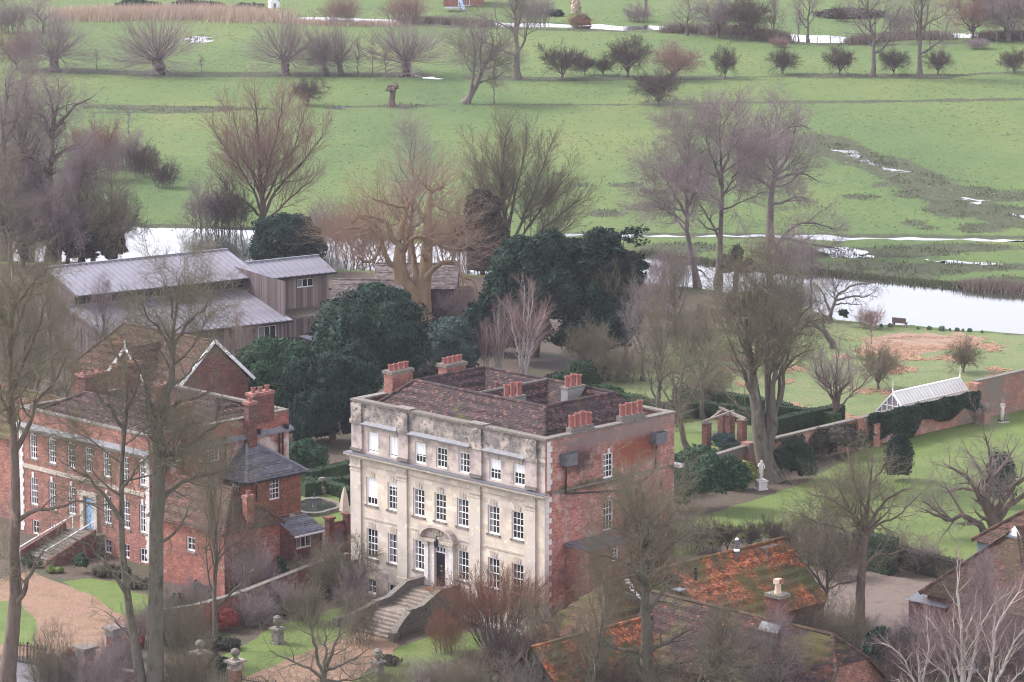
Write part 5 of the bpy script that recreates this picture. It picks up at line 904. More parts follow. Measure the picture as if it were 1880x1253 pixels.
# ------------------------------------------------------------------ garden wall, greenhouse, pergola, statues
gw_ = root('garden_wall', 'long old brick garden wall running up behind the lawn', 'wall', cM, -45)
def wall_run(x, y0, y1, z0a, z0b, key, capkey, par):
    mb = MB(); n = max(1, int((y1 - y0) / 3))
    for i in range(n):
        a, b = y0 + (y1 - y0) * i / n, y0 + (y1 - y0) * (i + 1) / n; za, zb = z0a + (z0b - z0a) * i / n, z0a + (z0b - z0a) * (i + 1) / n
        mb.quad((x + .2, a, 0), (x + .2, b, 0), (x + .2, b, zb), (x + .2, a, za)).quad((x - .2, b, 0), (x - .2, a, 0), (x - .2, a, za), (x - .2, b, zb))
    mb.quad((x - .2, y0, 0), (x + .2, y0, 0), (x + .2, y0, z0a), (x - .2, y0, z0a)).quad((x + .2, y1, 0), (x - .2, y1, 0), (x - .2, y1, z0b), (x + .2, y1, z0b)); mb.build('wall', K[key], par)
    m = max(1, int((y1 - y0) / 1.1))
    for i in range(m): a, b = y0 + (y1 - y0) * i / m, y0 + (y1 - y0) * (i + 1) / m; za, zb = z0a + (z0b - z0a) * i / m, z0a + (z0b - z0a) * (i + 1) / m; MB().beam((x, a + .006, za + .06), (x, b - .006, zb + .06), .52, .12).build('coping', K[capkey], par)
wall_run(-24, 39.0, 47, 1.9, 2.3, 'wall_brick', 'stone_mossy', gw_); wall_run(-24, 47.2, 75.3, 2.35, 2.55, 'wall_brick', 'stone_mossy', gw_); wall_run(-24.2, 75.8, 112, 3.3, 3.4, 'wall_brick', 'stone_mossy', gw_)
MB().box(-24.6, 37.2, 0, -23.2, 39.0, 2.2).build('pier', K['wall_brick'], gw_); MB().box(-24.9, 36.6, 2.2, -23.0, 39.2, 2.36).build('cap', K['white_stone'], gw_)
for y in (47.1, 60.3, 75.55): MB().box(-24.36, y - .35, 0, -23.5, y + .35, 2.62 if y < 70 else 3.3).build('pier', K['wall_brick'], gw_)
MB().quad((-23.7, 62.5, 0), (-23.2, 62.5, 0), (-23.6, 62.5, 2.0)).box(-23.78, 61.7, 0, -23.3, 62.49, 1.9).build('buttress', K['brick_pale'], gw_)
gh = root('greenhouse', 'white-framed lean greenhouse behind the ivy-covered wall', 'greenhouse', cM, -45)
gx0, gy0, gy1, gz0, gz1, hw2 = -26.6, 68.0, 76.8, 1.35, 3.1, 1.75
for s in (-1, 1):
    n = 22
    for half, (t0, t1) in enumerate(((0, .48), (.48, 1))):
        for k in range(2):
            ya, yb = gy0 + (gy1 - gy0) * k / 2, gy0 + (gy1 - gy0) * (k + 1) / 2; f = lambda t, o: (gx0 + s * hw2 * (1 - t), gz0 + (gz1 - gz0) * t + o)
            a, b = f(t0, .05 * half), f(t1, .05 * half); g = MB().quad((a[0], ya + .02, a[1]), (a[0], yb - .02, a[1]), (b[0], yb - .02, b[1]), (b[0], ya + .02, b[1])).build('roof_glass', K['glass_pale'], gh)
            bars = MB()
            for i in range(n // 2 + 1): y = ya + .03 + (yb - ya - .06) * i / (n // 2); bars.beam((a[0], y, a[1] + .02), (b[0], y, b[1] + .02), .05)
            bars.beam((a[0], ya, a[1] + .02), (a[0], yb, a[1] + .02), .07); bars.build('glazing_bar', K['white_paint'], g)
MB().beam((gx0, gy0, gz1 + .08), (gx0, gy1, gz1 + .08), .12).build('ridge', K['white_paint'], gh)
for y in (gy0, gy1): MB().lathe([(.06, 0), (.06, .2), (.03, .3), (.025, .9), (.0, 1.05)], 6).build('finial', K['white_paint'], gh, (gx0, y, gz1 + .1))
for y in (gy0, gy1):
    MB().quad((gx0 - hw2, y, gz0), (gx0 + hw2, y, gz0), (gx0, y, gz1)).build('gable_glass', K['curtain'], gh); q = MB()
    for i in range(-3, 4): x = i * .55; q.beam((gx0 + x, y - .03, gz0), (gx0 + x, y - .03, gz1 - abs(x) / hw2 * (gz1 - gz0)), .06)
    q.beam((gx0 - hw2, y - .03, gz0), (gx0, y - .03, gz1), .1).beam((gx0 + hw2, y - .03, gz0), (gx0, y - .03, gz1), .1).beam((gx0 - hw2, y - .03, gz0), (gx0 + hw2, y - .03, gz0), .1).beam((gx0 - hw2 * .6, y - .03, gz0 + .7), (gx0 + hw2 * .6, y - .03, gz0 + .7), .06); q.build('gable_frame', K['white_paint'], gh)
MB().box(gx0 - hw2, gy0, 0, gx0 + hw2, gy1, gz0 - .02).build('base_wall', K['wall_brick'], gh)
pg = root('brick_pergola', 'brick-pillared pergola with rough timber beams by the garden wall', 'pergola', G(1325, 838), -45)
PIL = [(1297, 828), (1326, 806), (1340, 812), (1362, 822)]
cp_ = G(1325, 838)[:2]; ca, sa = math.cos(math.radians(45)), math.sin(math.radians(45)); tops = []
for px, py in PIL:
    q = G(px, py)[:2] - cp_; lx, ly = q[0] * ca - q[1] * sa, q[0] * sa + q[1] * ca; tops.append((lx, ly))
    MB().box(lx - .28, ly - .28, 0, lx + .28, ly + .28, 2.25).build('pillar', K['brick_dark'], pg); MB().box(lx - .34, ly - .34, 2.25, lx + .34, ly + .34, 2.35).build('cap', K['stone_mossy'], pg)
for i, j in ((0, 1), (2, 3), (0, 2), (1, 3)): a, b = tops[i], tops[j]; d = nrm(np.array([b[0] - a[0], b[1] - a[1]])) * .6; MB().beam((a[0] - d[0], a[1] - d[1], 2.42 + .1 * (i == j - 2)), (b[0] + d[0], b[1] + d[1], 2.42 + .1 * (i == j - 2)), .14).build('beam', K['timber_grey'], pg)
def statue(name, label, px, py, h, pose, ped, key='white_stone'):
    s = root(name, label, 'statue', G(px, py), 25)
    if ped:
        MB().box(-.42, -.42, 0, .42, .42, .12).box(-.36, -.36, .12, .36, .36, ped - .1).box(-.43, -.43, ped - .1, .43, .43, ped).build('pedestal', K[key], s)
    me = bpy.data.meshes.new('figure'); k = h / 1.75; J = dict(pel=(0, 0, .92), wa=(.02, 0, 1.08), ch=(.0, 0, 1.32), ne=(.0, 0, 1.48), he=(.02, -.02, 1.60), to=(.02, -.02, 1.74), hl=(-.1, 0, .88), kl=(-.12, -.06, .48), al=(-.1, 0, .06), fl=(-.12, -.14, .02), hr=(.1, 0, .88), kr=(.1, -.02, .48), ar=(.1, .04, .06), fr=(.12, -.1, .02), sl=(-.19, 0, 1.4), sr=(.19, 0, 1.4), dr=(.02, .12, .5), d2=(.05, .14, .1))
    if pose: J.update(el=(-.3, -.05, 1.55), wl=(-.12, -.08, 1.78), er=(.3, -.06, 1.5), wr=(.12, -.1, 1.72))
    else: J.update(el=(-.3, -.04, 1.16), wl=(-.14, -.2, 1.05), er=(.3, -.02, 1.15), wr=(.18, -.18, .98))
    N_ = list(J); E_ = [('pel', 'wa'), ('wa', 'ch'), ('ch', 'ne'), ('ne', 'he'), ('he', 'to'), ('pel', 'hl'), ('hl', 'kl'), ('kl', 'al'), ('al', 'fl'), ('pel', 'hr'), ('hr', 'kr'), ('kr', 'ar'), ('ar', 'fr'), ('ch', 'sl'), ('sl', 'el'), ('el', 'wl'), ('ch', 'sr'), ('sr', 'er'), ('er', 'wr'), ('pel', 'dr'), ('dr', 'd2')]
    R_ = dict(pel=.17, wa=.14, ch=.18, ne=.07, he=.105, to=.07, hl=.12, kl=.085, al=.06, fl=.045, hr=.12, kr=.085, ar=.06, fr=.045, sl=.085, sr=.085, el=.06, er=.06, wl=.045, wr=.045, dr=.17, d2=.2)
    me.from_pydata([tuple(c * k for c in J[n]) for n in N_], [(N_.index(a), N_.index(b)) for a, b in E_], []); me.update(); me.materials.append(K[key]); o = inst('figure', me, s, (0, 0, ped))
    o.modifiers.new('skin', 'SKIN')
    if not me.skin_vertices: me.attributes.new('skin', 'FLOAT2', 'POINT')
    try:
        for v, n in zip(me.skin_vertices[0].data, N_): v.radius = (R_[n] * k, R_[n] * k); v.use_root = n == 'pel'
    except Exception as ex: print('skin', ex)
    o.modifiers.new('sub', 'SUBSURF').render_levels = 1
statue('garden_statue', 'white stone statue on square pedestal by the leaning garden tree', 1397, 899, 1.62, 0, .75)
statue('garden_statue', 'white stone statue with raised arms before the far garden wall', 1840, 775, 1.5, 1, .12)
ux = root('wall_urn', 'weathered stone urn on a pier beside the ivy-covered wall', 'urn', G(1806, 778), -45); MB().box(-.35, -.35, 0, .35, .35, .9).build('pedestal', K['wall_brick'], ux); MB().lathe([(.2, 0), (.12, .15), (.3, .4), (.42, .7), (.38, .75), (.15, .8)], 10).build('bowl', K['stone_mossy'], ux, (0, 0, .9))
# ------------------------------------------------------------------ fountain garden left of the stone house
fo = root('fountain_pond', 'low stone-edged lobed pond on the small lawn', 'pond', G(577, 934), 0)
mb = MB(); n = 24
for i in range(n):
    R0 = lambda t: 1.55 * (1 + .18 * abs(math.cos(2 * t))); a, b = 2 * math.pi * i / n, 2 * math.pi * (i + 1) / n
    p = lambda t, k: (R0(t) * k * math.cos(t) * 1.15, R0(t) * k * math.sin(t) * 1.5)
    A, B_, C1, D1 = p(a, 1), p(b, 1), p(b, .84), p(a, .84); mb.quad((*A, .28), (*B_, .28), (*C1, .28), (*D1, .28)).quad((*A, 0), (*B_, 0), (*B_, .28), (*A, .28)).quad((*C1, .1), (*D1, .1), (*D1, .28), (*C1, .28))
mb.build('rim', K['stone_mossy'], fo); q = MB(); q.quad(*[(R0(2 * math.pi * i / n) * .86 * math.cos(2 * math.pi * i / n) * 1.15, R0(2 * math.pi * i / n) * .86 * math.sin(2 * math.pi * i / n) * 1.5, .16) for i in range(n)]).build('pond_water', K['water'], fo)
MB().lathe([(.16, 0), (.1, .2), (.08, .6), (.3, .68), (.05, .72), (.05, 1.0), (.0, 1.15)], 8).build('fountain', K['lead_dark'], fo, (0, 0, .15))
um = root('parasol', 'closed cream parasol at the corner of the stone house', 'parasol', G(633, 962), 0)
mb = MB(); prof = [(.10, .9), (.34, 1.0), (.30, 1.5), (.2, 2.2), (.06, 2.75), (.02, 2.85)]; m_ = 10
for j in range(len(prof) - 1):
    for i in range(m_):
        f = lambda k, jj: (prof[jj][0] * (1 + .22 * (k % 2)) * math.cos(2 * math.pi * k / m_), prof[jj][0] * (1 + .22 * (k % 2)) * math.sin(2 * math.pi * k / m_), prof[jj][1]); mb.quad(f(i, j), f((i + 1) % m_, j), f((i + 1) % m_, j + 1), f(i, j + 1))
mb.build('canopy', K['canvas'], um); pole(um, 'pole', 'timber_grey', [(0, 0, 0), (0, 0, 2.9)], .03); MB().lathe([(.3, 0), (.3, .08), (.05, .12)], 10).build('base', K['lead_dark'], um)
ur = root('garden_urn', 'small stone urn among the clipped hedges of the parterre', 'urn', G(592, 905), 0); MB().box(-.3, -.3, 0, .3, .3, .5).build('pedestal', K['stone'], ur); MB().lathe([(.15, 0), (.1, .1), (.3, .5), (.24, .7)], 8).build('bowl', K['stone_mossy'], ur, (0, 0, .5))
# ------------------------------------------------------------------ front boundary: piers, railings, low walls
def pier(label, px, py, h, w_, key, capkey, ball=True, name='gate_pier'):
    p = root(name, label, 'pier', G(px, py), -45); MB().box(-w_ / 2, -w_ / 2, 0, w_ / 2, w_ / 2, h).box(-w_ / 2 - .05, -w_ / 2 - .05, 0, w_ / 2 + .05, w_ / 2 + .05, .3).build('shaft', K[key], p)
    MB().box(-w_ / 2 - .06, -w_ / 2 - .06, h, w_ / 2 + .06, w_ / 2 + .06, h + .45).box(-w_ / 2 - .22, -w_ / 2 - .22, h + .45, w_ / 2 + .22, w_ / 2 + .22, h + .6).build('cap', K[capkey], p)
    if ball: MB().lathe([(.3, 0), (.2, .1), (.14, .22), (.26, .34), (.31, .5), (.26, .66), (.1, .76), (.0, .78)], 10).build('finial', K['stone_mossy'], p, (0, 0, h + .6))
pier('brick gate pier with lichened stone cap and ball, left of the pair', 368, 1262, 1.75, .62, 'brick_dark', 'stone_mossy'); pier('brick gate pier with stone cap and ball at the path mouth', 433, 1278, 1.75, .62, 'brick_old', 'stone_worn')
pier('tall two-tier gate pier with white caps by the drive', 210, 1208, 1.5, .72, 'brick_dark', 'stone_pale', False); pier('brick end pier in front of the gravel circle', 158, 1246, 1.55, .8, 'brick', 'stone_mossy', False)
def railing(label, a, b, h=1.35, n=24, base=.0):
    A, B_ = G(*a), G(*b); r_ = root('railing', label, 'railing', A, 0); d = B_ - A; mb = MB()
    for i in range(n + 1): p = d * i / n; mb.beam((p[0], p[1], base), (p[0], p[1], h + (.0 if i % 2 else .08)), .035)
    tag(mb.build('bar', K['iron'], r_), kind='stuff'); MB().beam((0, 0, h - .15), (d[0], d[1], h - .15), .05).build('rail', K['iron'], r_); MB().beam((0, 0, base + .12), (d[0], d[1], base + .12), .05).build('rail', K['iron'], r_)
    for t in (0, .5, 1): MB().beam((d[0] * t, d[1] * t, 0), (d[0] * t, d[1] * t, h + .15), .08).build('post', K['iron'], r_)
    if base: MB().beam((0, 0, base / 2), (d[0], d[1], base / 2), .3, base).build('plinth', K['brick_dark'], r_)
railing('black iron railings beside the round drive lawn', (18, 1214), (85, 1226), 1.35, 26); railing('black iron railings left of the pair of ball-topped piers', (298, 1256), (358, 1264), 1.3, 22, .3)
railing('black iron gate between the two ball-topped piers', (378, 1266), (424, 1276), 1.6, 16); railing('black iron railings along the gravel path foot', (444, 1280), (570, 1300), 1.3, 40, .2)
lwl = root('front_wall', 'low brick front wall below the gravel circle', 'wall', G(88, 1228), 0); d = G(150, 1246) - G(88, 1228); MB().beam((0, 0, .5), (d[0], d[1], .5), .35, 1.0).build('wall', K['wall_brick'], lwl); MB().beam((0, 0, 1.06), (d[0], d[1], 1.06), .46, .1).build('coping', K['stone_mossy'], lwl)
lw2 = root('front_wall', 'low overgrown brick wall between drive pier and twin trunks', 'wall', G(170, 1248), 0); d = G(260, 1262) - G(170, 1248); MB().beam((0, 0, .45), (d[0], d[1], .45), .35, .9).build('wall', K['brick_dark'], lw2); MB().beam((0, 0, .95), (d[0], d[1], .95), .46, .1).build('coping', K['stone_mossy'], lw2)
gwl = root('front_garden_wall', 'weathered brick wall between the two front gardens', 'wall', G(300, 1172), 0); pth = [(300, 1172), (360, 1163), (440, 1140), (520, 1108), (590, 1080), (640, 1066)]
for i, (a, b) in enumerate(zip(pth[:-1], pth[1:])):
    A, B_ = G(*a) - G(*pth[0]), G(*b) - G(*pth[0]); MB().beam((A[0], A[1], .95), (B_[0], B_[1], .95), .34, 1.9).build('wall', K['brick_old' if i % 2 else 'wall_brick'], gwl); MB().beam((A[0], A[1], 1.95), (B_[0], B_[1], 1.95), .46, .1).build('coping', K['stone_mossy'], gwl)
def plinth_urn(label, px, py, h, mat1, mat2, key2='garden_ornament'):
    p = root(key2, label, 'ornament', G(px, py), -40); MB().box(-.38, -.38, 0, .38, .38, .14).box(-.3, -.3, .14, .3, .3, h * .55).box(-.42, -.42, h * .55, .42, .42, h * .63).build('pedestal', K[mat1], p); MB().lathe([(.2, 0), (.13, .12), (.26, .3), (.32, .5), (.24, .6), (.3, .68), (.1, .82)], 9).build('urn', K[mat2], p, (0, 0, h * .63))
plinth_urn('white stone pedestal with brown urn on the front lawn', 510, 1182, 1.75, 'stone_pale', 'stone_mossy'); plinth_urn('lichened tiered stone ornament beside the gravel path', 694, 1240, 1.5, 'stone_pale', 'stone_pale')
bs = root('river_bench', 'weathered wooden seat on the grass bank facing the river', 'bench', G(1651, 601), 150)
MB().box(-.7, -.4, .4, .7, .05, .46).build('seat', K['bark_brown'], bs); MB().box(-.7, .05, .4, .7, .12, .9).build('backrest', K['bark_brown'], bs)
for x in (-.66, .58): MB().box(x, -.38, 0, x + .08, .1, .4).build('leg', K['timber_grey'], bs)
# ------------------------------------------------------------------ far gardens across the second river
fh = root('far_house', 'orange brick house cut off by the top edge', 'house', G(852, 12), 0); mb = inst('wall', wall_mesh(3.2, 0, 5.5, [(-.9, .1, .9, 1.3)], 'brick', x0=-3.4), fh); window(fh, -.9, 0, .1, 1.8, 1.2, 4, 1, seed=81, sill=False)
MB().box(-3.4, .1, 0, 3.2, 7, 5.5).build('wall', K['brick'], fh); roof(fh, [((-3.7, -.3, 5.4), (3.5, -.3, 5.4), (3.5, 3.5, 8), (-3.7, 3.5, 8)), ((3.5, 7.3, 5.4), (-3.7, 7.3, 5.4), (-3.7, 3.5, 8), (3.5, 3.5, 8))], 'tile_brown', seed='fh')
sl_ = root('slide', 'pale blue garden slide with white frame far across the river', 'slide', G(846, 18), 20); MB().beam((0, -1.6, .1), (0, .3, 1.6), .5, .08).build('chute', K['door_blue'], sl_); MB().beam((-.3, .4, 0), (-.3, .3, 1.7), .08).beam((.3, .4, 0), (.3, .3, 1.7), .08).beam((-1.2, .4, 1.7), (1.2, .4, 1.7), .08).build('frame', K['white_paint'], sl_)
ph = root('playhouse', 'small white garden playhouse across the far river', 'playhouse', G(503, 15), 20); MB().box(-.75, -.6, 0, .75, .6, 1.0).quad((-.75, -.6, 1.0), (.75, -.6, 1.0), (0, -.6, 1.7)).build('wall', K['white_paint'], ph); MB().quad((-.9, -.7, .95), (-.9, .7, .95), (0, .7, 1.78), (0, -.7, 1.78)).quad((.9, .7, .95), (.9, -.7, .95), (0, -.7, 1.78), (0, .7, 1.78)).build('roof', K['white_stone'], ph); MB().box(-.25, -.62, 0, .2, -.6, .8).build('door', K['lead'], ph)
tr = root('trampoline', 'low round trampoline on the far garden lawn', 'trampoline', G(832, 21), 0); MB().lathe([(1.4, .5), (1.5, .55), (1.4, .6)], 14).build('frame', K['lead'], tr)
for i in range(3): MB().beam((math.cos(i * 2.1) * 1.35, math.sin(i * 2.1) * 1.35, 0), (math.cos(i * 2.1) * 1.35, math.sin(i * 2.1) * 1.35, .5), .07).build('leg', K['lead'], tr)
fp = [(1245, 60), (1275, 62), (1300, 64), (1325, 66), (1350, 68), (1375, 70), (1398, 72), (1460, 80), (1480, 81), (1500, 82), (1525, 82), (1830, 76), (1855, 75), (1876, 74)]
for x, y in fp: tag(MB().beam((0, 0, 0), (0, 0, 1.25), .14).build('fence_post', K['timber_grey'], None, G(x, y)), 'grey fence post on the near bank of the far river', 'fence post', 'fence posts along the far river')
# ------------------------------------------------------------------ bare winter trees: limbs, branches and twigs as tapered tubes
def resample(pts, K_, wig, r):
    P = np.array(pts, float); L = np.concatenate([[0], np.cumsum(np.linalg.norm(np.diff(P, axis=0), axis=1))]); t = np.linspace(0, L[-1], K_)
    # Catmull-Rom through the given points
    Q = np.vstack([2 * P[0] - P[1], P, 2 * P[-1] - P[-2]]); out = []
    for x in t:
        i = min(np.searchsorted(L, x, 'right') - 1, len(P) - 2); u = (x - L[i]) / max(L[i + 1] - L[i], 1e-6); a, b, c, d = Q[i], Q[i + 1], Q[i + 2], Q[i + 3]
        out.append(.5 * (2 * b + (c - a) * u + (2 * a - 5 * b + 4 * c - d) * u * u + (3 * b - a - 3 * c + d) * u ** 3))
    o = np.array(out); o[1:-1] += r.normal(0, wig, (K_ - 2, 3)); return o
def sprout(P, R, r, n=0, t0=.2, t1=1, a0=55, a1=30, l0=.6, l1=.3, K_=4, wig=.12, up=.12, rr=.55, rmin=.006, absl=False, taper=.9, jit=.3, pm=0, nmin=3, lmax=0):
    """children of the branches P (N,K,3): n each, set round the parent, angled off it by a0 (near its foot) .. a1 (at its tip)"""
    N, Kp, _ = P.shape
    if pm: n = np.clip(np.round(np.linalg.norm(np.diff(P, axis=1), axis=2).sum(1) * pm * (t1 - np.broadcast_to(np.asarray(t0, float), (N,))) * r.uniform(.8, 1.2, N)), nmin, 60).astype(int)
    n = np.broadcast_to(np.asarray(n), (N,)); tot = int(n.sum()); par = np.repeat(np.arange(N), n)
    t0 = np.broadcast_to(np.asarray(t0, float), (N,))[par]
    j = np.arange(tot) - np.repeat(np.cumsum(n) - n, n); s = np.clip((j + r.uniform(.1, .9, tot)) / n[par], 0, 1); t = t0 + (t1 - t0) * s
    f = t * (Kp - 1); i = np.minimum(f.astype(int), Kp - 2); u = (f - i)[:, None]
    p = P[par, i] * (1 - u) + P[par, i + 1] * u; d = nrm(P[par, i + 1] - P[par, i]); rad = R[par, i] * (1 - u[:, 0]) + R[par, i + 1] * u[:, 0]
    ref = np.where(np.abs(d[:, 2:3]) > .9, np.array([1.0, 0, 0]), np.array([0, 0, 1.0])); x = nrm(np.cross(d, ref)); y = np.cross(d, x)
    az = j * 2.39996 + np.repeat(r.uniform(0, 6.28, N), n) + r.normal(0, .4, tot); an = np.radians(a0 + (a1 - a0) * s + r.normal(0, 9, tot))[:, None]
    D = d * np.cos(an) + (x * np.cos(az)[:, None] + y * np.sin(az)[:, None]) * np.sin(an)
    pl = np.ones(tot) if absl else np.linalg.norm(np.diff(P, axis=1), axis=2).sum(1)[par]
    if lmax: pl = np.minimum(pl, lmax / l0)
    L = pl * (l0 + (l1 - l0) * s) * r.uniform(1 - jit, 1 + jit, tot); st = (L / (K_ - 1))[:, None]
    pts = [p]; D = nrm(D)
    for k in range(K_ - 1):
        D = nrm(D + r.normal(0, wig, (tot, 3)) + np.array([0, 0, up])); pts.append(pts[-1] + D * st)
    C_ = np.stack(pts, 1); r0 = np.maximum(rad * rr, rmin); RR = np.maximum(r0[:, None] * (1 - taper * np.linspace(0, 1, K_))[None], rmin * .6)
    return C_, RR
def tree_meshes(name, limbs, levels, r, bk, tw, split=1, sides=(8, 6, 5, 3, 3, 3)):
    """limbs: list of (points, r0, r1). levels: dicts for sprout. First `split` generations join the trunk mesh."""
    Kl = 12; P = np.stack([resample(p, Kl, w_, r) for p, a, b, w_ in limbs]); t = np.linspace(0, 1, Kl)
    R = np.stack([a + (b - a) * t ** .8 + (a * .45 * np.maximum(0, 1 - t * 9) if k == 0 else 0) for k, (p, a, b, w_) in enumerate(limbs)])
    gen = [(P, R)]
    for lv in levels:
        lv = dict(lv); src = lv.pop('src', -1); g = gen[src]; only = lv.pop('only', None)
        if only is not None: g = (g[0][only], g[1][only])
        gen.append(sprout(g[0], g[1], r, **lv))
    tm = [tubes(p, q, sides[min(i, 5)]) for i, (p, q) in enumerate(gen)]
    a = mesh_np(name + '_trunk', *join(tm[:split + 1]), K[bk], True); b = mesh_np(name + '_crown', *join(tm[split + 1:]), K[tw]) if len(tm) > split + 1 else None
    return a, b
def kind(k, seed, H, Wd=None):
    r = rng_of(k + str(seed)); Wd = Wd or H * .8; q = Wd / 2
    if k == 'broad':
        th = H * .3; limbs = [([(0, 0, 0), (r.normal(0, .2), r.normal(0, .2), th), (r.normal(0, .6), r.normal(0, .6), H * .62), (r.normal(0, .8), r.normal(0, .8), H * .93)], H * .028, .03, .08)]
        lv = [dict(n=17, t0=.2, t1=.97, a0=64, a1=22, l0=q * 1.1, l1=q * .55, K_=7, wig=.16, up=.17, rr=.6, absl=True), dict(n=9, t0=.2, t1=1, a0=50, a1=30, l0=.62, l1=.3, K_=5, wig=.18, up=.08, rr=.6), dict(n=8, t0=.15, a0=50, a1=28, l0=.6, l1=.4, K_=4, wig=.2, up=.08, rr=.6, rmin=.009), dict(n=7, t0=.1, a0=48, a1=25, l0=.6, l1=.5, K_=2, wig=.2, up=.06, rr=.7, rmin=.008)]
        return limbs, lv, 2
    if k == 'fan':                                              # many stems rising from low down and spreading
        limbs = [([(0, 0, 0), (.1, 0, H * .3), (r.normal(0, .3), .2, H * .6), (r.normal(0, .5), .3, H)], H * .026, .02, .06)]
        for i in range(9):
            a = i * 2.4 + r.normal(0, .3); s = r.uniform(.35, 1); e = q * s; z0 = H * r.uniform(.06, .3)
            limbs.append(([(0, 0, z0), (math.cos(a) * e * .35, math.sin(a) * e * .35, z0 + H * .22), (math.cos(a) * e * .75, math.sin(a) * e * .75, H * .58), (math.cos(a) * e, math.sin(a) * e, H * (1 - .3 * s))], H * .014, .015, .1))
        lv = [dict(n=13, t0=.25, t1=1, a0=38, a1=22, l0=.40, l1=.16, K_=6, wig=.08, up=.14, rr=.5), dict(n=9, t0=.15, a0=38, a1=22, l0=.5, l1=.3, K_=4, wig=.1, up=.1, rr=.55, rmin=.009), dict(n=8, t0=.1, a0=36, a1=20, l0=.55, l1=.45, K_=2, wig=.12, up=.08, rr=.7, rmin=.008)]
        return limbs, lv, 1
    if k == 'pollard':                                          # squat trunk, knuckled head, long straight rods
        th = H * .27; ln = r.uniform(-.5, .5); limbs = [([(0, 0, 0), (ln * .3, 0, th * .5), (ln, 0, th)], H * .075, H * .06, .06)]
        for i in range(9): a = i * 2.4; limbs.append(([(ln, 0, th * .85), (ln + math.cos(a) * .45, math.sin(a) * .45, th * 1.0), (ln + math.cos(a) * .9, math.sin(a) * .9, th * 1.14 + r.uniform(-.2, .3))], H * .03, H * .018, .05))
        lv = [dict(n=np.array([30] + [15] * 9), t0=.72, t1=1, a0=80, a1=40, l0=H * .52, l1=H * .66, K_=6, wig=.035, up=.085, rr=.13, absl=True, rmin=.02, jit=.25), dict(n=7, t0=.2, a0=22, a1=14, l0=.5, l1=.3, K_=4, wig=.06, up=.05, rr=.6, rmin=.012), dict(n=4, t0=.2, a0=26, a1=16, l0=.5, l1=.35, K_=3, wig=.08, up=.04, rr=.7, rmin=.011)]
        return limbs, lv, 0
    if k == 'thorn':                                            # short-trunked dense rounded thorn
        limbs = [([(0, 0, 0), (.1, 0, H * .18), (0, .1, H * .45), (.2, 0, H * .85)], H * .035, .03, .08)]
        for i in range(6): a = i * 1.05 + r.normal(0, .2); limbs.append(([(0, 0, H * .12), (math.cos(a) * q * .45, math.sin(a) * q * .45, H * .42), (math.cos(a) * q * .85, math.sin(a) * q * .85, H * r.uniform(.55, .8))], H * .018, .02, .1))
        lv = [dict(n=13, t0=.22, t1=1, a0=60, a1=35, l0=.5, l1=.28, K_=5, wig=.2, up=.06, rr=.55), dict(n=11, t0=.1, a0=55, a1=35, l0=.55, l1=.4, K_=4, wig=.22, up=.03, rr=.6, rmin=.012), dict(n=8, t0=.1, a0=52, a1=30, l0=.6, l1=.5, K_=2, wig=.22, up=.0, rr=.7, rmin=.011)]
        return limbs, lv, 1
    if k == 'shrub':                                            # many stems from the ground
        limbs = []
        for i in range(24): a = i * 2.4; s = math.sqrt((i + .5) / 24); limbs.append(([(math.cos(a) * .6 * q * s, math.sin(a) * .6 * q * s, 0), (math.cos(a) * q * s * .75, math.sin(a) * q * s * .75, H * .4), (math.cos(a) * q * s, math.sin(a) * q * s, H * r.uniform(.55, 1.0) * (1 - .35 * s * s))], H * .007 + .008, .008, .08))
        lv = [dict(n=10, t0=.1, t1=1, a0=48, a1=28, l0=.5, l1=.24, K_=5, wig=.13, up=.1, rr=.6), dict(n=8, t0=.1, a0=45, a1=28, l0=.5, l1=.35, K_=3, wig=.15, up=.04, rr=.6, rmin=.009), dict(n=5, t0=.1, a0=42, a1=25, l0=.55, l1=.5, K_=2, wig=.15, up=.04, rr=.7, rmin=.008)]
        return limbs, lv, 0
    if k == 'birch':                                            # a clump of slim pale stems, fine drooping-tipped twigs
        limbs = []
        for i in range(8): a = i * 2.4 + r.normal(0, .3); s = (i / 8) ** .7; limbs.append(([(math.cos(a) * .2, math.sin(a) * .2, 0), (math.cos(a) * q * s * .45, math.sin(a) * q * s * .45, H * .4), (math.cos(a) * q * s, math.sin(a) * q * s, H * (1 - .4 * s))], H * .011 + .015, .012, .06))
        lv = [dict(n=13, t0=.22, t1=1, a0=34, a1=22, l0=.34, l1=.13, K_=6, wig=.07, up=.08, rr=.5), dict(n=9, t0=.15, a0=34, a1=22, l0=.5, l1=.35, K_=4, wig=.1, up=.04, rr=.5, rmin=.007), dict(n=6, t0=.1, a0=34, a1=22, l0=.6, l1=.5, K_=2, wig=.12, up=.0, rr=.7, rmin=.006)]
        return limbs, lv, 1
    if k == 'sapling':
        limbs = [([(0, 0, 0), (.05, 0, H * .4), (r.normal(0, .15), 0, H)], H * .014 + .01, .012, .04)]
        return limbs, [dict(n=22, t0=.3, t1=1, a0=42, a1=25, l0=q * 1.2, l1=q * .5, K_=5, wig=.1, up=.1, rr=.55, absl=True), dict(n=8, t0=.15, a0=40, a1=25, l0=.5, l1=.35, K_=4, wig=.12, up=.05, rr=.6, rmin=.009), dict(n=5, t0=.1, a0=40, a1=25, l0=.5, l1=.4, K_=3, wig=.12, up=.03, rr=.7, rmin=.008)], 0
_lib = {}
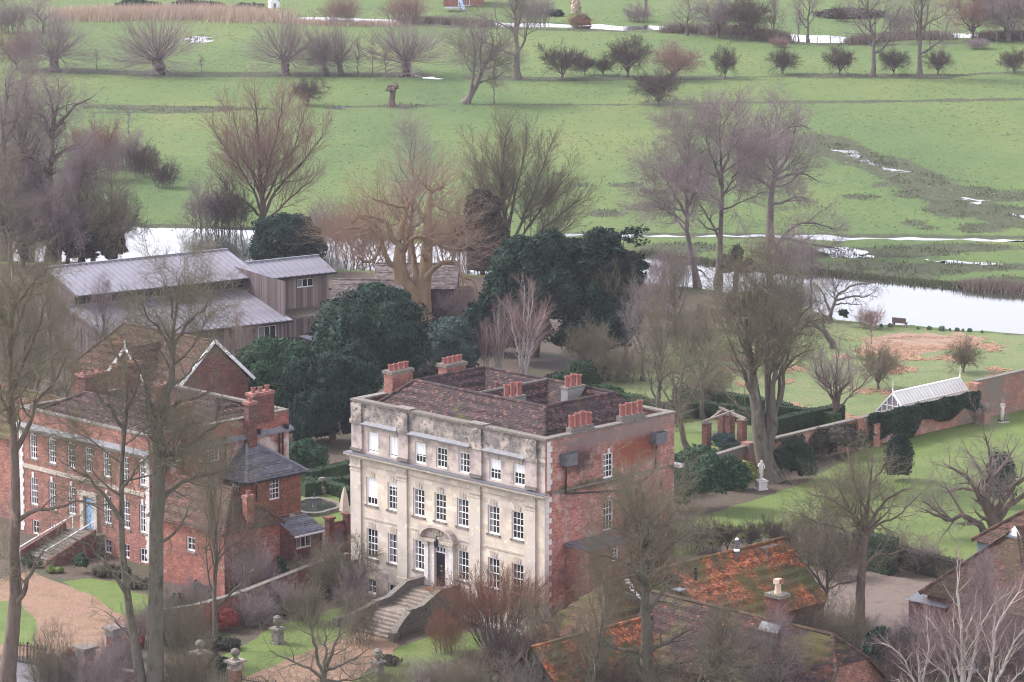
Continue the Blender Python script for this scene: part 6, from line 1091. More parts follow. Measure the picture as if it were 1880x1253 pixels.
def lib(k, v, bk, tw):
    H0 = dict(broad=18, fan=14, pollard=9, thorn=5, shrub=5, birch=9, sapling=5)[k]; W0 = dict(broad=15, fan=12, pollard=9, thorn=6, shrub=5.5, birch=6, sapling=2.4)[k]
    if (k, v) not in _lib: limbs, lv, sp = kind(k, v, H0, W0); _lib[k, v] = (tree_meshes(f'{k}_{v}', limbs, lv, rng_of(f'{k}{v}'), bk, tw, sp), H0, W0)
    return _lib[k, v]
def tree(name, label, px, by, ty, w_px, k='broad', v=0, bk='bark_grey', tw='twig_grey', yaw=None, group=None, cat='tree', dz=0, lean=0):
    c = G(px, by); H = hgt(px, by, ty); Wd = wid(by, w_px); key = f'{k}{v}{bk}{tw}'
    (a, b), H0, W0 = lib(k, v, bk, tw); own = False
    if a.materials[0] != K[bk] or (b and b.materials[0] != K[tw]):
        own = True
    yaw = yaw if yaw is not None else rng_of(label).uniform(0, 360)
    t = root(name, label, cat, c, yaw, group); s = (Wd / W0, Wd / W0, H / H0)
    if lean: t.rotation_euler = (0, math.radians(lean), 0)
    for nm, me, ky in (('trunk' if cat == 'tree' else 'stems', a, bk), ('crown' if cat == 'tree' else 'twigs', b, tw)):
        o = inst(nm, me, t, (0, 0, dz), 0, s)
        if own: o.material_slots[0].link = 'OBJECT'; o.material_slots[0].material = K[ky]
    return t
def limb_px(px, by, pts, dy=0.0):
    """photo points -> places round the base of the tree, dy metres nearer (-) or farther (+) at the end of the limb"""
    c = G(px, by); o = []
    for i, p in enumerate(pts):
        d = p[2] if len(p) > 2 else dy * i / max(1, len(pts) - 1); o.append(PY(p[0], p[1], c[1] + d) - c)
    return o
def tree_px(name, label, px, by, limbs, levels, bk, tw, split=1, cat='tree', group=None, sides=(9, 6, 5, 3, 3, 3), bare=()):
    """limbs: (photo points, radius px at foot, radius px at tip, end offset in metres)"""
    r = rng_of(label); s = 1 / wid(by, 1); L = [(limb_px(px, by, p, dy), a / s, b / s, .05) for p, a, b, dy in limbs]
    if bare: l0_ = dict(levels[0]); l0_['t0'] = [bare[i] if i < len(bare) else l0_.get('t0', .2) for i in range(len(limbs))]; levels = [l0_] + list(levels[1:])
    a, b = tree_meshes(name, L, levels, r, bk, tw, split, sides); t = root(name, label, cat, G(px, by), 0, group)
    inst('trunk' if cat == 'tree' else 'stems', a, t); 
    if b: inst('crown' if cat == 'tree' else 'twigs', b, t)
    return t
# ---- evergreens, hedges and ivy: masses of leaf sprays over rounded lobes
def leaves(P, Nn, s, r, flat=.5):
    n = len(P); N_ = nrm(Nn + r.normal(0, .55, (n, 3))); ref = r.normal(0, 1, (n, 3)); U = nrm(np.cross(N_, ref)); V_ = np.cross(N_, U); s = (s * r.uniform(.45, 1.0, n) ** 1.0 * np.where(r.uniform(0, 1, n) < .12, 1.7, 1.0))[:, None]
    q = np.stack([P - U * s, P - V_ * s * flat - N_ * s * .15, P + U * s, P + V_ * s * flat - N_ * s * .15], 1).reshape(-1, 3); return q, [np.arange(4 * n).reshape(n, 4)]
def lobes_mesh(name, lobes, s, dens, key, seed, core=.86):
    r = rng_of(seed); parts = []; lob = np.array(lobes, float)
    for l in lob:
        c, R = l[:3], l[3:6]; A = 4 * math.pi * ((R[0] * R[1]) ** 1.6 / 3 + (R[0] * R[2]) ** 1.6 / 3 + (R[1] * R[2]) ** 1.6 / 3) ** (1 / 1.6); n = int(A * dens)
        d = nrm(r.normal(0, 1, (n, 3))); d[:, 2] = np.where(d[:, 2] < -.45, -d[:, 2], d[:, 2]); w_ = r.normal(0, 1, (6, 3)) * 2.6; ph = r.uniform(0, 6.28, 6)
        b = sum(np.sin(d @ w_[k] * (1 + .5 * k) + ph[k]) / (1 + .35 * k) for k in range(6)); rad = (1 + .10 * b) * (r.uniform(.82, 1.05, n))
        P = c + d * R * rad[:, None]; ok = P[:, 2] > .02
        for m in lob:                                                 # drop leaves buried in other lobes
            if m is not l: ok &= ~(((P - m[:3]) / (m[3:6] * .8)) ** 2).sum(1).__lt__(1)
        P = P[ok]; parts.append(leaves(P, nrm(d[ok] / R) + np.array([0, 0, .25]), s, r))
        u, v = np.meshgrid(np.linspace(0, 2 * math.pi, 13)[:-1], np.linspace(-.5, 1.5, 7)); sp = np.stack([np.cos(u) * np.cos(v), np.sin(u) * np.cos(v), np.sin(v)], -1); bb = sum(np.sin(sp @ w_[k] * (1 + .5 * k) + ph[k]) / (1 + .35 * k) for k in range(6))
        Q = (c + sp * R * core * (1 + .09 * bb)[..., None]).reshape(-1, 3); Q[:, 2] = np.maximum(Q[:, 2], .0); ii = np.arange(84).reshape(7, 12); parts.append((Q, [np.stack([ii[:-1], np.roll(ii[:-1], -1, 1), np.roll(ii[1:], -1, 1), ii[1:]], -1).reshape(-1, 4)]))
    return mesh_np(name, *join(parts), K[key])
def bush_px(name, label, px, by, lobes, key='yew', s=.28, dens=14, cat='tree', group=None, trunk=False, bumps=None):
    """lobes: photo (x, y, rx, ry[, depth offset, depth radius factor])"""
    c = G(px, by); m = wid(by, 1); L = []
    if bumps is None: bumps = 0 if 'topiary' in name or 'ball' in name or 'clipped' in name or 'tuft' in name or name == 'low_shrub' else (9 if trunk else 6)
    for l in lobes:
        dy = l[4] if len(l) > 4 else 0; df = l[5] if len(l) > 5 else .85; p = PY(l[0], l[1], c[1] + dy) - c; L.append((p[0], p[1], p[2], l[2] * m, l[2] * m * df, l[3] * m))
    rb = rng_of('bump' + label); B = []
    if bumps:
        for l in L:
            for i in range(bumps):
                d = nrm(rb.normal(0, 1, 3)); d[2] = abs(d[2]) if rb.random() < .75 else d[2]; k = rb.uniform(.28, .46); B.append(tuple(l[q] + d[q] * l[3 + q] * rb.uniform(.72, .92) for q in range(3)) + tuple(l[3 + q] * k for q in range(3)))
    t = root(name, label, cat, c, 0, group); inst('crown' if cat == 'tree' else 'foliage', lobes_mesh(name, L + B, s, dens, key, label), t)
    if trunk: pole(t, 'trunk', 'bark_brown', [(0, 0, 0), (.1, 0, 1.2), (0, 0, max(1.6, L[0][2]))], .28)
    return t
def hedge_box(name, label, corners, h, key='box', s=.13, dens=55, z0=0.0, cat='hedge', group=None, wd=.9):
    """clipped hedge along a line of photo ground points"""
    r = rng_of(label); c = G(*corners[0]); t = root(name, label, cat, c, 0, group); parts = []
    for a, b in zip(corners[:-1], corners[1:]):
        A, B_ = G(*a) - c, G(*b) - c; d = B_ - A; L = np.linalg.norm(d); d /= L; nn = np.array([-d[1], d[0], 0]); k = int((L * wd + 2 * L * h) * dens)
        u = r.uniform(0, L, k); face = r.choice(3, k, p=np.array([wd, h, h]) / (wd + 2 * h)); v = r.uniform(-wd / 2, wd / 2, k); z = r.uniform(0, h, k)
        v = np.where(face == 1, -wd / 2, np.where(face == 2, wd / 2, v)); z = np.where(face == 0, h, z); P = A + d * u[:, None] + nn * v[:, None] + np.array([0, 0, 1]) * z[:, None] + r.normal(0, .035, (k, 3)); P[:, 2] = np.maximum(P[:, 2], .03)
        N_ = np.where((face == 0)[:, None], np.array([0, 0, 1.0]), np.where((face == 1)[:, None], -nn, nn)); parts.append(leaves(P, N_ * 1.6, s, r))
        w2 = wd / 2 - .05; Q = np.array([A - nn * w2, B_ - nn * w2, B_ + nn * w2, A + nn * w2]); Q = np.concatenate([Q, Q + np.array([0, 0, h - .05])]); parts.append((Q, [np.array([(4, 5, 6, 7), (0, 1, 5, 4), (1, 2, 6, 5), (2, 3, 7, 6), (3, 0, 4, 7)])]))
    inst('foliage', mesh_np('foliage', *join(parts), K[key]), t); return t
# ------------------------------------------------------------------ evergreen masses
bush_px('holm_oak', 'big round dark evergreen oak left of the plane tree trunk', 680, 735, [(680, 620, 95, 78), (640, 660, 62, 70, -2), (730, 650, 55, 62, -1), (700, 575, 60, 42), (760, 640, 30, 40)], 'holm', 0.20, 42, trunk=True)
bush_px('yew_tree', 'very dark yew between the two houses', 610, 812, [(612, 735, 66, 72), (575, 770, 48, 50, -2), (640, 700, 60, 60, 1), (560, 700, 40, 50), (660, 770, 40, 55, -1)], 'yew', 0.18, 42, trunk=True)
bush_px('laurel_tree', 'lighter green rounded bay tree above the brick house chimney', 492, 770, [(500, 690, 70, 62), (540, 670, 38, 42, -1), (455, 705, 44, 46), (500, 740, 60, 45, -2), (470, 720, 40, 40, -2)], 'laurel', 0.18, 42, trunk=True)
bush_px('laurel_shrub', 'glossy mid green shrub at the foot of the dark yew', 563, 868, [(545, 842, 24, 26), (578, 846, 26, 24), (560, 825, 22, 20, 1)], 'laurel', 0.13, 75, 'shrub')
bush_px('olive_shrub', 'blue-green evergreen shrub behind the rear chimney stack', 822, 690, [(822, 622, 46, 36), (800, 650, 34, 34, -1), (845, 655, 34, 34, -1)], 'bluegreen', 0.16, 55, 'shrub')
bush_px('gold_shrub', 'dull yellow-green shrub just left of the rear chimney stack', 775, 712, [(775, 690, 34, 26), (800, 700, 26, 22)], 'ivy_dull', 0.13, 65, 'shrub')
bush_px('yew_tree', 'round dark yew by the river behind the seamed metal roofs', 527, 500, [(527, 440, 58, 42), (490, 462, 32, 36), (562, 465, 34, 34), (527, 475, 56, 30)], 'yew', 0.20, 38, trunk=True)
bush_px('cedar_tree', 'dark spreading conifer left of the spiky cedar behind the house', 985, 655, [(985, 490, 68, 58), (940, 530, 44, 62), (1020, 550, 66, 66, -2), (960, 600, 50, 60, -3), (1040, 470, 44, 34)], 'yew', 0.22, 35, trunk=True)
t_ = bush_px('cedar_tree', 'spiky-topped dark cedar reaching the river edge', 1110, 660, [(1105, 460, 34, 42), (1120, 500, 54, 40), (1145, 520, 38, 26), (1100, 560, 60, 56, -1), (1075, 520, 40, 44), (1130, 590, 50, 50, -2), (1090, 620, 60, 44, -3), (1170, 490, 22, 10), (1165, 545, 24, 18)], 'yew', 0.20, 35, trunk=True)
r = rng_of('spray'); c = G(1110, 660); Pl = []
for i in range(150):
    a = np.array([r.uniform(1075, 1165), r.uniform(425, 560), 0]); b = a + np.array([(a[0] - 1105) * .35 + r.normal(0, 8), r.uniform(-16, 10), 0]); A, B_ = PY(a[0], a[1], c[1] + r.uniform(-3, 1)) - c, PY(b[0], b[1], c[1] + r.uniform(-3.5, 1)) - c
    for k in range(34): Pl.append(A + (B_ - A) * r.uniform(0, 1) + r.normal(0, .12, 3))
Pl = np.array(Pl); inst('spray', mesh_np('spray', *leaves(Pl, np.tile((0, 0, 1.0), (len(Pl), 1)), .26, r, .35), K['yew']), t_)
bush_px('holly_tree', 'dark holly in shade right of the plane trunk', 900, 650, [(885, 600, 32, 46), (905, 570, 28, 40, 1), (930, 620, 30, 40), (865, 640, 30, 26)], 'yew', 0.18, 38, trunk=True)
bush_px('ivy_tree', 'tall ivy-smothered trunk left of the fan-shaped tree', 886, 500, [(886, 395, 36, 40), (872, 440, 36, 44), (905, 445, 30, 44), (890, 480, 30, 30)], 'ivy_dull', 0.20, 28, trunk=True)
bush_px('ivy_tree', 'dull ivy-clad trunk between the tall riverside trees', 1350, 520, [(1352, 470, 15, 22), (1338, 490, 19, 22), (1372, 494, 17, 20)], 'ivy_dull', .18, 12, trunk=True, bumps=4)
bush_px('ivy_mass', 'huge ivy-draped tree mass above the metal roof at far left', 170, 492, [(180, 440, 34, 38), (205, 455, 26, 30), (150, 460, 28, 28)], 'ivy_dull', 0.25, 20, trunk=True)
bush_px('topiary_yew', 'clipped egg-shaped yew on the lawn below the ivy wall', 1650, 882, [(1650, 838, 26, 38), (1648, 858, 25, 26)], 'yew', 0.13, 84)
bush_px('topiary_yew', 'clipped yew dome half hidden behind the spreading walnut', 1838, 930, [(1838, 872, 30, 44), (1836, 898, 30, 34)], 'yew', 0.14, 63)
bush_px('box_ball', 'clipped dark ball shrub beside the dark garden steps', 149, 1052, [(149, 1032, 14, 17)], 'box', 0.10, 127, 'shrub')
bush_px('laurel_hedge', 'large glossy dark laurel right behind the brick corner', 1278, 935, [(1262, 880, 40, 48), (1300, 885, 40, 42, -1), (1275, 850, 36, 30, 1), (1340, 882, 34, 36), (1245, 910, 24, 30, -1)], 'laurel', 0.16, 75, 'shrub')
bush_px('laurel_hedge', 'yellow-variegated evergreen shrub left of the white statue', 1364, 900, [(1366, 872, 24, 24), (1350, 882, 20, 22)], 'yellowgreen', 0.16, 56, 'shrub')
bush_px('ivy_shrub', 'dark ivy bush at the foot of the leaning garden tree', 1452, 882, [(1445, 845, 26, 34), (1470, 850, 26, 34), (1458, 820, 18, 20), (1482, 862, 20, 18)], 'ivy', 0.14, 75, 'shrub')
bush_px('ivy_shrub', 'trailing ivy over the low wall below the pergola', 1350, 858, [(1335, 838, 22, 22), (1362, 842, 20, 18), (1388, 838, 18, 22)], 'ivy', 0.16, 42, 'shrub')
bush_px('rosemary_bush', 'grey-green mound in front of the pergola pillars', 1335, 838, [(1330, 812, 22, 16), (1345, 822, 20, 14)], 'bluegreen', 0.13, 56, 'shrub')
bush_px('wall_shrub', 'pale variegated shrub topping the garden wall', 1565, 800, [(1562, 788, 26, 11), (1585, 790, 14, 10)], 'bluegreen', 0.13, 63, 'shrub')
bush_px('wall_shrub', 'leafy brown-green climber spread along the garden wall', 1520, 842, [(1500, 812, 26, 24), (1540, 806, 32, 22), (1575, 812, 22, 18), (1490, 838, 22, 20)], 'ivy_dull', 0.16, 31, 'shrub')
bush_px('laurel_shrub', 'dark glossy laurel beside the half-hipped gable', 1615, 1235, [(1612, 1190, 26, 36), (1640, 1205, 24, 30), (1600, 1215, 20, 26), (1665, 1180, 22, 24)], 'holm', 0.16, 56, 'shrub')
bush_px('dark_shrub', 'dark ivy-filled shrub left of the stone steps', 630, 1098, [(620, 1055, 26, 36), (645, 1062, 20, 32), (600, 1078, 18, 22)], 'ivy', 0.14, 63, 'shrub')
bush_px('dark_shrub', 'green shrub against the right corner of the outhouse', 520, 1085, [(518, 1050, 12, 26), (526, 1066, 14, 18)], 'box', 0.12, 84, 'shrub')
bush_px('red_shrub', 'dark red shrub in front of the weathered front wall', 417, 1160, [(418, 1138, 20, 18), (408, 1146, 14, 12)], 'red_leaf', .13, 90, 'shrub')
bush_px('grey_shrub', 'round grey-green shrub at the end of the front wall', 500, 1128, [(500, 1110, 18, 16), (512, 1118, 12, 10)], 'bluegreen', 0.11, 98, 'shrub')
for lab, x, y, rx, ry, k in [('dark low shrub below the outhouse wall near the twin trunks', 335, 1128, 30, 22, 'holm'), ('evergreen shrub below the outhouse window', 372, 1110, 22, 24, 'laurel'), ('shadowy low shrub under the outhouse corner', 440, 1118, 24, 14, 'ivy_dull'), ('dark shrub beside the left ball-topped pier', 318, 1195, 26, 26, 'holm'), ('clipped low shrub between the two ball-topped piers', 402, 1228, 22, 16, 'holm'), ('sprawling dark shrub below the red shrub', 400, 1192, 40, 14, 'ivy_dull'),
        ('low dark planting along the brick house steps', 205, 1058, 36, 12, 'ivy_dull'), ('brown low planting at the drive edge by the brick house', 250, 1080, 26, 12, 'ivy_dull'), ('small dark bush at the foot of the handrails', 60, 1042, 18, 14, 'holm'), ('mossy low mound by the brick house steps', 100, 1052, 16, 8, 'yellowgreen'), ('leafy shrub at the bottom edge by the left railings', 340, 1262, 34, 22, 'ivy'), ('dark low shrub beside the stone ornament', 718, 1222, 18, 12, 'ivy_dull'),
        ('russet bush inside the low wall by the drive', 135, 1212, 18, 12, 'red_leaf'), ('low brown bush beside the white-capped pier', 245, 1190, 20, 16, 'red_leaf')]:
    bush_px('low_shrub', lab, x, y, [(x - rx * .35, y - ry * .7, rx * .7, ry), (x + rx * .4, y - ry * .6, rx * .65, ry * .85)], k, .14, 60, 'shrub')
# rounded clipped hedges behind the house and hedges of the parterre
for lab, x, y, rx, ry in [('tall rounded clipped hedge behind the main roof', 1068, 715, 32, 30), ('clipped hedge block left of the pale chimney pots', 1030, 722, 34, 22), ('small dark clipped column beyond the clipped hedges', 1112, 700, 11, 16), ('low clipped hedge sloping right behind the grey chimney', 1110, 735, 36, 16)]:
    bush_px('clipped_hedge', lab, x, y, [(x, y - ry * .8, rx, ry), (x + rx * .4, y - ry * .5, rx * .7, ry * .6)], 'box', 0.16, 56, 'hedge')
for i, (lab, cs, h) in enumerate([('long clipped hedge at the back of the parterre', [(555, 888), (600, 878), (648, 866)], .9), ('second clipped hedge of the parterre', [(552, 902), (600, 896), (648, 894)], .8), ('slanting clipped hedge of the parterre', [(560, 896), (596, 902), (640, 916)], .9), ('clipped hedge block beside the parterre urn', [(556, 912), (586, 908)], 1.1), ('clipped hedge end by the stone house corner', [(630, 928), (646, 924)], 1.2),
        ('dark low hedge behind the brick pergola', [(1236, 772), (1290, 765), (1350, 772), (1420, 790)], 1.3), ('long low hedge across the orchard foot', [(1290, 745), (1380, 755), (1450, 770)], 1.3), ('low dark hedge along the inside of the garden wall', [(1420, 800), (1480, 785), (1545, 772)], 1.4), ('straight dark hedge before the orchard', [(1430, 770), (1500, 778), (1540, 785)], 1.2), ('dark hedge beside the arching hazel', [(1240, 742), (1290, 752)], 1.5), ('low hedge right of the main house roof', [(1100, 742), (1170, 752), (1240, 775)], 1.2)]):
    hedge_box('box_hedge', lab, cs, h, 'box', 0.12, 59)
# ivy hanging on the garden wall
r = rng_of('ivywall'); ca = math.cos(math.radians(-45)); sa = math.sin(math.radians(-45))
def M_w(x, y, z): return cM + np.array([ca * x - sa * y, sa * x + ca * y, z])
n = 15000; y = r.uniform(61.5, 75.2, n); low = .35 + .35 * np.sin(y * 1.3) + np.where(y > 68, .5, 0) + np.abs(y - 63) * .02; z = low + (2.72 - low) * r.uniform(0, 1, n) ** .85; x = -23.72 + .42 * np.sin(np.clip((z - low) / 2.3, 0, 1) * 2.6) + .18 * np.sin(y * 2.1) + r.normal(0, .07, n); P = np.stack([x, y, z], -1)
iv = root('wall_ivy', 'thick dark ivy sheet hanging over the garden wall before the greenhouse', 'ivy', cM, -45); inst('foliage', mesh_np('ivy', *leaves(P, np.tile((1.0, 0, .35), (n, 1)), .17, r), K['ivy']), iv)
n = 2600; y = r.uniform(48, 60, n); z = 2.35 * r.uniform(.1, 1, n); P = np.stack([-23.7 + r.normal(0, .08, n) + .15 * np.sin(y * 3), y, z], -1); P = P[(np.sin(y * 1.7) + np.sin(z * 3 + y)) > -.4]
iv = root('wall_climber', 'patchy brown climber clinging to the lower garden wall', 'climber', cM, -45); inst('foliage', mesh_np('climber', *leaves(P, np.tile((1.0, 0, .2), (len(P), 1)), .16, r), K['ivy_dull']), iv)
# climber with red-brown stems on the brick side of the stone house
r = rng_of('wisteria'); L = []
for i in range(46): y = r.uniform(7.2, 12.5); x0 = .12; L.append(([(x0, y + r.normal(0, .4), 0), (x0 + .05, y, 3), (x0 + r.uniform(0, .1), y + r.normal(0, .2), r.uniform(5.6, 8.9))], .03, .012, .03))
a, b = tree_meshes('house_climber', L, [dict(n=14, t0=.1, t1=1, a0=30, a1=20, l0=.3, l1=.1, K_=4, wig=.08, up=.12, rr=.6), dict(n=5, t0=.1, a0=40, a1=25, l0=.4, l1=.3, K_=3, wig=.15, up=.05, rr=.7, rmin=.008)], r, 'twig_red', 'twig_red', 0, (5, 3, 3, 3)); hc = root('house_climber', 'red-brown leafless climber covering the brick side of the stone house', 'climber', cM, -45); inst('stems', a, hc); inst('twigs', b, hc)

# ------------------------------------------------------------------ meadow trees, far row first
for i, (lab, x, by, ty, wp, v, ln) in enumerate([('first pollard willow from the left in the meadow row', 100, 131, 22, 125, 0, 0), ('bushy pollard willow leaning left on a stout bent trunk', 298, 136, 28, 150, 1, -14), ('upright pollard willow standing alone mid-left of the row', 523, 137, 32, 118, 0, 2), ('slim pollard leaning left, left one of the close pair', 600, 137, 45, 66, 1, -14), ('slim pollard, right one of the close pair', 626, 137, 45, 78, 0, -8), ('broad pale pollard willow at the right end of the row', 748, 139, 38, 135, 1, 0)]):
    tree('pollard_willow', lab, x, by, ty, wp, 'pollard', v, 'bark_mauve', 'twig_mauve', yaw=i * 67, group='pollard willows in the meadow row', lean=ln)
for lab, x, by, ty, wp in [('thin sapling between the first two pollards', 177, 129, 92, 22), ('thin sapling right of the leaning pollard', 370, 134, 104, 26), ('first small bare tree between pollards, right of the close pair', 657, 137, 70, 40), ('second small bare tree beside the pale end pollard', 684, 138, 76, 34), ('small bare tree touching the pale end pollard', 708, 140, 92, 36), ('tan slender sapling right of the leaning grey tree', 907, 191, 120, 40), ('thin young tree above the mauve hedgerow clump', 236, 245, 196, 36), ('thin tall sapling far right of the far river bridge gap', 1466, 78, 6, 46)]:
    tree('sapling', lab, x, by, ty, wp, 'sapling', 0, 'bark_mauve', 'twig_tan' if 'tan' in lab else 'twig_mauve')
TH = [('dark thorn tree just right of the tall grey trees', 1032, 145, 82, 78, 0), ('small thorn beside the dark thorn tree', 1074, 138, 98, 40, 1), ('low twisted thorn in the gap of the row', 1107, 138, 104, 44, 0), ('tall dark thorn clump in the middle of the row', 1152, 141, 62, 80, 1), ('round dark thorn standing alone before the row', 1209, 194, 128, 86, 0), ('upright narrow thorn right of the pink bush', 1331, 144, 82, 46, 1), ('open thorn with splayed stems right of the middle', 1437, 136, 88, 58, 0), ('dense thorn left of the tallest pair', 1542, 138, 82, 56, 1), ('thin thorn between the tallest pair', 1640, 138, 88, 56, 0), ('thorn right of the tallest pair', 1722, 137, 88, 50, 1), ('lone thorn at the right edge of the meadow', 1862, 136, 90, 52, 0), ('small dark round thorn alone at mid-left meadow', 565, 194, 142, 64, 1)]
for lab, x, by, ty, wp, v in TH: tree('thorn_tree', lab, x, by, ty, wp, 'thorn', v, 'bark_mauve', 'twig_dark')
tree('pink_bush', 'rounded pinkish twiggy bush in the middle of the row', 1238, 146, 80, 92, 'thorn', 0, 'bark_mauve', 'twig_pink')
tree('grey_tree', 'tall spreading pale grey tree reaching the top edge', 950, 145, -60, 190, 'broad', 0, 'bark_grey', 'twig_grey')
tree('tall_tree', 'left one of the tallest pair reaching the top edge', 1602, 141, -70, 150, 'broad', 1, 'bark_mauve', 'twig_mauve'); tree('tall_tree', 'right one of the tallest pair reaching the top edge', 1688, 142, -70, 150, 'broad', 0, 'bark_mauve', 'twig_mauve')
LV = [dict(lmax=5.8, pm=1.7, nmin=6, t0=.28, t1=1, a0=66, a1=34, l0=.46, l1=.26, K_=7, wig=.17, up=.05, rr=.5), dict(pm=2.7, t0=.15, a0=52, a1=32, l0=.55, l1=.38, K_=5, wig=.18, up=.04, rr=.55, rmin=.014), dict(pm=5.0, t0=.1, a0=50, a1=30, l0=.6, l1=.45, K_=3, wig=.2, up=.03, rr=.65, rmin=.012), dict(pm=6.5, nmin=3, t0=.1, a0=48, a1=28, l0=.65, l1=.55, K_=2, wig=.2, up=0, rr=.7, rmin=.011)]
tree_px('leaning_tree', 'grey tree leaning right with a forked trunk in the meadow', 858, 191, [([(853, 192), (866, 172), (882, 140), (896, 110), (914, 90), (928, 78)], 7, 1.5, 1), ([(862, 180), (868, 145), (872, 110), (870, 80), (862, 52)], 4, 1, -1), ([(886, 132), (882, 100), (884, 70), (880, 38)], 3.5, .8, 1.5), ([(900, 104), (905, 80), (900, 55)], 2.4, .7, -1.5)], LV, 'bark_grey', 'twig_grey')
st_ = root('pollard_stump', 'bare knuckled pollard stump with no branches', 'tree', G(718, 196)); mb = MB(); mb.tube([(0, 0, 0), (.1, 0, 1), (.25, 0, 2), (.2, 0, 2.6)], [.62, .42, .4, .6], 9); mb.build('trunk', K['bark_brown'], st_)
mb = MB(); r = rng_of('knuckle')
for i in range(9): a = i * .7; mb.lathe([(.1, 0), (.32, .12), (.36, .32), (.2, .55), (.02, .62)], 7, (.2 + .62 * math.cos(a) * r.uniform(.5, 1.1), .6 * math.sin(a), 2.1 + r.uniform(-.1, .45)))
mb.build('knuckle', K['bark_brown'], st_)
for lab, x, by, ty, wp, tw in [('low pinkish shrub by the far river', 1432, 87, 66, 38, 'twig_pink'), ('rounded brown shrub at the right end of the far river', 1795, 90, 68, 50, 'twig_mauve'), ('pink thicket at the far left edge by the reeds', 30, 128, 52, 90, 'twig_pink'), ('mauve thicket behind the first pollard at top left', 80, 62, 0, 110, 'twig_mauve'), ('mauve willow scrub in the top left corner', 15, 60, -8, 90, 'twig_mauve'), ('pinkish willow scrub above the close pair of pollards', 625, 44, -10, 80, 'twig_pink'), ('pink twiggy willow above the pale end pollard', 742, 40, -12, 90, 'twig_pink'), ('hazy willow scrub right of the tall grey tree', 985, 44, -14, 70, 'twig_mauve'), ('orange-brown shrub on the far bank', 1065, 52, 26, 50, 'twig_red'), ('brown shrub in the far garden right of the orange house', 1170, 40, 6, 60, 'twig_mauve'),
        ('first mauve thicket along the far river, left end', 1262, 66, -6, 78, 'twig_mauve'), ('second mauve thicket along the far river', 1318, 70, -12, 84, 'twig_mauve'), ('third mauve thicket along the far river', 1372, 74, -12, 80, 'twig_dark'), ('fourth thicket ending at the far pool', 1420, 76, -8, 60, 'twig_mauve'), ('tall mauve thicket in the top right corner', 1850, 76, -30, 100, 'twig_mauve'), ('pinkish thicket left of the top right corner', 1785, 72, -26, 100, 'twig_pink'), ('dark thicket at the right edge beyond the river', 1900, 74, -20, 80, 'twig_dark'), ('grey scrub on the far bank between the tallest pair', 1650, 66, 10, 60, 'twig_grey'), ('dark shrub far beyond the pools at top', 1545, 40, 6, 40, 'twig_dark')]:
    tree('scrub', lab, x, by, ty, wp, ('broad' if zlib.crc32(lab.encode()) % 3 == 0 else 'thorn') if 'thicket' in lab and by < 130 else 'shrub', zlib.crc32(lab.encode()) % (2 if 'thicket' in lab else 3), 'bark_mauve', tw, cat='shrub')
for lab, x, by, rx, ry, k in [('dark evergreen bush in the far garden', 1068, 48, 15, 12, 'holm'), ('pale pampas clump on the far bank', 1056, 26, 9, 18, 'reed'), ('low evergreen hedge in the far left garden', 360, 18, 46, 10, 'ivy_dull'), ('dark evergreen bush at the top left of the reeds', 250, 16, 40, 10, 'holm'), ('low hedge in the far garden at top right', 1560, 30, 60, 7, 'ivy_dull'), ('dark evergreen in the far garden near the orange house', 1018, 30, 16, 8, 'holm'), ('low evergreen hedge left of the white playhouse', 455, 22, 32, 9, 'holm')]:
    bush_px('far_bush', lab, x, by, [(x, by - ry * .6, rx, ry), (x + rx * .5, by - ry * .4, rx * .6, ry * .7)], k, .35, 10, 'shrub')
tree('tall_tree', 'slender tall tree beside the far river pool', 1484, 78, -50, 80, 'broad', 1, 'bark_mauve', 'twig_mauve'); tree('tall_tree', 'tall hazy tree right of the orange house across the river', 1185, 30, -120, 120, 'broad', 1, 'bark_mauve', 'twig_mauve')
# ---- hedgerow clump and riverside, left
for lab, x, by, ty, wp, tw in [('tall mauve hedgerow shrub at the upper left', 235, 312, 238, 92, 'twig_mauve'), ('pinkish hedgerow shrub next to the big left trees', 195, 305, 245, 80, 'twig_pink'), ('middle hedgerow shrub of the left clump', 265, 325, 258, 70, 'twig_dark'), ('lowest rounded hedgerow shrub of the left clump', 302, 345, 288, 56, 'twig_dark'), ('tan reedy willow shrub at the foot of the riverside poplar', 385, 420, 335, 110, 'twig_mauve'), ('brown willow shrub leaning over the river bend', 425, 425, 330, 90, 'twig_dark'), ('twiggy shrub right of the riverside poplar foot', 600, 455, 370, 90, 'twig_mauve')]:
    tree('hedgerow_shrub', lab, x, by, ty, wp, 'shrub', zlib.crc32(lab.encode()) % 3, 'bark_mauve', tw, cat='shrub')
FAN = [dict(lmax=4.2, pm=2.4, nmin=8, t0=.2, t1=1, a0=40, a1=24, l0=.40, l1=.2, K_=6, wig=.08, up=.1, rr=.45), dict(pm=3.2, t0=.15, a0=38, a1=24, l0=.5, l1=.34, K_=4, wig=.1, up=.07, rr=.55, rmin=.012), dict(pm=4.5, t0=.1, a0=36, a1=22, l0=.58, l1=.45, K_=3, wig=.12, up=.05, rr=.7, rmin=.011), dict(pm=4, nmin=2, t0=.1, a0=36, a1=22, l0=.6, l1=.5, K_=2, wig=.12, up=.03, rr=.7, rmin=.010)]
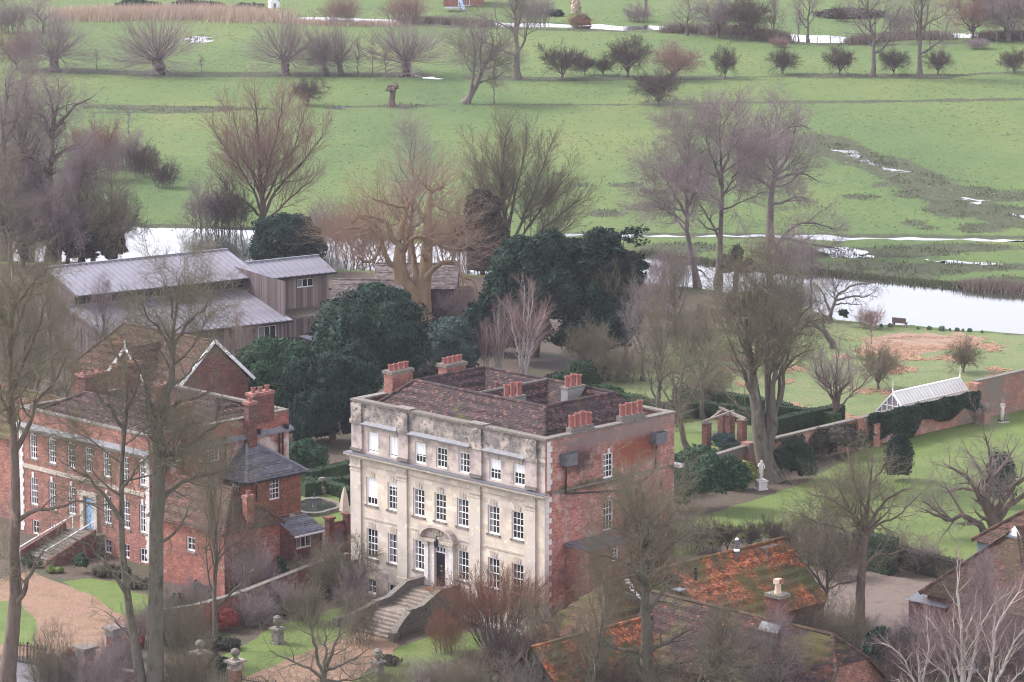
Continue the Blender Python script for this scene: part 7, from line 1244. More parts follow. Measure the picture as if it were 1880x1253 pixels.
tree_px('riverside_poplar', 'big fan-shaped pinkish tree on the river bank at left', 483, 422, [([(483, 424), (482, 380), (478, 320), (474, 250), (468, 172)], 6.5, 1.0, 1), ([(482, 395), (470, 360), (440, 310), (410, 270), (392, 235)], 3.2, 0.6, -2), ([(483, 400), (500, 360), (535, 320), (570, 280), (598, 240)], 3.6, 0.6, -1), ([(484, 408), (510, 385), (545, 355), (585, 320)], 2.9, 0.6, 2), ([(481, 370), (462, 320), (440, 260), (425, 190)], 2.9, 0.6, 3), ([(481, 350), (495, 300), (510, 240), (520, 175)], 3.2, 0.6, -3), ([(482, 385), (505, 330), (540, 270), (560, 200)], 2.9, 0.6, 3.5), ([(480, 400), (455, 375), (420, 350), (395, 310)], 2.5, 0.6, 1)], FAN, 'bark_brown', 'twig_pink')
tree_px('fan_tree', 'wide fan-shaped bare tree above the dark cedars', 938, 478, [([(938, 480), (930, 420), (920, 340), (926, 280), (930, 228)], 5.8, 1.0, 0), ([(936, 440), (915, 390), (885, 330), (862, 270)], 3.2, 0.6, 2), ([(938, 460), (960, 400), (990, 330), (1010, 270)], 3.6, 0.6, -2), ([(939, 465), (975, 410), (1020, 350), (1055, 310)], 3.2, 0.6, 1), ([(940, 468), (985, 430), (1035, 390), (1078, 358)], 2.9, 0.6, -1), ([(934, 420), (945, 360), (960, 300), (968, 240)], 3.2, 0.6, 3), ([(934, 430), (905, 390), (875, 360), (855, 320)], 2.5, 0.6, -3), ([(940, 470), (990, 445), (1030, 425), (1068, 400)], 2.5, 0.6, 2)], FAN, 'bark_grey', 'twig_olive')
tree('mauve_tree', 'round-topped mauve tree behind the plane tree', 752, 500, 243, 170, 'broad', 1, 'bark_mauve', 'twig_mauve'); tree('pink_willow', 'pink-twigged willow mass left behind the plane tree', 665, 480, 375, 150, 'shrub', 1, 'twig_plane', 'twig_plane'); tree('pink_willow', 'pink-twigged willow mass right behind the plane tree', 835, 485, 360, 120, 'shrub', 2, 'twig_plane', 'twig_plane', yaw=140)
# ---- plane tree: knuckled yellow-brown limbs given one by one, long thin shoots
PL = [([(765, 595), (757, 550), (738, 510), (733, 475), (735, 440)], 26.9, 8.5, 0), ([(775, 590), (777, 540), (782, 490), (786, 430), (788, 370), (790, 345)], 19.1, 5.2, 1), ([(735, 495), (715, 480), (702, 455), (698, 435), (682, 420), (672, 412)], 6.0, 3.5, -1.5), ([(702, 448), (685, 476), (668, 480), (655, 468)], 4.4, 2.2, -2), ([(736, 450), (720, 440), (714, 415), (702, 402), (680, 398), (662, 394)], 6.0, 2.6, 1), ([(672, 412), (655, 420), (635, 420), (618, 433)], 3.1, 1.2, -1), ([(733, 440), (740, 410), (745, 392), (750, 370)], 7.0, 3.5, 1.5), ([(744, 380), (725, 378), (705, 372), (688, 366), (684, 360)], 3.4, 1.7, -1), ([(742, 462), (750, 445), (765, 436), (786, 436)], 5.2, 3.5, -2), ([(768, 530), (762, 500), (758, 470), (752, 440), (745, 410)], 7.0, 3.5, 2), ([(776, 525), (790, 500), (815, 482), (838, 484), (848, 505), (850, 525)], 6.0, 2.2, -2), ([(784, 460), (800, 448), (820, 456), (850, 458), (858, 450)], 3.9, 1.7, 1), ([(790, 350), (782, 342), (778, 340)], 4.4, 2.6, 0), ([(790, 352), (802, 348), (815, 342)], 4.4, 2.2, .5), ([(792, 372), (808, 382), (828, 392), (830, 410)], 3.1, 1.2, -1), ([(845, 505), (870, 520), (880, 545), (895, 562)], 3.4, 1.2, -2.5), ([(788, 430), (815, 428), (840, 438), (856, 452)], 2.6, 1.0, 2), ([(700, 425), (680, 405), (655, 402), (638, 418)], 3.1, 1.2, .5)]
nn = np.array([4, 10] + [24] * 16)
tree_px('plane_tree', 'great yellow-barked plane tree with knuckled pollarded limbs', 768, 598, PL, [dict(n=nn, t0=.35, t1=1, a0=60, a1=45, l0=2.9, l1=3.9, K_=6, wig=.07, up=.13, rr=.2, absl=True, rmin=.014, jit=.45), dict(n=7, t0=.15, a0=34, a1=22, l0=.42, l1=.3, K_=3, wig=.1, up=.07, rr=.6, rmin=.009), dict(n=4, t0=.1, a0=34, a1=22, l0=.5, l1=.4, K_=2, wig=.12, up=.04, rr=.7, rmin=.008)], 'bark_plane', 'twig_plane', 0)
# ---- the big trees at the left edge, beyond the hall
OAK = [dict(lmax=4.6, pm=1.4, nmin=5, t0=.22, t1=1, a0=64, a1=36, l0=.46, l1=.26, K_=7, wig=.24, up=.04, rr=.55), dict(pm=2.6, t0=.12, a0=58, a1=35, l0=.58, l1=.4, K_=5, wig=.26, up=.02, rr=.6, rmin=.014), dict(pm=4.4, t0=.1, a0=55, a1=32, l0=.62, l1=.48, K_=3, wig=.26, up=.0, rr=.65, rmin=.012), dict(pm=6.5, nmin=3, t0=.1, a0=50, a1=30, l0=.65, l1=.55, K_=2, wig=.25, up=0, rr=.7, rmin=.011)]
tree_px('old_oak', 'gnarled bare oak rising above the ivy mass at left', 92, 478, [([(92, 480), (94, 420), (92, 340), (96, 270), (100, 225), (112, 160)], 9, 1.5, 0), ([(94, 330), (75, 300), (40, 285), (5, 300)], 5, 1, -2), ([(96, 250), (80, 215), (60, 205), (52, 180)], 4, 1, 2), ([(97, 240), (120, 215), (145, 190), (172, 178)], 4.5, 1, -1), ([(94, 300), (120, 275), (150, 270), (178, 240)], 4, 1, 2), ([(93, 360), (130, 335), (160, 320), (190, 330)], 4, 1, -3), ([(97, 230), (95, 190), (80, 150)], 3.5, .8, 2)], OAK, 'bark_brown', 'twig_mauve')
tree_px('old_oak', 'big bare tree cut by the left frame edge', 8, 470, [([(8, 472), (6, 400), (10, 320), (6, 240), (18, 150)], 9, 1.5, 0), ([(8, 340), (30, 310), (55, 290), (75, 250)], 4.5, 1, -1), ([(8, 300), (-20, 270), (-50, 240)], 4, 1, 1), ([(7, 260), (28, 225), (45, 180), (50, 140)], 4, 1, 2), ([(8, 380), (40, 370), (70, 350)], 4, 1, -3)], OAK, 'bark_brown', 'twig_mauve')
tree('drooping_tree', 'brown twig mass between old oak and river', 125, 484, 350, 130, 'thorn', 0, 'bark_brown', 'twig_mauve', yaw=80)
for lab, x, by, ty, wp, k, v, tw in [('grey twiggy tree hiding the river bend at far left', 150, 486, 270, 170, 'broad', 0, 'twig_mauve'), ('dense grey-brown tree at the right of the far-left mass', 205, 484, 300, 130, 'broad', 1, 'twig_grey'), ('low dense twig mass on the bank at the left edge', 40, 490, 350, 150, 'thorn', 0, 'twig_grey'), ('grey-brown bushy tree before the old oak trunk', 105, 490, 345, 150, 'thorn', 1, 'twig_mauve'), ('tall mauve tree behind the big edge tree at far left', 60, 440, 120, 190, 'broad', 1, 'twig_mauve'), ('broad bare tree left of the old oak', 45, 476, 190, 200, 'broad', 0, 'twig_mauve'), ('drooping olive-brown tree in front of the ivy-draped mass', 205, 490, 330, 120, 'thorn', 1, 'twig_olive'), ('dense bare tree at far left above the hall end', 20, 500, 300, 170, 'broad', 1, 'twig_olive'), ('twiggy tree between the old oak and the hall roof', 110, 495, 330, 150, 'broad', 0, 'twig_mauve'), ('pinkish twig tree left of the hedgerow clump', 175, 330, 215, 90, 'thorn', 0, 'twig_pink')]:
    tree('left_bank_tree', lab, x, by, ty, wp, k, v, 'bark_brown', tw)
# ---- tall trees by the river, right of centre
tree_px('riverside_tree', 'left one of three tall trees by the river, slanting trunk', 1280, 528, [([(1281, 530), (1272, 480), (1262, 420), (1262, 340), (1264, 260), (1262, 238)], 6.5, 1, 0), ([(1266, 440), (1245, 405), (1220, 385), (1200, 378)], 3, .7, -2), ([(1262, 400), (1240, 360), (1222, 330), (1210, 310)], 3, .7, 1), ([(1262, 370), (1250, 330), (1240, 290)], 2.8, .7, 2), ([(1263, 380), (1280, 340), (1290, 300)], 2.8, .7, -2), ([(1272, 480), (1250, 470), (1225, 485), (1200, 500)], 2.5, .6, -1), ([(1274, 490), (1290, 500), (1302, 515)], 2.2, .6, 1)], LV, 'bark_mauve', 'twig_mauve', bare=(.4,))
tree_px('riverside_tree', 'middle one of three tall trees by the river', 1318, 520, [([(1318, 522), (1320, 470), (1324, 400), (1326, 340), (1322, 260), (1324, 215)], 7, 1, 0), ([(1324, 340), (1312, 300), (1298, 260), (1295, 228)], 3.5, .8, -1), ([(1325, 320), (1340, 280), (1348, 240), (1354, 218)], 3.5, .8, 1), ([(1321, 440), (1300, 400), (1280, 370), (1275, 355)], 3, .7, 2), ([(1322, 420), (1300, 420), (1280, 400)], 2.6, .7, -2), ([(1326, 360), (1345, 330), (1355, 310)], 2.6, .7, -2)], LV, 'bark_mauve', 'twig_mauve', bare=(.4,))
tree_px('riverside_tree', 'largest of three tall trees by the river, long low right limb', 1412, 462, [([(1412, 464), (1413, 420), (1416, 370), (1424, 310), (1424, 260), (1428, 200)], 9, 1.2, 0), ([(1424, 310), (1405, 280), (1385, 260), (1375, 240)], 4, .8, -2), ([(1425, 320), (1445, 290), (1458, 250), (1462, 215)], 4, .8, 2), ([(1422, 330), (1450, 322), (1478, 320), (1505, 335)], 3.5, .8, -1), ([(1420, 350), (1395, 330), (1370, 320), (1355, 300)], 3.5, .8, 1), ([(1416, 375), (1440, 370), (1465, 362), (1490, 370)], 3.5, .8, 2), ([(1420, 455), (1440, 438), (1470, 445), (1510, 452), (1550, 460)], 4.5, .8, -1.5), ([(1428, 446), (1460, 415), (1500, 410), (1540, 425)], 3.5, .8, 1), ([(1424, 270), (1440, 240), (1470, 230), (1492, 240)], 3, .7, -2), ([(1424, 265), (1405, 235), (1400, 215)], 3, .7, 1.5)], LV, 'bark_mauve', 'twig_mauve', bare=(.4,))
for lab, x, by, ty, wp, tw, k in [('mauve riverside scrub under the three tall trees', 1440, 505, 420, 120, 'twig_mauve', 'shrub'), ('brown riverside scrub at the foot of the slanting tree', 1235, 530, 450, 100, 'twig_mauve', 'shrub'), ('thin double-stemmed tree on the near river bank', 1472, 552, 440, 80, 'twig_mauve', 'sapling'), ('second thin tree on the near river bank', 1488, 550, 446, 70, 'twig_mauve', 'sapling')]:
    tree('bank_scrub' if k == 'shrub' else 'bank_tree', lab, x, by, ty, wp, k, 0, 'bark_mauve', tw, cat='shrub' if k == 'shrub' else 'tree')
tree_px('leaning_willow', 'low willow leaning right over the pale river', 1524, 590, [([(1524, 592), (1527, 570), (1535, 548), (1552, 530), (1575, 522), (1606, 518)], 4, .8, -1), ([(1526, 575), (1515, 550), (1505, 530), (1490, 515)], 3, .7, 1), ([(1534, 552), (1560, 545), (1590, 545), (1608, 535)], 2.6, .7, 1), ([(1532, 560), (1555, 558), (1580, 560)], 2, .6, -2), ([(1530, 562), (1535, 530), (1545, 512)], 2.2, .6, 2), ([(1521, 590), (1505, 570), (1495, 550)], 2.2, .6, -1)], LV, 'bark_mauve', 'twig_dark')
bush_px('nest_clump', 'dark round clump hanging in the leaning willow', 1548, 600, [(1548, 576, 9, 8)], 'ivy', 0.16, 56, 'shrub')
tree('pink_shrub', 'pink-stemmed shrub on the grass bank by the river', 1596, 603, 560, 56, 'shrub', 0, 'twig_pink', 'twig_pink', cat='shrub')
dt = tree_px('dead_tree', 'broken dark trunk leaning left in the orchard', 1530, 640, [([(1531, 652), (1527, 632), (1516, 612), (1496, 596), (1484, 588)], 8, 3, -1), ([(1518, 616), (1513, 600), (1510, 585)], 3, 1.5, 0)], [dict(n=6, t0=.6, t1=1, a0=60, a1=40, l0=1.2, l1=.8, K_=5, wig=.2, up=.05, rr=.3, absl=True), dict(n=6, t0=.2, a0=45, a1=30, l0=.5, l1=.4, K_=3, wig=.2, up=0, rr=.6, rmin=.008)], 'bark_mauve', 'twig_dark', 0)
for i, (x, y, k) in enumerate([(1618, 600, 6), (1634, 600, 8), (1685, 604, 5), (1706, 605, 8), (1729, 606, 9), (1744, 607, 5), (1757, 608, 8), (1768, 608, 5), (1780, 609, 8), (1803, 611, 5)]):
    bush_px('leaf_tuft', 'small blue-green leaf tuft on the orchard bank by the river', x, y + 1, [(x, y - k * .25, k * .62, k * .6)], 'tuft', .12, 60, 'plant', 'leaf tufts along the river bank')
# ---- middle gardens
for lab, x, by, ty, wp, tw, bk, k, v, nm in [('tall white-stemmed birch clump behind the main roof', 962, 695, 518, 150, 'twig_birch', 'bark_birch', 'birch', 0, 'birch'), ('smaller white-stemmed birch left of the tall clump', 916, 690, 560, 84, 'twig_birch', 'bark_birch', 'birch', 0, 'birch'), ('thin leaning birch at the left of the birches', 893, 688, 590, 56, 'twig_birch', 'bark_birch', 'birch', 0, 'birch'), ('olive-twigged tree in front of the spiky cedar', 1150, 665, 470, 170, 'twig_olive', 'bark_olive', 'fan', 0, 'olive_tree'), ('wide round hazel-like tree behind the brick corner', 1208, 790, 568, 190, 'twig_olive', 'bark_olive', 'broad', 0, 'round_tree'), ('second rounded olive-twigged tree left of the leaning garden tree', 1290, 770, 570, 150, 'twig_olive', 'bark_olive', 'broad', 1, 'round_tree'),
        ('pinkish vase-shaped tree above the garden wall', 1535, 782, 630, 160, 'twig_mauve', 'bark_brown', 'fan', 0, 'vase_tree'), ('grey-green apple tree left of the greenhouse', 1612, 715, 628, 84, 'twig_olive', 'bark_grey', 'thorn', 1, 'apple_tree'), ('small neat apple tree alone in the straw ring', 1769, 684, 624, 62, 'twig_olive', 'bark_grey', 'thorn', 0, 'apple_tree'), ('low apple tree behind the brick pergola', 1306, 742, 672, 80, 'twig_olive', 'bark_grey', 'thorn', 0, 'apple_tree'), ('dull scrub beyond the apple tree by the river', 1360, 610, 520, 120, 'twig_olive', 'bark_olive', 'shrub', 0, 'scrub'), ('tiny bare fruit tree on the orchard bank', 1600, 632, 600, 22, 'twig_mauve', 'bark_mauve', 'sapling', 0, 'sapling'), ('mauve undergrowth right of the plane trunk', 840, 590, 520, 110, 'twig_mauve', 'bark_mauve', 'shrub', 0, 'scrub'), ('grey scrub below the dark cedars', 1130, 700, 620, 130, 'twig_olive', 'bark_olive', 'shrub', 0, 'scrub'), ('brown scrub on the bank right of the spiky cedar', 1205, 580, 500, 110, 'twig_mauve', 'bark_mauve', 'shrub', 1, 'scrub'), ('olive bare tree on the bank right of the spiky cedar', 1240, 620, 480, 130, 'twig_olive', 'bark_olive', 'broad', 0, 'bank_tree'), ('low olive scrub between hazel and river', 1270, 650, 560, 120, 'twig_olive', 'bark_olive', 'shrub', 2, 'scrub'), ('olive bush tree in front of the dark cedars', 1085, 690, 590, 90, 'twig_olive', 'bark_olive', 'thorn', 0, 'scrub'), ('brown bare tree behind the round hazel', 1180, 700, 540, 120, 'twig_mauve', 'bark_olive', 'broad', 1, 'bank_tree')]:
    tree(nm, lab, x, by, ty, wp, k, v, bk, tw, cat='shrub' if k == 'shrub' else 'tree')
tree_px('arching_tree', 'bent-stemmed tree beside the pergola lawn', 1262, 836, [([(1264, 838), (1254, 800), (1245, 760), (1240, 720), (1235, 680)], 7, 1.5, 0), ([(1248, 775), (1262, 740), (1280, 710), (1290, 680)], 3.5, .8, -1), ([(1246, 765), (1225, 730), (1205, 700)], 3.5, .8, 1), ([(1244, 750), (1250, 700), (1262, 650)], 3.5, .8, 1.5), ([(1252, 795), (1235, 770), (1215, 760)], 2.5, .7, -1)], LV, 'bark_olive', 'twig_olive')
GT = [dict(lmax=5.0, pm=1.2, nmin=6, t0=.22, t1=1, a0=50, a1=28, l0=.42, l1=.24, K_=7, wig=.14, up=.08, rr=.45), dict(pm=2.4, t0=.12, a0=50, a1=30, l0=.58, l1=.38, K_=5, wig=.18, up=.05, rr=.55, rmin=.014), dict(pm=5.0, t0=.1, a0=48, a1=30, l0=.6, l1=.45, K_=3, wig=.2, up=.03, rr=.65, rmin=.011), dict(pm=6.5, nmin=3, t0=.1, a0=46, a1=28, l0=.65, l1=.55, K_=2, wig=.2, up=.02, rr=.7, rmin=.0095)]
BT = [dict(lmax=4.4, pm=1.5, nmin=6, t0=.2, t1=1, a0=54, a1=30, l0=.5, l1=.3, K_=6, wig=.17, up=.06, rr=.5), dict(pm=2.8, t0=.12, a0=52, a1=32, l0=.62, l1=.42, K_=5, wig=.2, up=.03, rr=.55, rmin=.013), dict(pm=4.6, t0=.1, a0=48, a1=30, l0=.62, l1=.48, K_=3, wig=.2, up=.02, rr=.65, rmin=.010), dict(pm=6.5, nmin=3, t0=.1, a0=46, a1=28, l0=.65, l1=.55, K_=2, wig=.2, up=.0, rr=.7, rmin=.009)]
tree_px('garden_tree', 'huge leaning multi-stemmed garden tree rising from the laurels', 1415, 884, [([(1416, 886), (1404, 840), (1396, 800), (1388, 740), (1380, 680), (1368, 600), (1360, 520)], 20, 1.5, 0), ([(1405, 840), (1414, 790), (1410, 730), (1408, 640), (1404, 560), (1400, 490)], 11, 1.2, 1), ([(1412, 830), (1420, 780), (1418, 730), (1424, 680), (1432, 620), (1440, 560)], 9, 1, -1), ([(1422, 760), (1436, 720), (1440, 680), (1470, 650), (1500, 640)], 6, .8, -2), ([(1390, 750), (1375, 710), (1355, 660), (1330, 610)], 6, .8, -1.5), ([(1384, 700), (1390, 640), (1395, 580), (1385, 500)], 5, .8, 2), ([(1410, 690), (1440, 620), (1480, 570), (1510, 540)], 5, .8, 1.5), ([(1424, 680), (1460, 620), (1490, 590), (1530, 585)], 4, .7, 2.5), ([(1396, 780), (1360, 750), (1330, 720), (1310, 700)], 4, .7, 1), ([(1430, 740), (1432, 690), (1450, 640), (1455, 570)], 4, .7, 0), ([(1372, 640), (1345, 580), (1330, 540)], 4, .7, 1)], GT, 'bark_olive', 'twig_olive', bare=(.45, .45, .45, .4, .4, .4))
tree_px('walnut_tree', 'gnarled spreading tree with a long low left limb on the lawn', 1826, 985, [([(1826, 990), (1822, 955), (1812, 930), (1808, 900)], 14, 8, 0), ([(1824, 950), (1838, 925), (1862, 895), (1885, 870)], 9, 2, -1), ([(1830, 960), (1850, 930), (1880, 910), (1915, 895)], 8, 2, 1), ([(1810, 935), (1795, 905), (1780, 880), (1750, 862), (1735, 852)], 7, 1.5, -1), ([(1812, 915), (1822, 880), (1845, 850), (1862, 820)], 6, 1.5, 1.5), ([(1816, 985), (1795, 962), (1770, 948), (1742, 955), (1718, 945), (1690, 935)], 8, 1.5, -1.5), ([(1740, 953), (1715, 935), (1692, 915)], 3.5, 1, 0), ([(1808, 905), (1800, 870), (1785, 840), (1770, 825)], 5, 1.2, 2), ([(1808, 902), (1818, 860), (1815, 825), (1805, 795)], 5, 1.2, -2), ([(1795, 905), (1770, 895), (1745, 900), (1722, 890)], 4, 1, 2)], BT, 'bark_brown', 'twig_grey')
tree_px('bare_tree', 'tall bare tree rising from the courtyard wall', 1578, 1150, [([(1578, 1152), (1580, 1090), (1584, 1020), (1586, 975)], 10, 7, 0), ([(1584, 985), (1568, 950), (1548, 915), (1535, 880)], 5, 1, -1), ([(1585, 980), (1594, 930), (1598, 880), (1604, 830)], 5, 1, 1), ([(1587, 975), (1610, 940), (1640, 910), (1680, 895)], 5, 1, -1), ([(1586, 985), (1615, 960), (1650, 945), (1690, 905)], 3.5, .8, 1.5), ([(1580, 970), (1555, 935), (1520, 915), (1480, 905)], 4, .8, 1.5), ([(1582, 1060), (1540, 1075), (1510, 1090)], 3, .8, -1), ([(1583, 1045), (1610, 1020), (1650, 1015), (1680, 1000)], 3.5, .8, 1), ([(1592, 940), (1575, 900), (1560, 850), (1555, 820)], 3.5, .8, 1), ([(1598, 890), (1620, 860), (1640, 835)], 3, .7, -1), ([(1580, 990), (1545, 970), (1500, 960), (1460, 940)], 3.5, .8, -1.5)], BT, 'bark_brown', 'twig_olive', bare=(.9,))
tree_px('bare_tree', 'thinner bare tree in front of the blotchy orange roof end', 1508, 1150, [([(1508, 1152), (1514, 1100), (1520, 1060), (1518, 1000), (1510, 950)], 5, 1, 0), ([(1516, 1085), (1500, 1060), (1470, 1030), (1450, 1010)], 3, .7, -1), ([(1519, 1070), (1540, 1040), (1560, 1000)], 3, .7, 1), ([(1519, 1040), (1500, 1000), (1480, 960)], 2.6, .7, 1), ([(1505, 1120), (1480, 1110), (1455, 1120)], 2.4, .7, -1)], BT, 'bark_olive', 'twig_olive')
for i, (x, y, ty, wp) in enumerate([(1335, 1014, 955, 46), (1378, 1010, 952, 50), (1416, 1004, 948, 44)]):
    tree('espalier_fruit_tree', ['leftmost knobbly pruned fruit tree above the orange roof ridge', 'middle knobbly pruned fruit tree behind the white flue', 'rightmost knobbly pruned fruit tree behind the orange roof'][i], x, y, ty, wp, 'thorn', i % 2, 'bark_mauve', 'twig_dark', group='pruned fruit trees edging the lawn')
for lab, x, by, ty, wp, tw in [('brown bare hedge shrub between the stone house and lawn', 1262, 1012, 950, 76, 'twig_mauve'), ('bare brown shrub right of the climber-covered wall', 1302, 1016, 948, 70, 'twig_dark'), ('bare shrub behind the orange roof ridge', 1460, 1022, 948, 80, 'twig_dark'), ('pale bare shrub at the near edge of the lawn', 1505, 1030, 938, 90, 'twig_mauve'), ('brown bare shrub right of the courtyard tree', 1640, 1036, 965, 70, 'twig_mauve'), ('bare twiggy shrub over the courtyard hedge', 1535, 1060, 985, 80, 'twig_dark'), ('bare lilac on the right end of the courtyard hedge', 1700, 1052, 985, 70, 'twig_mauve'),
        ('purple-brown thicket filling the lower right', 1700, 1235, 1110, 150, 'twig_mauve'), ('second purple-brown thicket at the right edge', 1820, 1240, 1095, 150, 'twig_mauve'), ('dark twig thicket left of the pale birches', 1655, 1262, 1160, 110, 'twig_dark'), ('brown thicket at the bottom right corner', 1870, 1275, 1150, 120, 'twig_dark'), ('dense brown scrub behind the half-hipped roof', 1470, 1175, 1090, 130, 'twig_olive'), ('olive scrub on the roof side below the courtyard tree', 1555, 1195, 1105, 110, 'twig_olive')]:
    tree('bare_shrub', lab, x, by, ty, wp, 'shrub', zlib.crc32(lab.encode()) % 3, 'bark_mauve', tw, cat='shrub')
hedge_box('ivy_hedge', 'dark ivy-topped courtyard wall curving under the lawn', [(1492, 1040), (1540, 1018), (1590, 1012), (1620, 1030), (1690, 1052), (1780, 1072)], 1.5, 'ivy_dull', 0.14, 51, wd=.9)
hedge_box('ivy_hedge', 'dark ivy clump on the courtyard wall behind the bare trunk', [(1600, 1046), (1640, 1056)], 2.6, 'ivy', 0.16, 51, wd=1.1)
# pale birches, lower right
tree_px('silver_birch', 'white many-stemmed birch in the lower right corner', 1765, 1330, [([(1765, 1335), (1766, 1240), (1762, 1150), (1758, 1080), (1756, 1040)], 6, 1, 0), ([(1768, 1300), (1785, 1220), (1800, 1150), (1835, 1100), (1850, 1085)], 4.5, .9, -1), ([(1764, 1290), (1745, 1220), (1722, 1160), (1700, 1130)], 4, .9, 1), ([(1762, 1240), (1752, 1170), (1750, 1120)], 3, .8, 1), ([(1760, 1300), (1735, 1240), (1705, 1210), (1690, 1190)], 3.5, .8, -1), ([(1768, 1260), (1772, 1180), (1790, 1120)], 3, .8, 2)], [dict(n=14, t0=.25, t1=1, a0=40, a1=25, l0=.32, l1=.14, K_=6, wig=.12, up=.06, rr=.5), dict(n=9, t0=.15, a0=42, a1=25, l0=.5, l1=.35, K_=4, wig=.15, up=.02, rr=.5, rmin=.007), dict(n=6, t0=.1, a0=40, a1=25, l0=.6, l1=.5, K_=2, wig=.15, up=0, rr=.7, rmin=.006)], 'bark_birch', 'twig_birch')
tree_px('silver_birch', 'white birch with long slanting stems at the right edge', 1810, 1345, [([(1810, 1350), (1818, 1240), (1830, 1160), (1860, 1100), (1890, 1075)], 5, 1, 0), ([(1812, 1320), (1835, 1240), (1870, 1170), (1900, 1135)], 4.5, .9, -1), ([(1818, 1260), (1822, 1180), (1830, 1110)], 3.5, .8, 1), ([(1814, 1330), (1850, 1260), (1895, 1215)], 4, .8, 1)], [dict(n=14, t0=.25, t1=1, a0=40, a1=25, l0=.32, l1=.14, K_=6, wig=.12, up=.06, rr=.5), dict(n=9, t0=.15, a0=42, a1=25, l0=.5, l1=.35, K_=4, wig=.15, up=.02, rr=.5, rmin=.007), dict(n=6, t0=.1, a0=40, a1=25, l0=.6, l1=.5, K_=2, wig=.15, up=0, rr=.7, rmin=.006)], 'bark_birch', 'twig_birch')
tree_px('silver_birch', 'small pale birch left of the white many-stemmed birch', 1690, 1330, [([(1690, 1335), (1688, 1240), (1682, 1190)], 4, .8, 0), ([(1690, 1290), (1670, 1230), (1640, 1190), (1610, 1180)], 3, .8, -1), ([(1690, 1270), (1705, 1200), (1700, 1130)], 3, .8, 1), ([(1688, 1300), (1665, 1260), (1640, 1250)], 2.5, .7, 1)], [dict(n=12, t0=.25, t1=1, a0=40, a1=25, l0=.36, l1=.18, K_=6, wig=.12, up=.06, rr=.5), dict(n=8, t0=.15, a0=42, a1=25, l0=.5, l1=.35, K_=4, wig=.15, up=.02, rr=.5, rmin=.007), dict(n=5, t0=.1, a0=40, a1=25, l0=.6, l1=.5, K_=2, wig=.15, up=0, rr=.7, rmin=.006)], 'bark_birch', 'twig_birch')
# white-stemmed small trees beside the cottage
tree('birch', 'small white birch beside the cottage gable', 440, 700, 558, 60, 'birch', 0, 'bark_birch', 'twig_birch')
# ---- foreground trees
FG = [dict(lmax=4.6, pm=1.3, nmin=5, t0=.22, t1=1, a0=60, a1=34, l0=.48, l1=.28, K_=7, wig=.17, up=.05, rr=.45), dict(pm=2.4, t0=.15, a0=55, a1=34, l0=.6, l1=.4, K_=5, wig=.2, up=.03, rr=.5, rmin=.014), dict(pm=5.4, t0=.1, a0=52, a1=32, l0=.6, l1=.45, K_=4, wig=.24, up=.02, rr=.6, rmin=.011), dict(pm=6.5, nmin=3, t0=.1, a0=50, a1=30, l0=.65, l1=.55, K_=2, wig=.22, up=0, rr=.7, rmin=.009)]
tree_px('twin_trunk_tree', 'tall foreground tree with pale trunk in front of the brick house', 288, 1300, [([(288, 1305), (286, 1220), (284, 1120), (286, 1000), (288, 900), (292, 820), (296, 770)], 17, 11, 0), ([(296, 775), (308, 720), (318, 670), (316, 620), (322, 570), (330, 500)], 9, 1, 0), ([(292, 800), (276, 740), (262, 690), (238, 640)], 6, 1, 1), ([(289, 880), (312, 850), (345, 820), (380, 790), (420, 772)], 6, 1, -1.5), ([(288, 930), (310, 905), (350, 880), (400, 868), (440, 850)], 5, 1, 1), ([(300, 760), (330, 740), (370, 725), (410, 705)], 4.5, .9, -1), ([(317, 640), (340, 600), (372, 570), (390, 545)], 4, .8, 1), ([(316, 650), (295, 610), (270, 580), (258, 545)], 4, .8, -1), ([(320, 590), (312, 545), (300, 500)], 3, .7, 1), ([(286, 1000), (312, 985), (335, 960), (345, 930)], 4, .9, -1), ([(292, 830), (275, 800), (250, 785)], 3, .8, -2), ([(310, 715), (340, 690), (365, 660), (395, 640)], 3.5, .8, 2)], FG, 'bark_olive', 'twig_olive', bare=(.75, .3))
tree_px('twin_trunk_tree', 'thinner dark second trunk leaning left beside the pale trunk', 262, 1300, [([(264, 1305), (258, 1240), (246, 1170), (232, 1090), (226, 1000), (224, 900), (228, 800), (232, 720), (228, 640)], 11, 1.5, 1), ([(226, 960), (200, 920), (175, 890), (150, 870), (110, 850)], 5, .8, -1), ([(228, 800), (210, 760), (180, 730), (160, 690)], 4.5, .8, 1), ([(229, 760), (248, 715), (262, 670), (272, 620)], 4, .8, -1), ([(236, 1100), (215, 1060), (190, 1030), (160, 1000), (120, 985)], 5, .8, -2), ([(224, 900), (250, 860), (270, 840)], 3.5, .8, 1), ([(230, 680), (205, 640), (185, 600)], 3.5, .8, 2), ([(250, 1190), (222, 1150), (190, 1120)], 3.5, .8, 1.5)], FG, 'bark_olive', 'twig_olive', bare=(.55,))
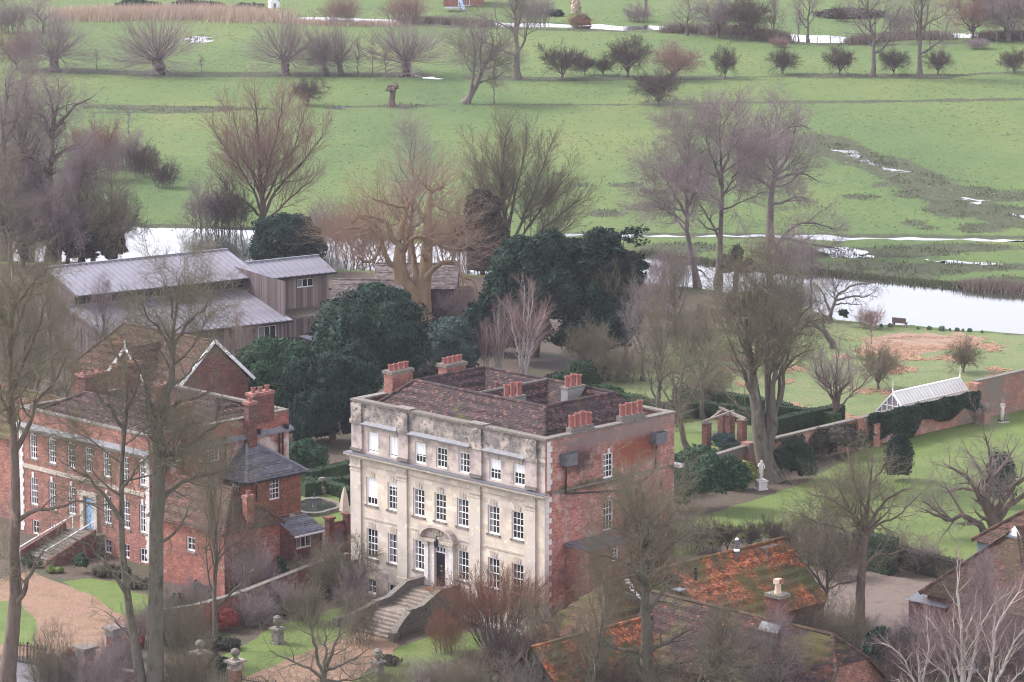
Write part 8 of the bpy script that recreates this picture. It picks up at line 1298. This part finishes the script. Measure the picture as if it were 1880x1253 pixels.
tree_px('edge_tree', 'dark-trunked foreground tree at the left frame edge', 8, 1305, [([(8, 1310), (14, 1220), (26, 1130), (28, 1040), (30, 940), (26, 840), (22, 740), (18, 640), (24, 560), (20, 480)], 17, 2, 0), ([(28, 1130), (50, 1070), (66, 1030), (90, 1000)], 7, 1, -1), ([(26, 830), (50, 790), (66, 740), (100, 700), (130, 640)], 6, 1, 1), ([(24, 780), (5, 730), (-15, 690)], 5, 1, -1), ([(22, 720), (45, 660), (70, 600), (90, 540)], 5, 1, -2), ([(20, 640), (40, 580), (60, 530), (70, 480)], 4.5, .9, 1), ([(20, 620), (-5, 560), (-20, 520)], 4, .9, 1), ([(29, 960), (60, 940), (100, 935), (150, 920), (200, 945)], 5, .9, -1.5), ([(24, 700), (60, 680), (100, 650), (140, 640)], 4, .8, 2), ([(20, 580), (45, 540), (80, 500), (110, 490)], 4, .8, -1)], FG, 'bark_brown', 'twig_olive', bare=(.6,))
tree_px('foreground_tree', 'thick-trunked foreground tree before the red roofs', 1192, 1310, [([(1192, 1315), (1190, 1240), (1186, 1160), (1184, 1080), (1182, 1010), (1180, 940), (1182, 880)], 17, 1.5, 0), ([(1188, 1200), (1215, 1185), (1240, 1170), (1280, 1150)], 5, .9, -1), ([(1185, 1130), (1212, 1090), (1240, 1060), (1262, 1020)], 6, .9, 1), ([(1183, 1070), (1160, 1040), (1130, 1028), (1085, 1015)], 5, .9, -1), ([(1184, 1100), (1165, 1080), (1140, 1070)], 3.5, .8, 1), ([(1182, 1010), (1205, 980), (1225, 960), (1245, 930)], 4.5, .9, -1), ([(1181, 1000), (1160, 985), (1130, 970), (1100, 960)], 4, .8, 1.5), ([(1188, 1210), (1160, 1195), (1125, 1190), (1102, 1165)], 5, .9, -1.5), ([(1190, 1250), (1178, 1230), (1172, 1200)], 4, .9, -1), ([(1182, 960), (1165, 930), (1150, 890)], 3.5, .8, 1), ([(1192, 1240), (1225, 1225), (1260, 1215), (1310, 1200)], 4, .8, -2)], BT, 'bark_olive', 'twig_olive', bare=(.45,))
tree_px('foreground_tree', 'low dark-limbed foreground tree below the half-hipped roof', 1255, 1330, [([(1255, 1335), (1270, 1280), (1300, 1240), (1350, 1225), (1400, 1222)], 7, 1, 0), ([(1270, 1285), (1290, 1240), (1330, 1200), (1360, 1170)], 4.5, .8, -1), ([(1300, 1245), (1340, 1250), (1380, 1262)], 4, .8, 1), ([(1262, 1300), (1250, 1250), (1245, 1210)], 4, .8, 1), ([(1340, 1228), (1370, 1195), (1400, 1180)], 3.5, .8, -1)], BT, 'bark_brown', 'twig_olive')
tree_px('small_tree', 'small spreading foreground tree over the gravel path', 592, 1320, [([(592, 1325), (594, 1270), (596, 1230)], 7, 4.5, 0), ([(596, 1235), (612, 1190), (628, 1150), (634, 1110)], 4, .8, 1), ([(595, 1240), (580, 1195), (570, 1140), (562, 1100)], 4, .8, -1), ([(596, 1232), (640, 1215), (680, 1190)], 3.5, .8, -1), ([(594, 1245), (560, 1225), (520, 1205), (490, 1195)], 3.5, .8, 1), ([(594, 1260), (560, 1255), (520, 1262), (470, 1240)], 3.5, .8, -1), ([(596, 1250), (640, 1250), (690, 1235)], 3, .7, 1), ([(597, 1225), (598, 1180), (592, 1130)], 3.5, .7, 2)], BT, 'bark_olive', 'twig_olive')
tree('dark_fruit_tree', 'dense olive-twigged shrubby tree left of the stone steps', 622, 1112, 985, 130, 'thorn', 1, 'bark_olive', 'twig_olive'); tree('wall_creeper', 'grey leafless climber on the corner of the brick outhouse', 462, 1100, 985, 96, 'shrub', 0, 'bark_grey', 'twig_mauve', cat='shrub')
r = rng_of('redshrub'); L = []
for i in range(42):
    a = i * 2.4; s = math.sqrt((i + .5) / 42); L.append(([(a_, b_, 0) for a_, b_ in [(math.cos(a) * 1.1 * s, math.sin(a) * 1.1 * s)]] + [(math.cos(a) * 2.6 * s, math.sin(a) * 2.4 * s, 2.4), (math.cos(a) * 4.6 * s, math.sin(a) * 3.6 * s, 5.3 - 1.9 * s * r.uniform(.6, 1.2))], .05, .012, .08))
a, b = tree_meshes('red_twig_shrub', L, [dict(n=12, t0=.3, t1=1, a0=28, a1=18, l0=.32, l1=.16, K_=5, wig=.08, up=.1, rr=.5), dict(n=8, t0=.15, a0=30, a1=20, l0=.5, l1=.35, K_=3, wig=.1, up=.06, rr=.6, rmin=.009), dict(n=3, t0=.1, a0=30, a1=20, l0=.5, l1=.5, K_=2, wig=.1, up=.04, rr=.7, rmin=.008)], r, 'bark_olive', 'twig_red', 0, (5, 4, 3, 3)); t_ = root('red_twig_shrub', 'big fan of red-tipped stems in front of the stone house', 'shrub', G(912, 1188)); inst('stems', a, t_); inst('twigs', b, t_)
for lab, x, by, ty, wp, tw in [('grey-green bare shrub at the bottom centre', 850, 1300, 1190, 130, 'twig_olive'), ('pale lichened shrub at the bottom, right of centre', 975, 1310, 1190, 130, 'twig_grey'), ('brown bare shrub under the red-tipped stems', 925, 1262, 1150, 150, 'twig_dark'), ('olive shrub below the mossy roof', 1070, 1310, 1170, 140, 'twig_olive'), ('brown hedge line beside the front lawn', 790, 1270, 1205, 110, 'twig_mauve'), ('dark red-brown shrub beside the stone steps', 820, 1198, 1110, 80, 'twig_red'), ('bare shrub against the basement of the stone house', 1040, 1215, 1110, 90, 'twig_dark'), ('small bare shrub in front of the outhouse wall', 360, 1128, 1055, 70, 'twig_mauve'), ('pale bare shrub by the twin trunks', 300, 1170, 1075, 80, 'twig_grey'), ('bare briar beside the front garden wall', 470, 1150, 1085, 80, 'twig_mauve'), ('grey bare shrub behind the left railings', 205, 1285, 1215, 90, 'twig_grey'), ('bare brown shrub inside the white-capped pier', 250, 1180, 1110, 60, 'twig_mauve'), ('bare shrub between wall and front lawn', 560, 1145, 1075, 80, 'twig_olive'), ('bare shrub along the brick arch wall', 600, 1062, 1000, 60, 'twig_mauve'), ('twiggy bare shrub over the left ball-topped pier', 345, 1290, 1170, 110, 'twig_olive'), ('bare shrub in front of the iron gate', 420, 1320, 1235, 100, 'twig_olive'), ('wide bare shrub at the bottom edge below the lawn', 700, 1310, 1215, 120, 'twig_olive'), ('tangled bare shrub at the bottom under the orange wing', 1130, 1315, 1215, 120, 'twig_dark'), ('tangled bare shrub before the purple roof eave', 1330, 1310, 1225, 130, 'twig_olive'), ('bare brown shrub at the drive edge by the twin trunks', 225, 1245, 1150, 80, 'twig_mauve'), ('thin bare shrub in front of the low drive wall', 120, 1290, 1200, 90, 'twig_mauve')]:
    tree('front_shrub', lab, x, by, ty, wp, 'shrub', zlib.crc32(lab.encode()) % 3, 'bark_olive', tw, cat='shrub')
# olive undergrowth and bare trees between the edge tree and the cottage
for lab, x, by, ty, wp, tw in [('mossy bare tree in front of the dark hall end', 60, 800, 560, 150, 'twig_olive'), ('bare tree left of the cottage window', 120, 830, 640, 120, 'twig_olive'), ('bare tree by the cottage between its gables', 300, 760, 600, 110, 'twig_olive'), ('bare tree on the far side of the brick house chimneys', 395, 760, 640, 110, 'twig_mauve'), ('thin bare tree above the hall roof', 190, 700, 520, 110, 'twig_mauve'), ('dense olive tree at the far left beside the hall end', 20, 760, 500, 160, 'twig_olive'), ('olive tree before the hall corner', 95, 720, 530, 140, 'twig_olive'), ('bare tree over the cottage roof', 235, 740, 560, 120, 'twig_olive'), ('mossy bare tree by the left chimneys', 30, 880, 640, 150, 'twig_olive'), ('thin grey tree beside the right cottage gable', 350, 740, 590, 100, 'twig_grey')]:
    tree('back_garden_tree', lab, x, by, ty, wp, 'broad', 0 if 'mossy' in lab or 'thin' in lab else 1, 'bark_olive', tw)
for lab, x, by, ty, wp, tw in [('bare thorny scrub over the drive by the left trunk', 100, 1290, 1150, 110, 'twig_olive'), ('brown briar thicket before the white-capped pier', 185, 1300, 1180, 120, 'twig_mauve'), ('tall bare shrub between twin trunks and the red shrub', 345, 1225, 1090, 110, 'twig_olive'), ('grey briars along the front garden wall top', 520, 1128, 1060, 90, 'twig_mauve'), ('bare olive shrub on the left bank of the steps', 660, 1180, 1090, 80, 'twig_olive'), ('bare shrubs under the first steps balustrade', 650, 1128, 1040, 80, 'twig_mauve'), ('bushy bare shrub before the stone house basement', 985, 1235, 1100, 120, 'twig_olive'), ('tall bare hedge shrub at the foot of the brick side', 1085, 1215, 1080, 100, 'twig_olive'), ('brown scrub beside the brick bay', 1140, 1150, 1060, 80, 'twig_dark'), ('scrub over the mossy roof edge', 1030, 1290, 1150, 120, 'twig_dark'), ('tangle below the thick-trunked foreground tree', 1215, 1320, 1200, 130, 'twig_olive'), ('bare bush in front of the half-hipped gable', 1570, 1310, 1190, 110, 'twig_dark'), ('grey bare bush at the bottom before the purple roof', 1440, 1325, 1230, 140, 'twig_olive')]:
    tree('front_scrub', lab, x, by, ty, wp, 'shrub', zlib.crc32(lab.encode()) % 3, 'bark_olive', tw, cat='shrub')
for lab, x, by, ty, wp, k, v, tw in [('bare tree veiling the mossy outhouse roof', 395, 1190, 815, 170, 'broad', 0, 'twig_olive'), ('bare crown over the mossy roof edge by the stone house corner', 1090, 1320, 1010, 150, 'broad', 1, 'twig_olive'), ('bare crown veiling the left half of the purple roof', 1320, 1340, 1110, 170, 'broad', 0, 'twig_olive'), ('bare crown veiling the lower edge of the purple roof', 1425, 1340, 1150, 150, 'broad', 1, 'twig_mauve'), ('twiggy crown in front of the hipped barn', 1800, 1250, 1030, 150, 'broad', 0, 'twig_mauve')]:
    tree('bare_tree', lab, x, by, ty, wp, k, v, 'bark_olive', tw)
# ------------------------------------------------------------------ the air
hz = MB().box(-1600, -400, -1.0, 1600, 1800, 74.0); m = bpy.data.materials.new('haze'); m.use_nodes = True; T = m.node_tree; T.nodes.clear(); ou = T.nodes.new('ShaderNodeOutputMaterial'); pv = T.nodes.new('ShaderNodeVolumePrincipled')
pv.inputs['Color'].default_value = (0.88, 0.85, 1.0, 1); pv.inputs['Density'].default_value = 0.00007; pv.inputs['Anisotropy'].default_value = 0.2; T.links.new(pv.outputs[0], ou.inputs['Volume'])
tag(hz.build('haze', m), 'thin pale winter haze over the meadows', 'haze', kind='stuff')
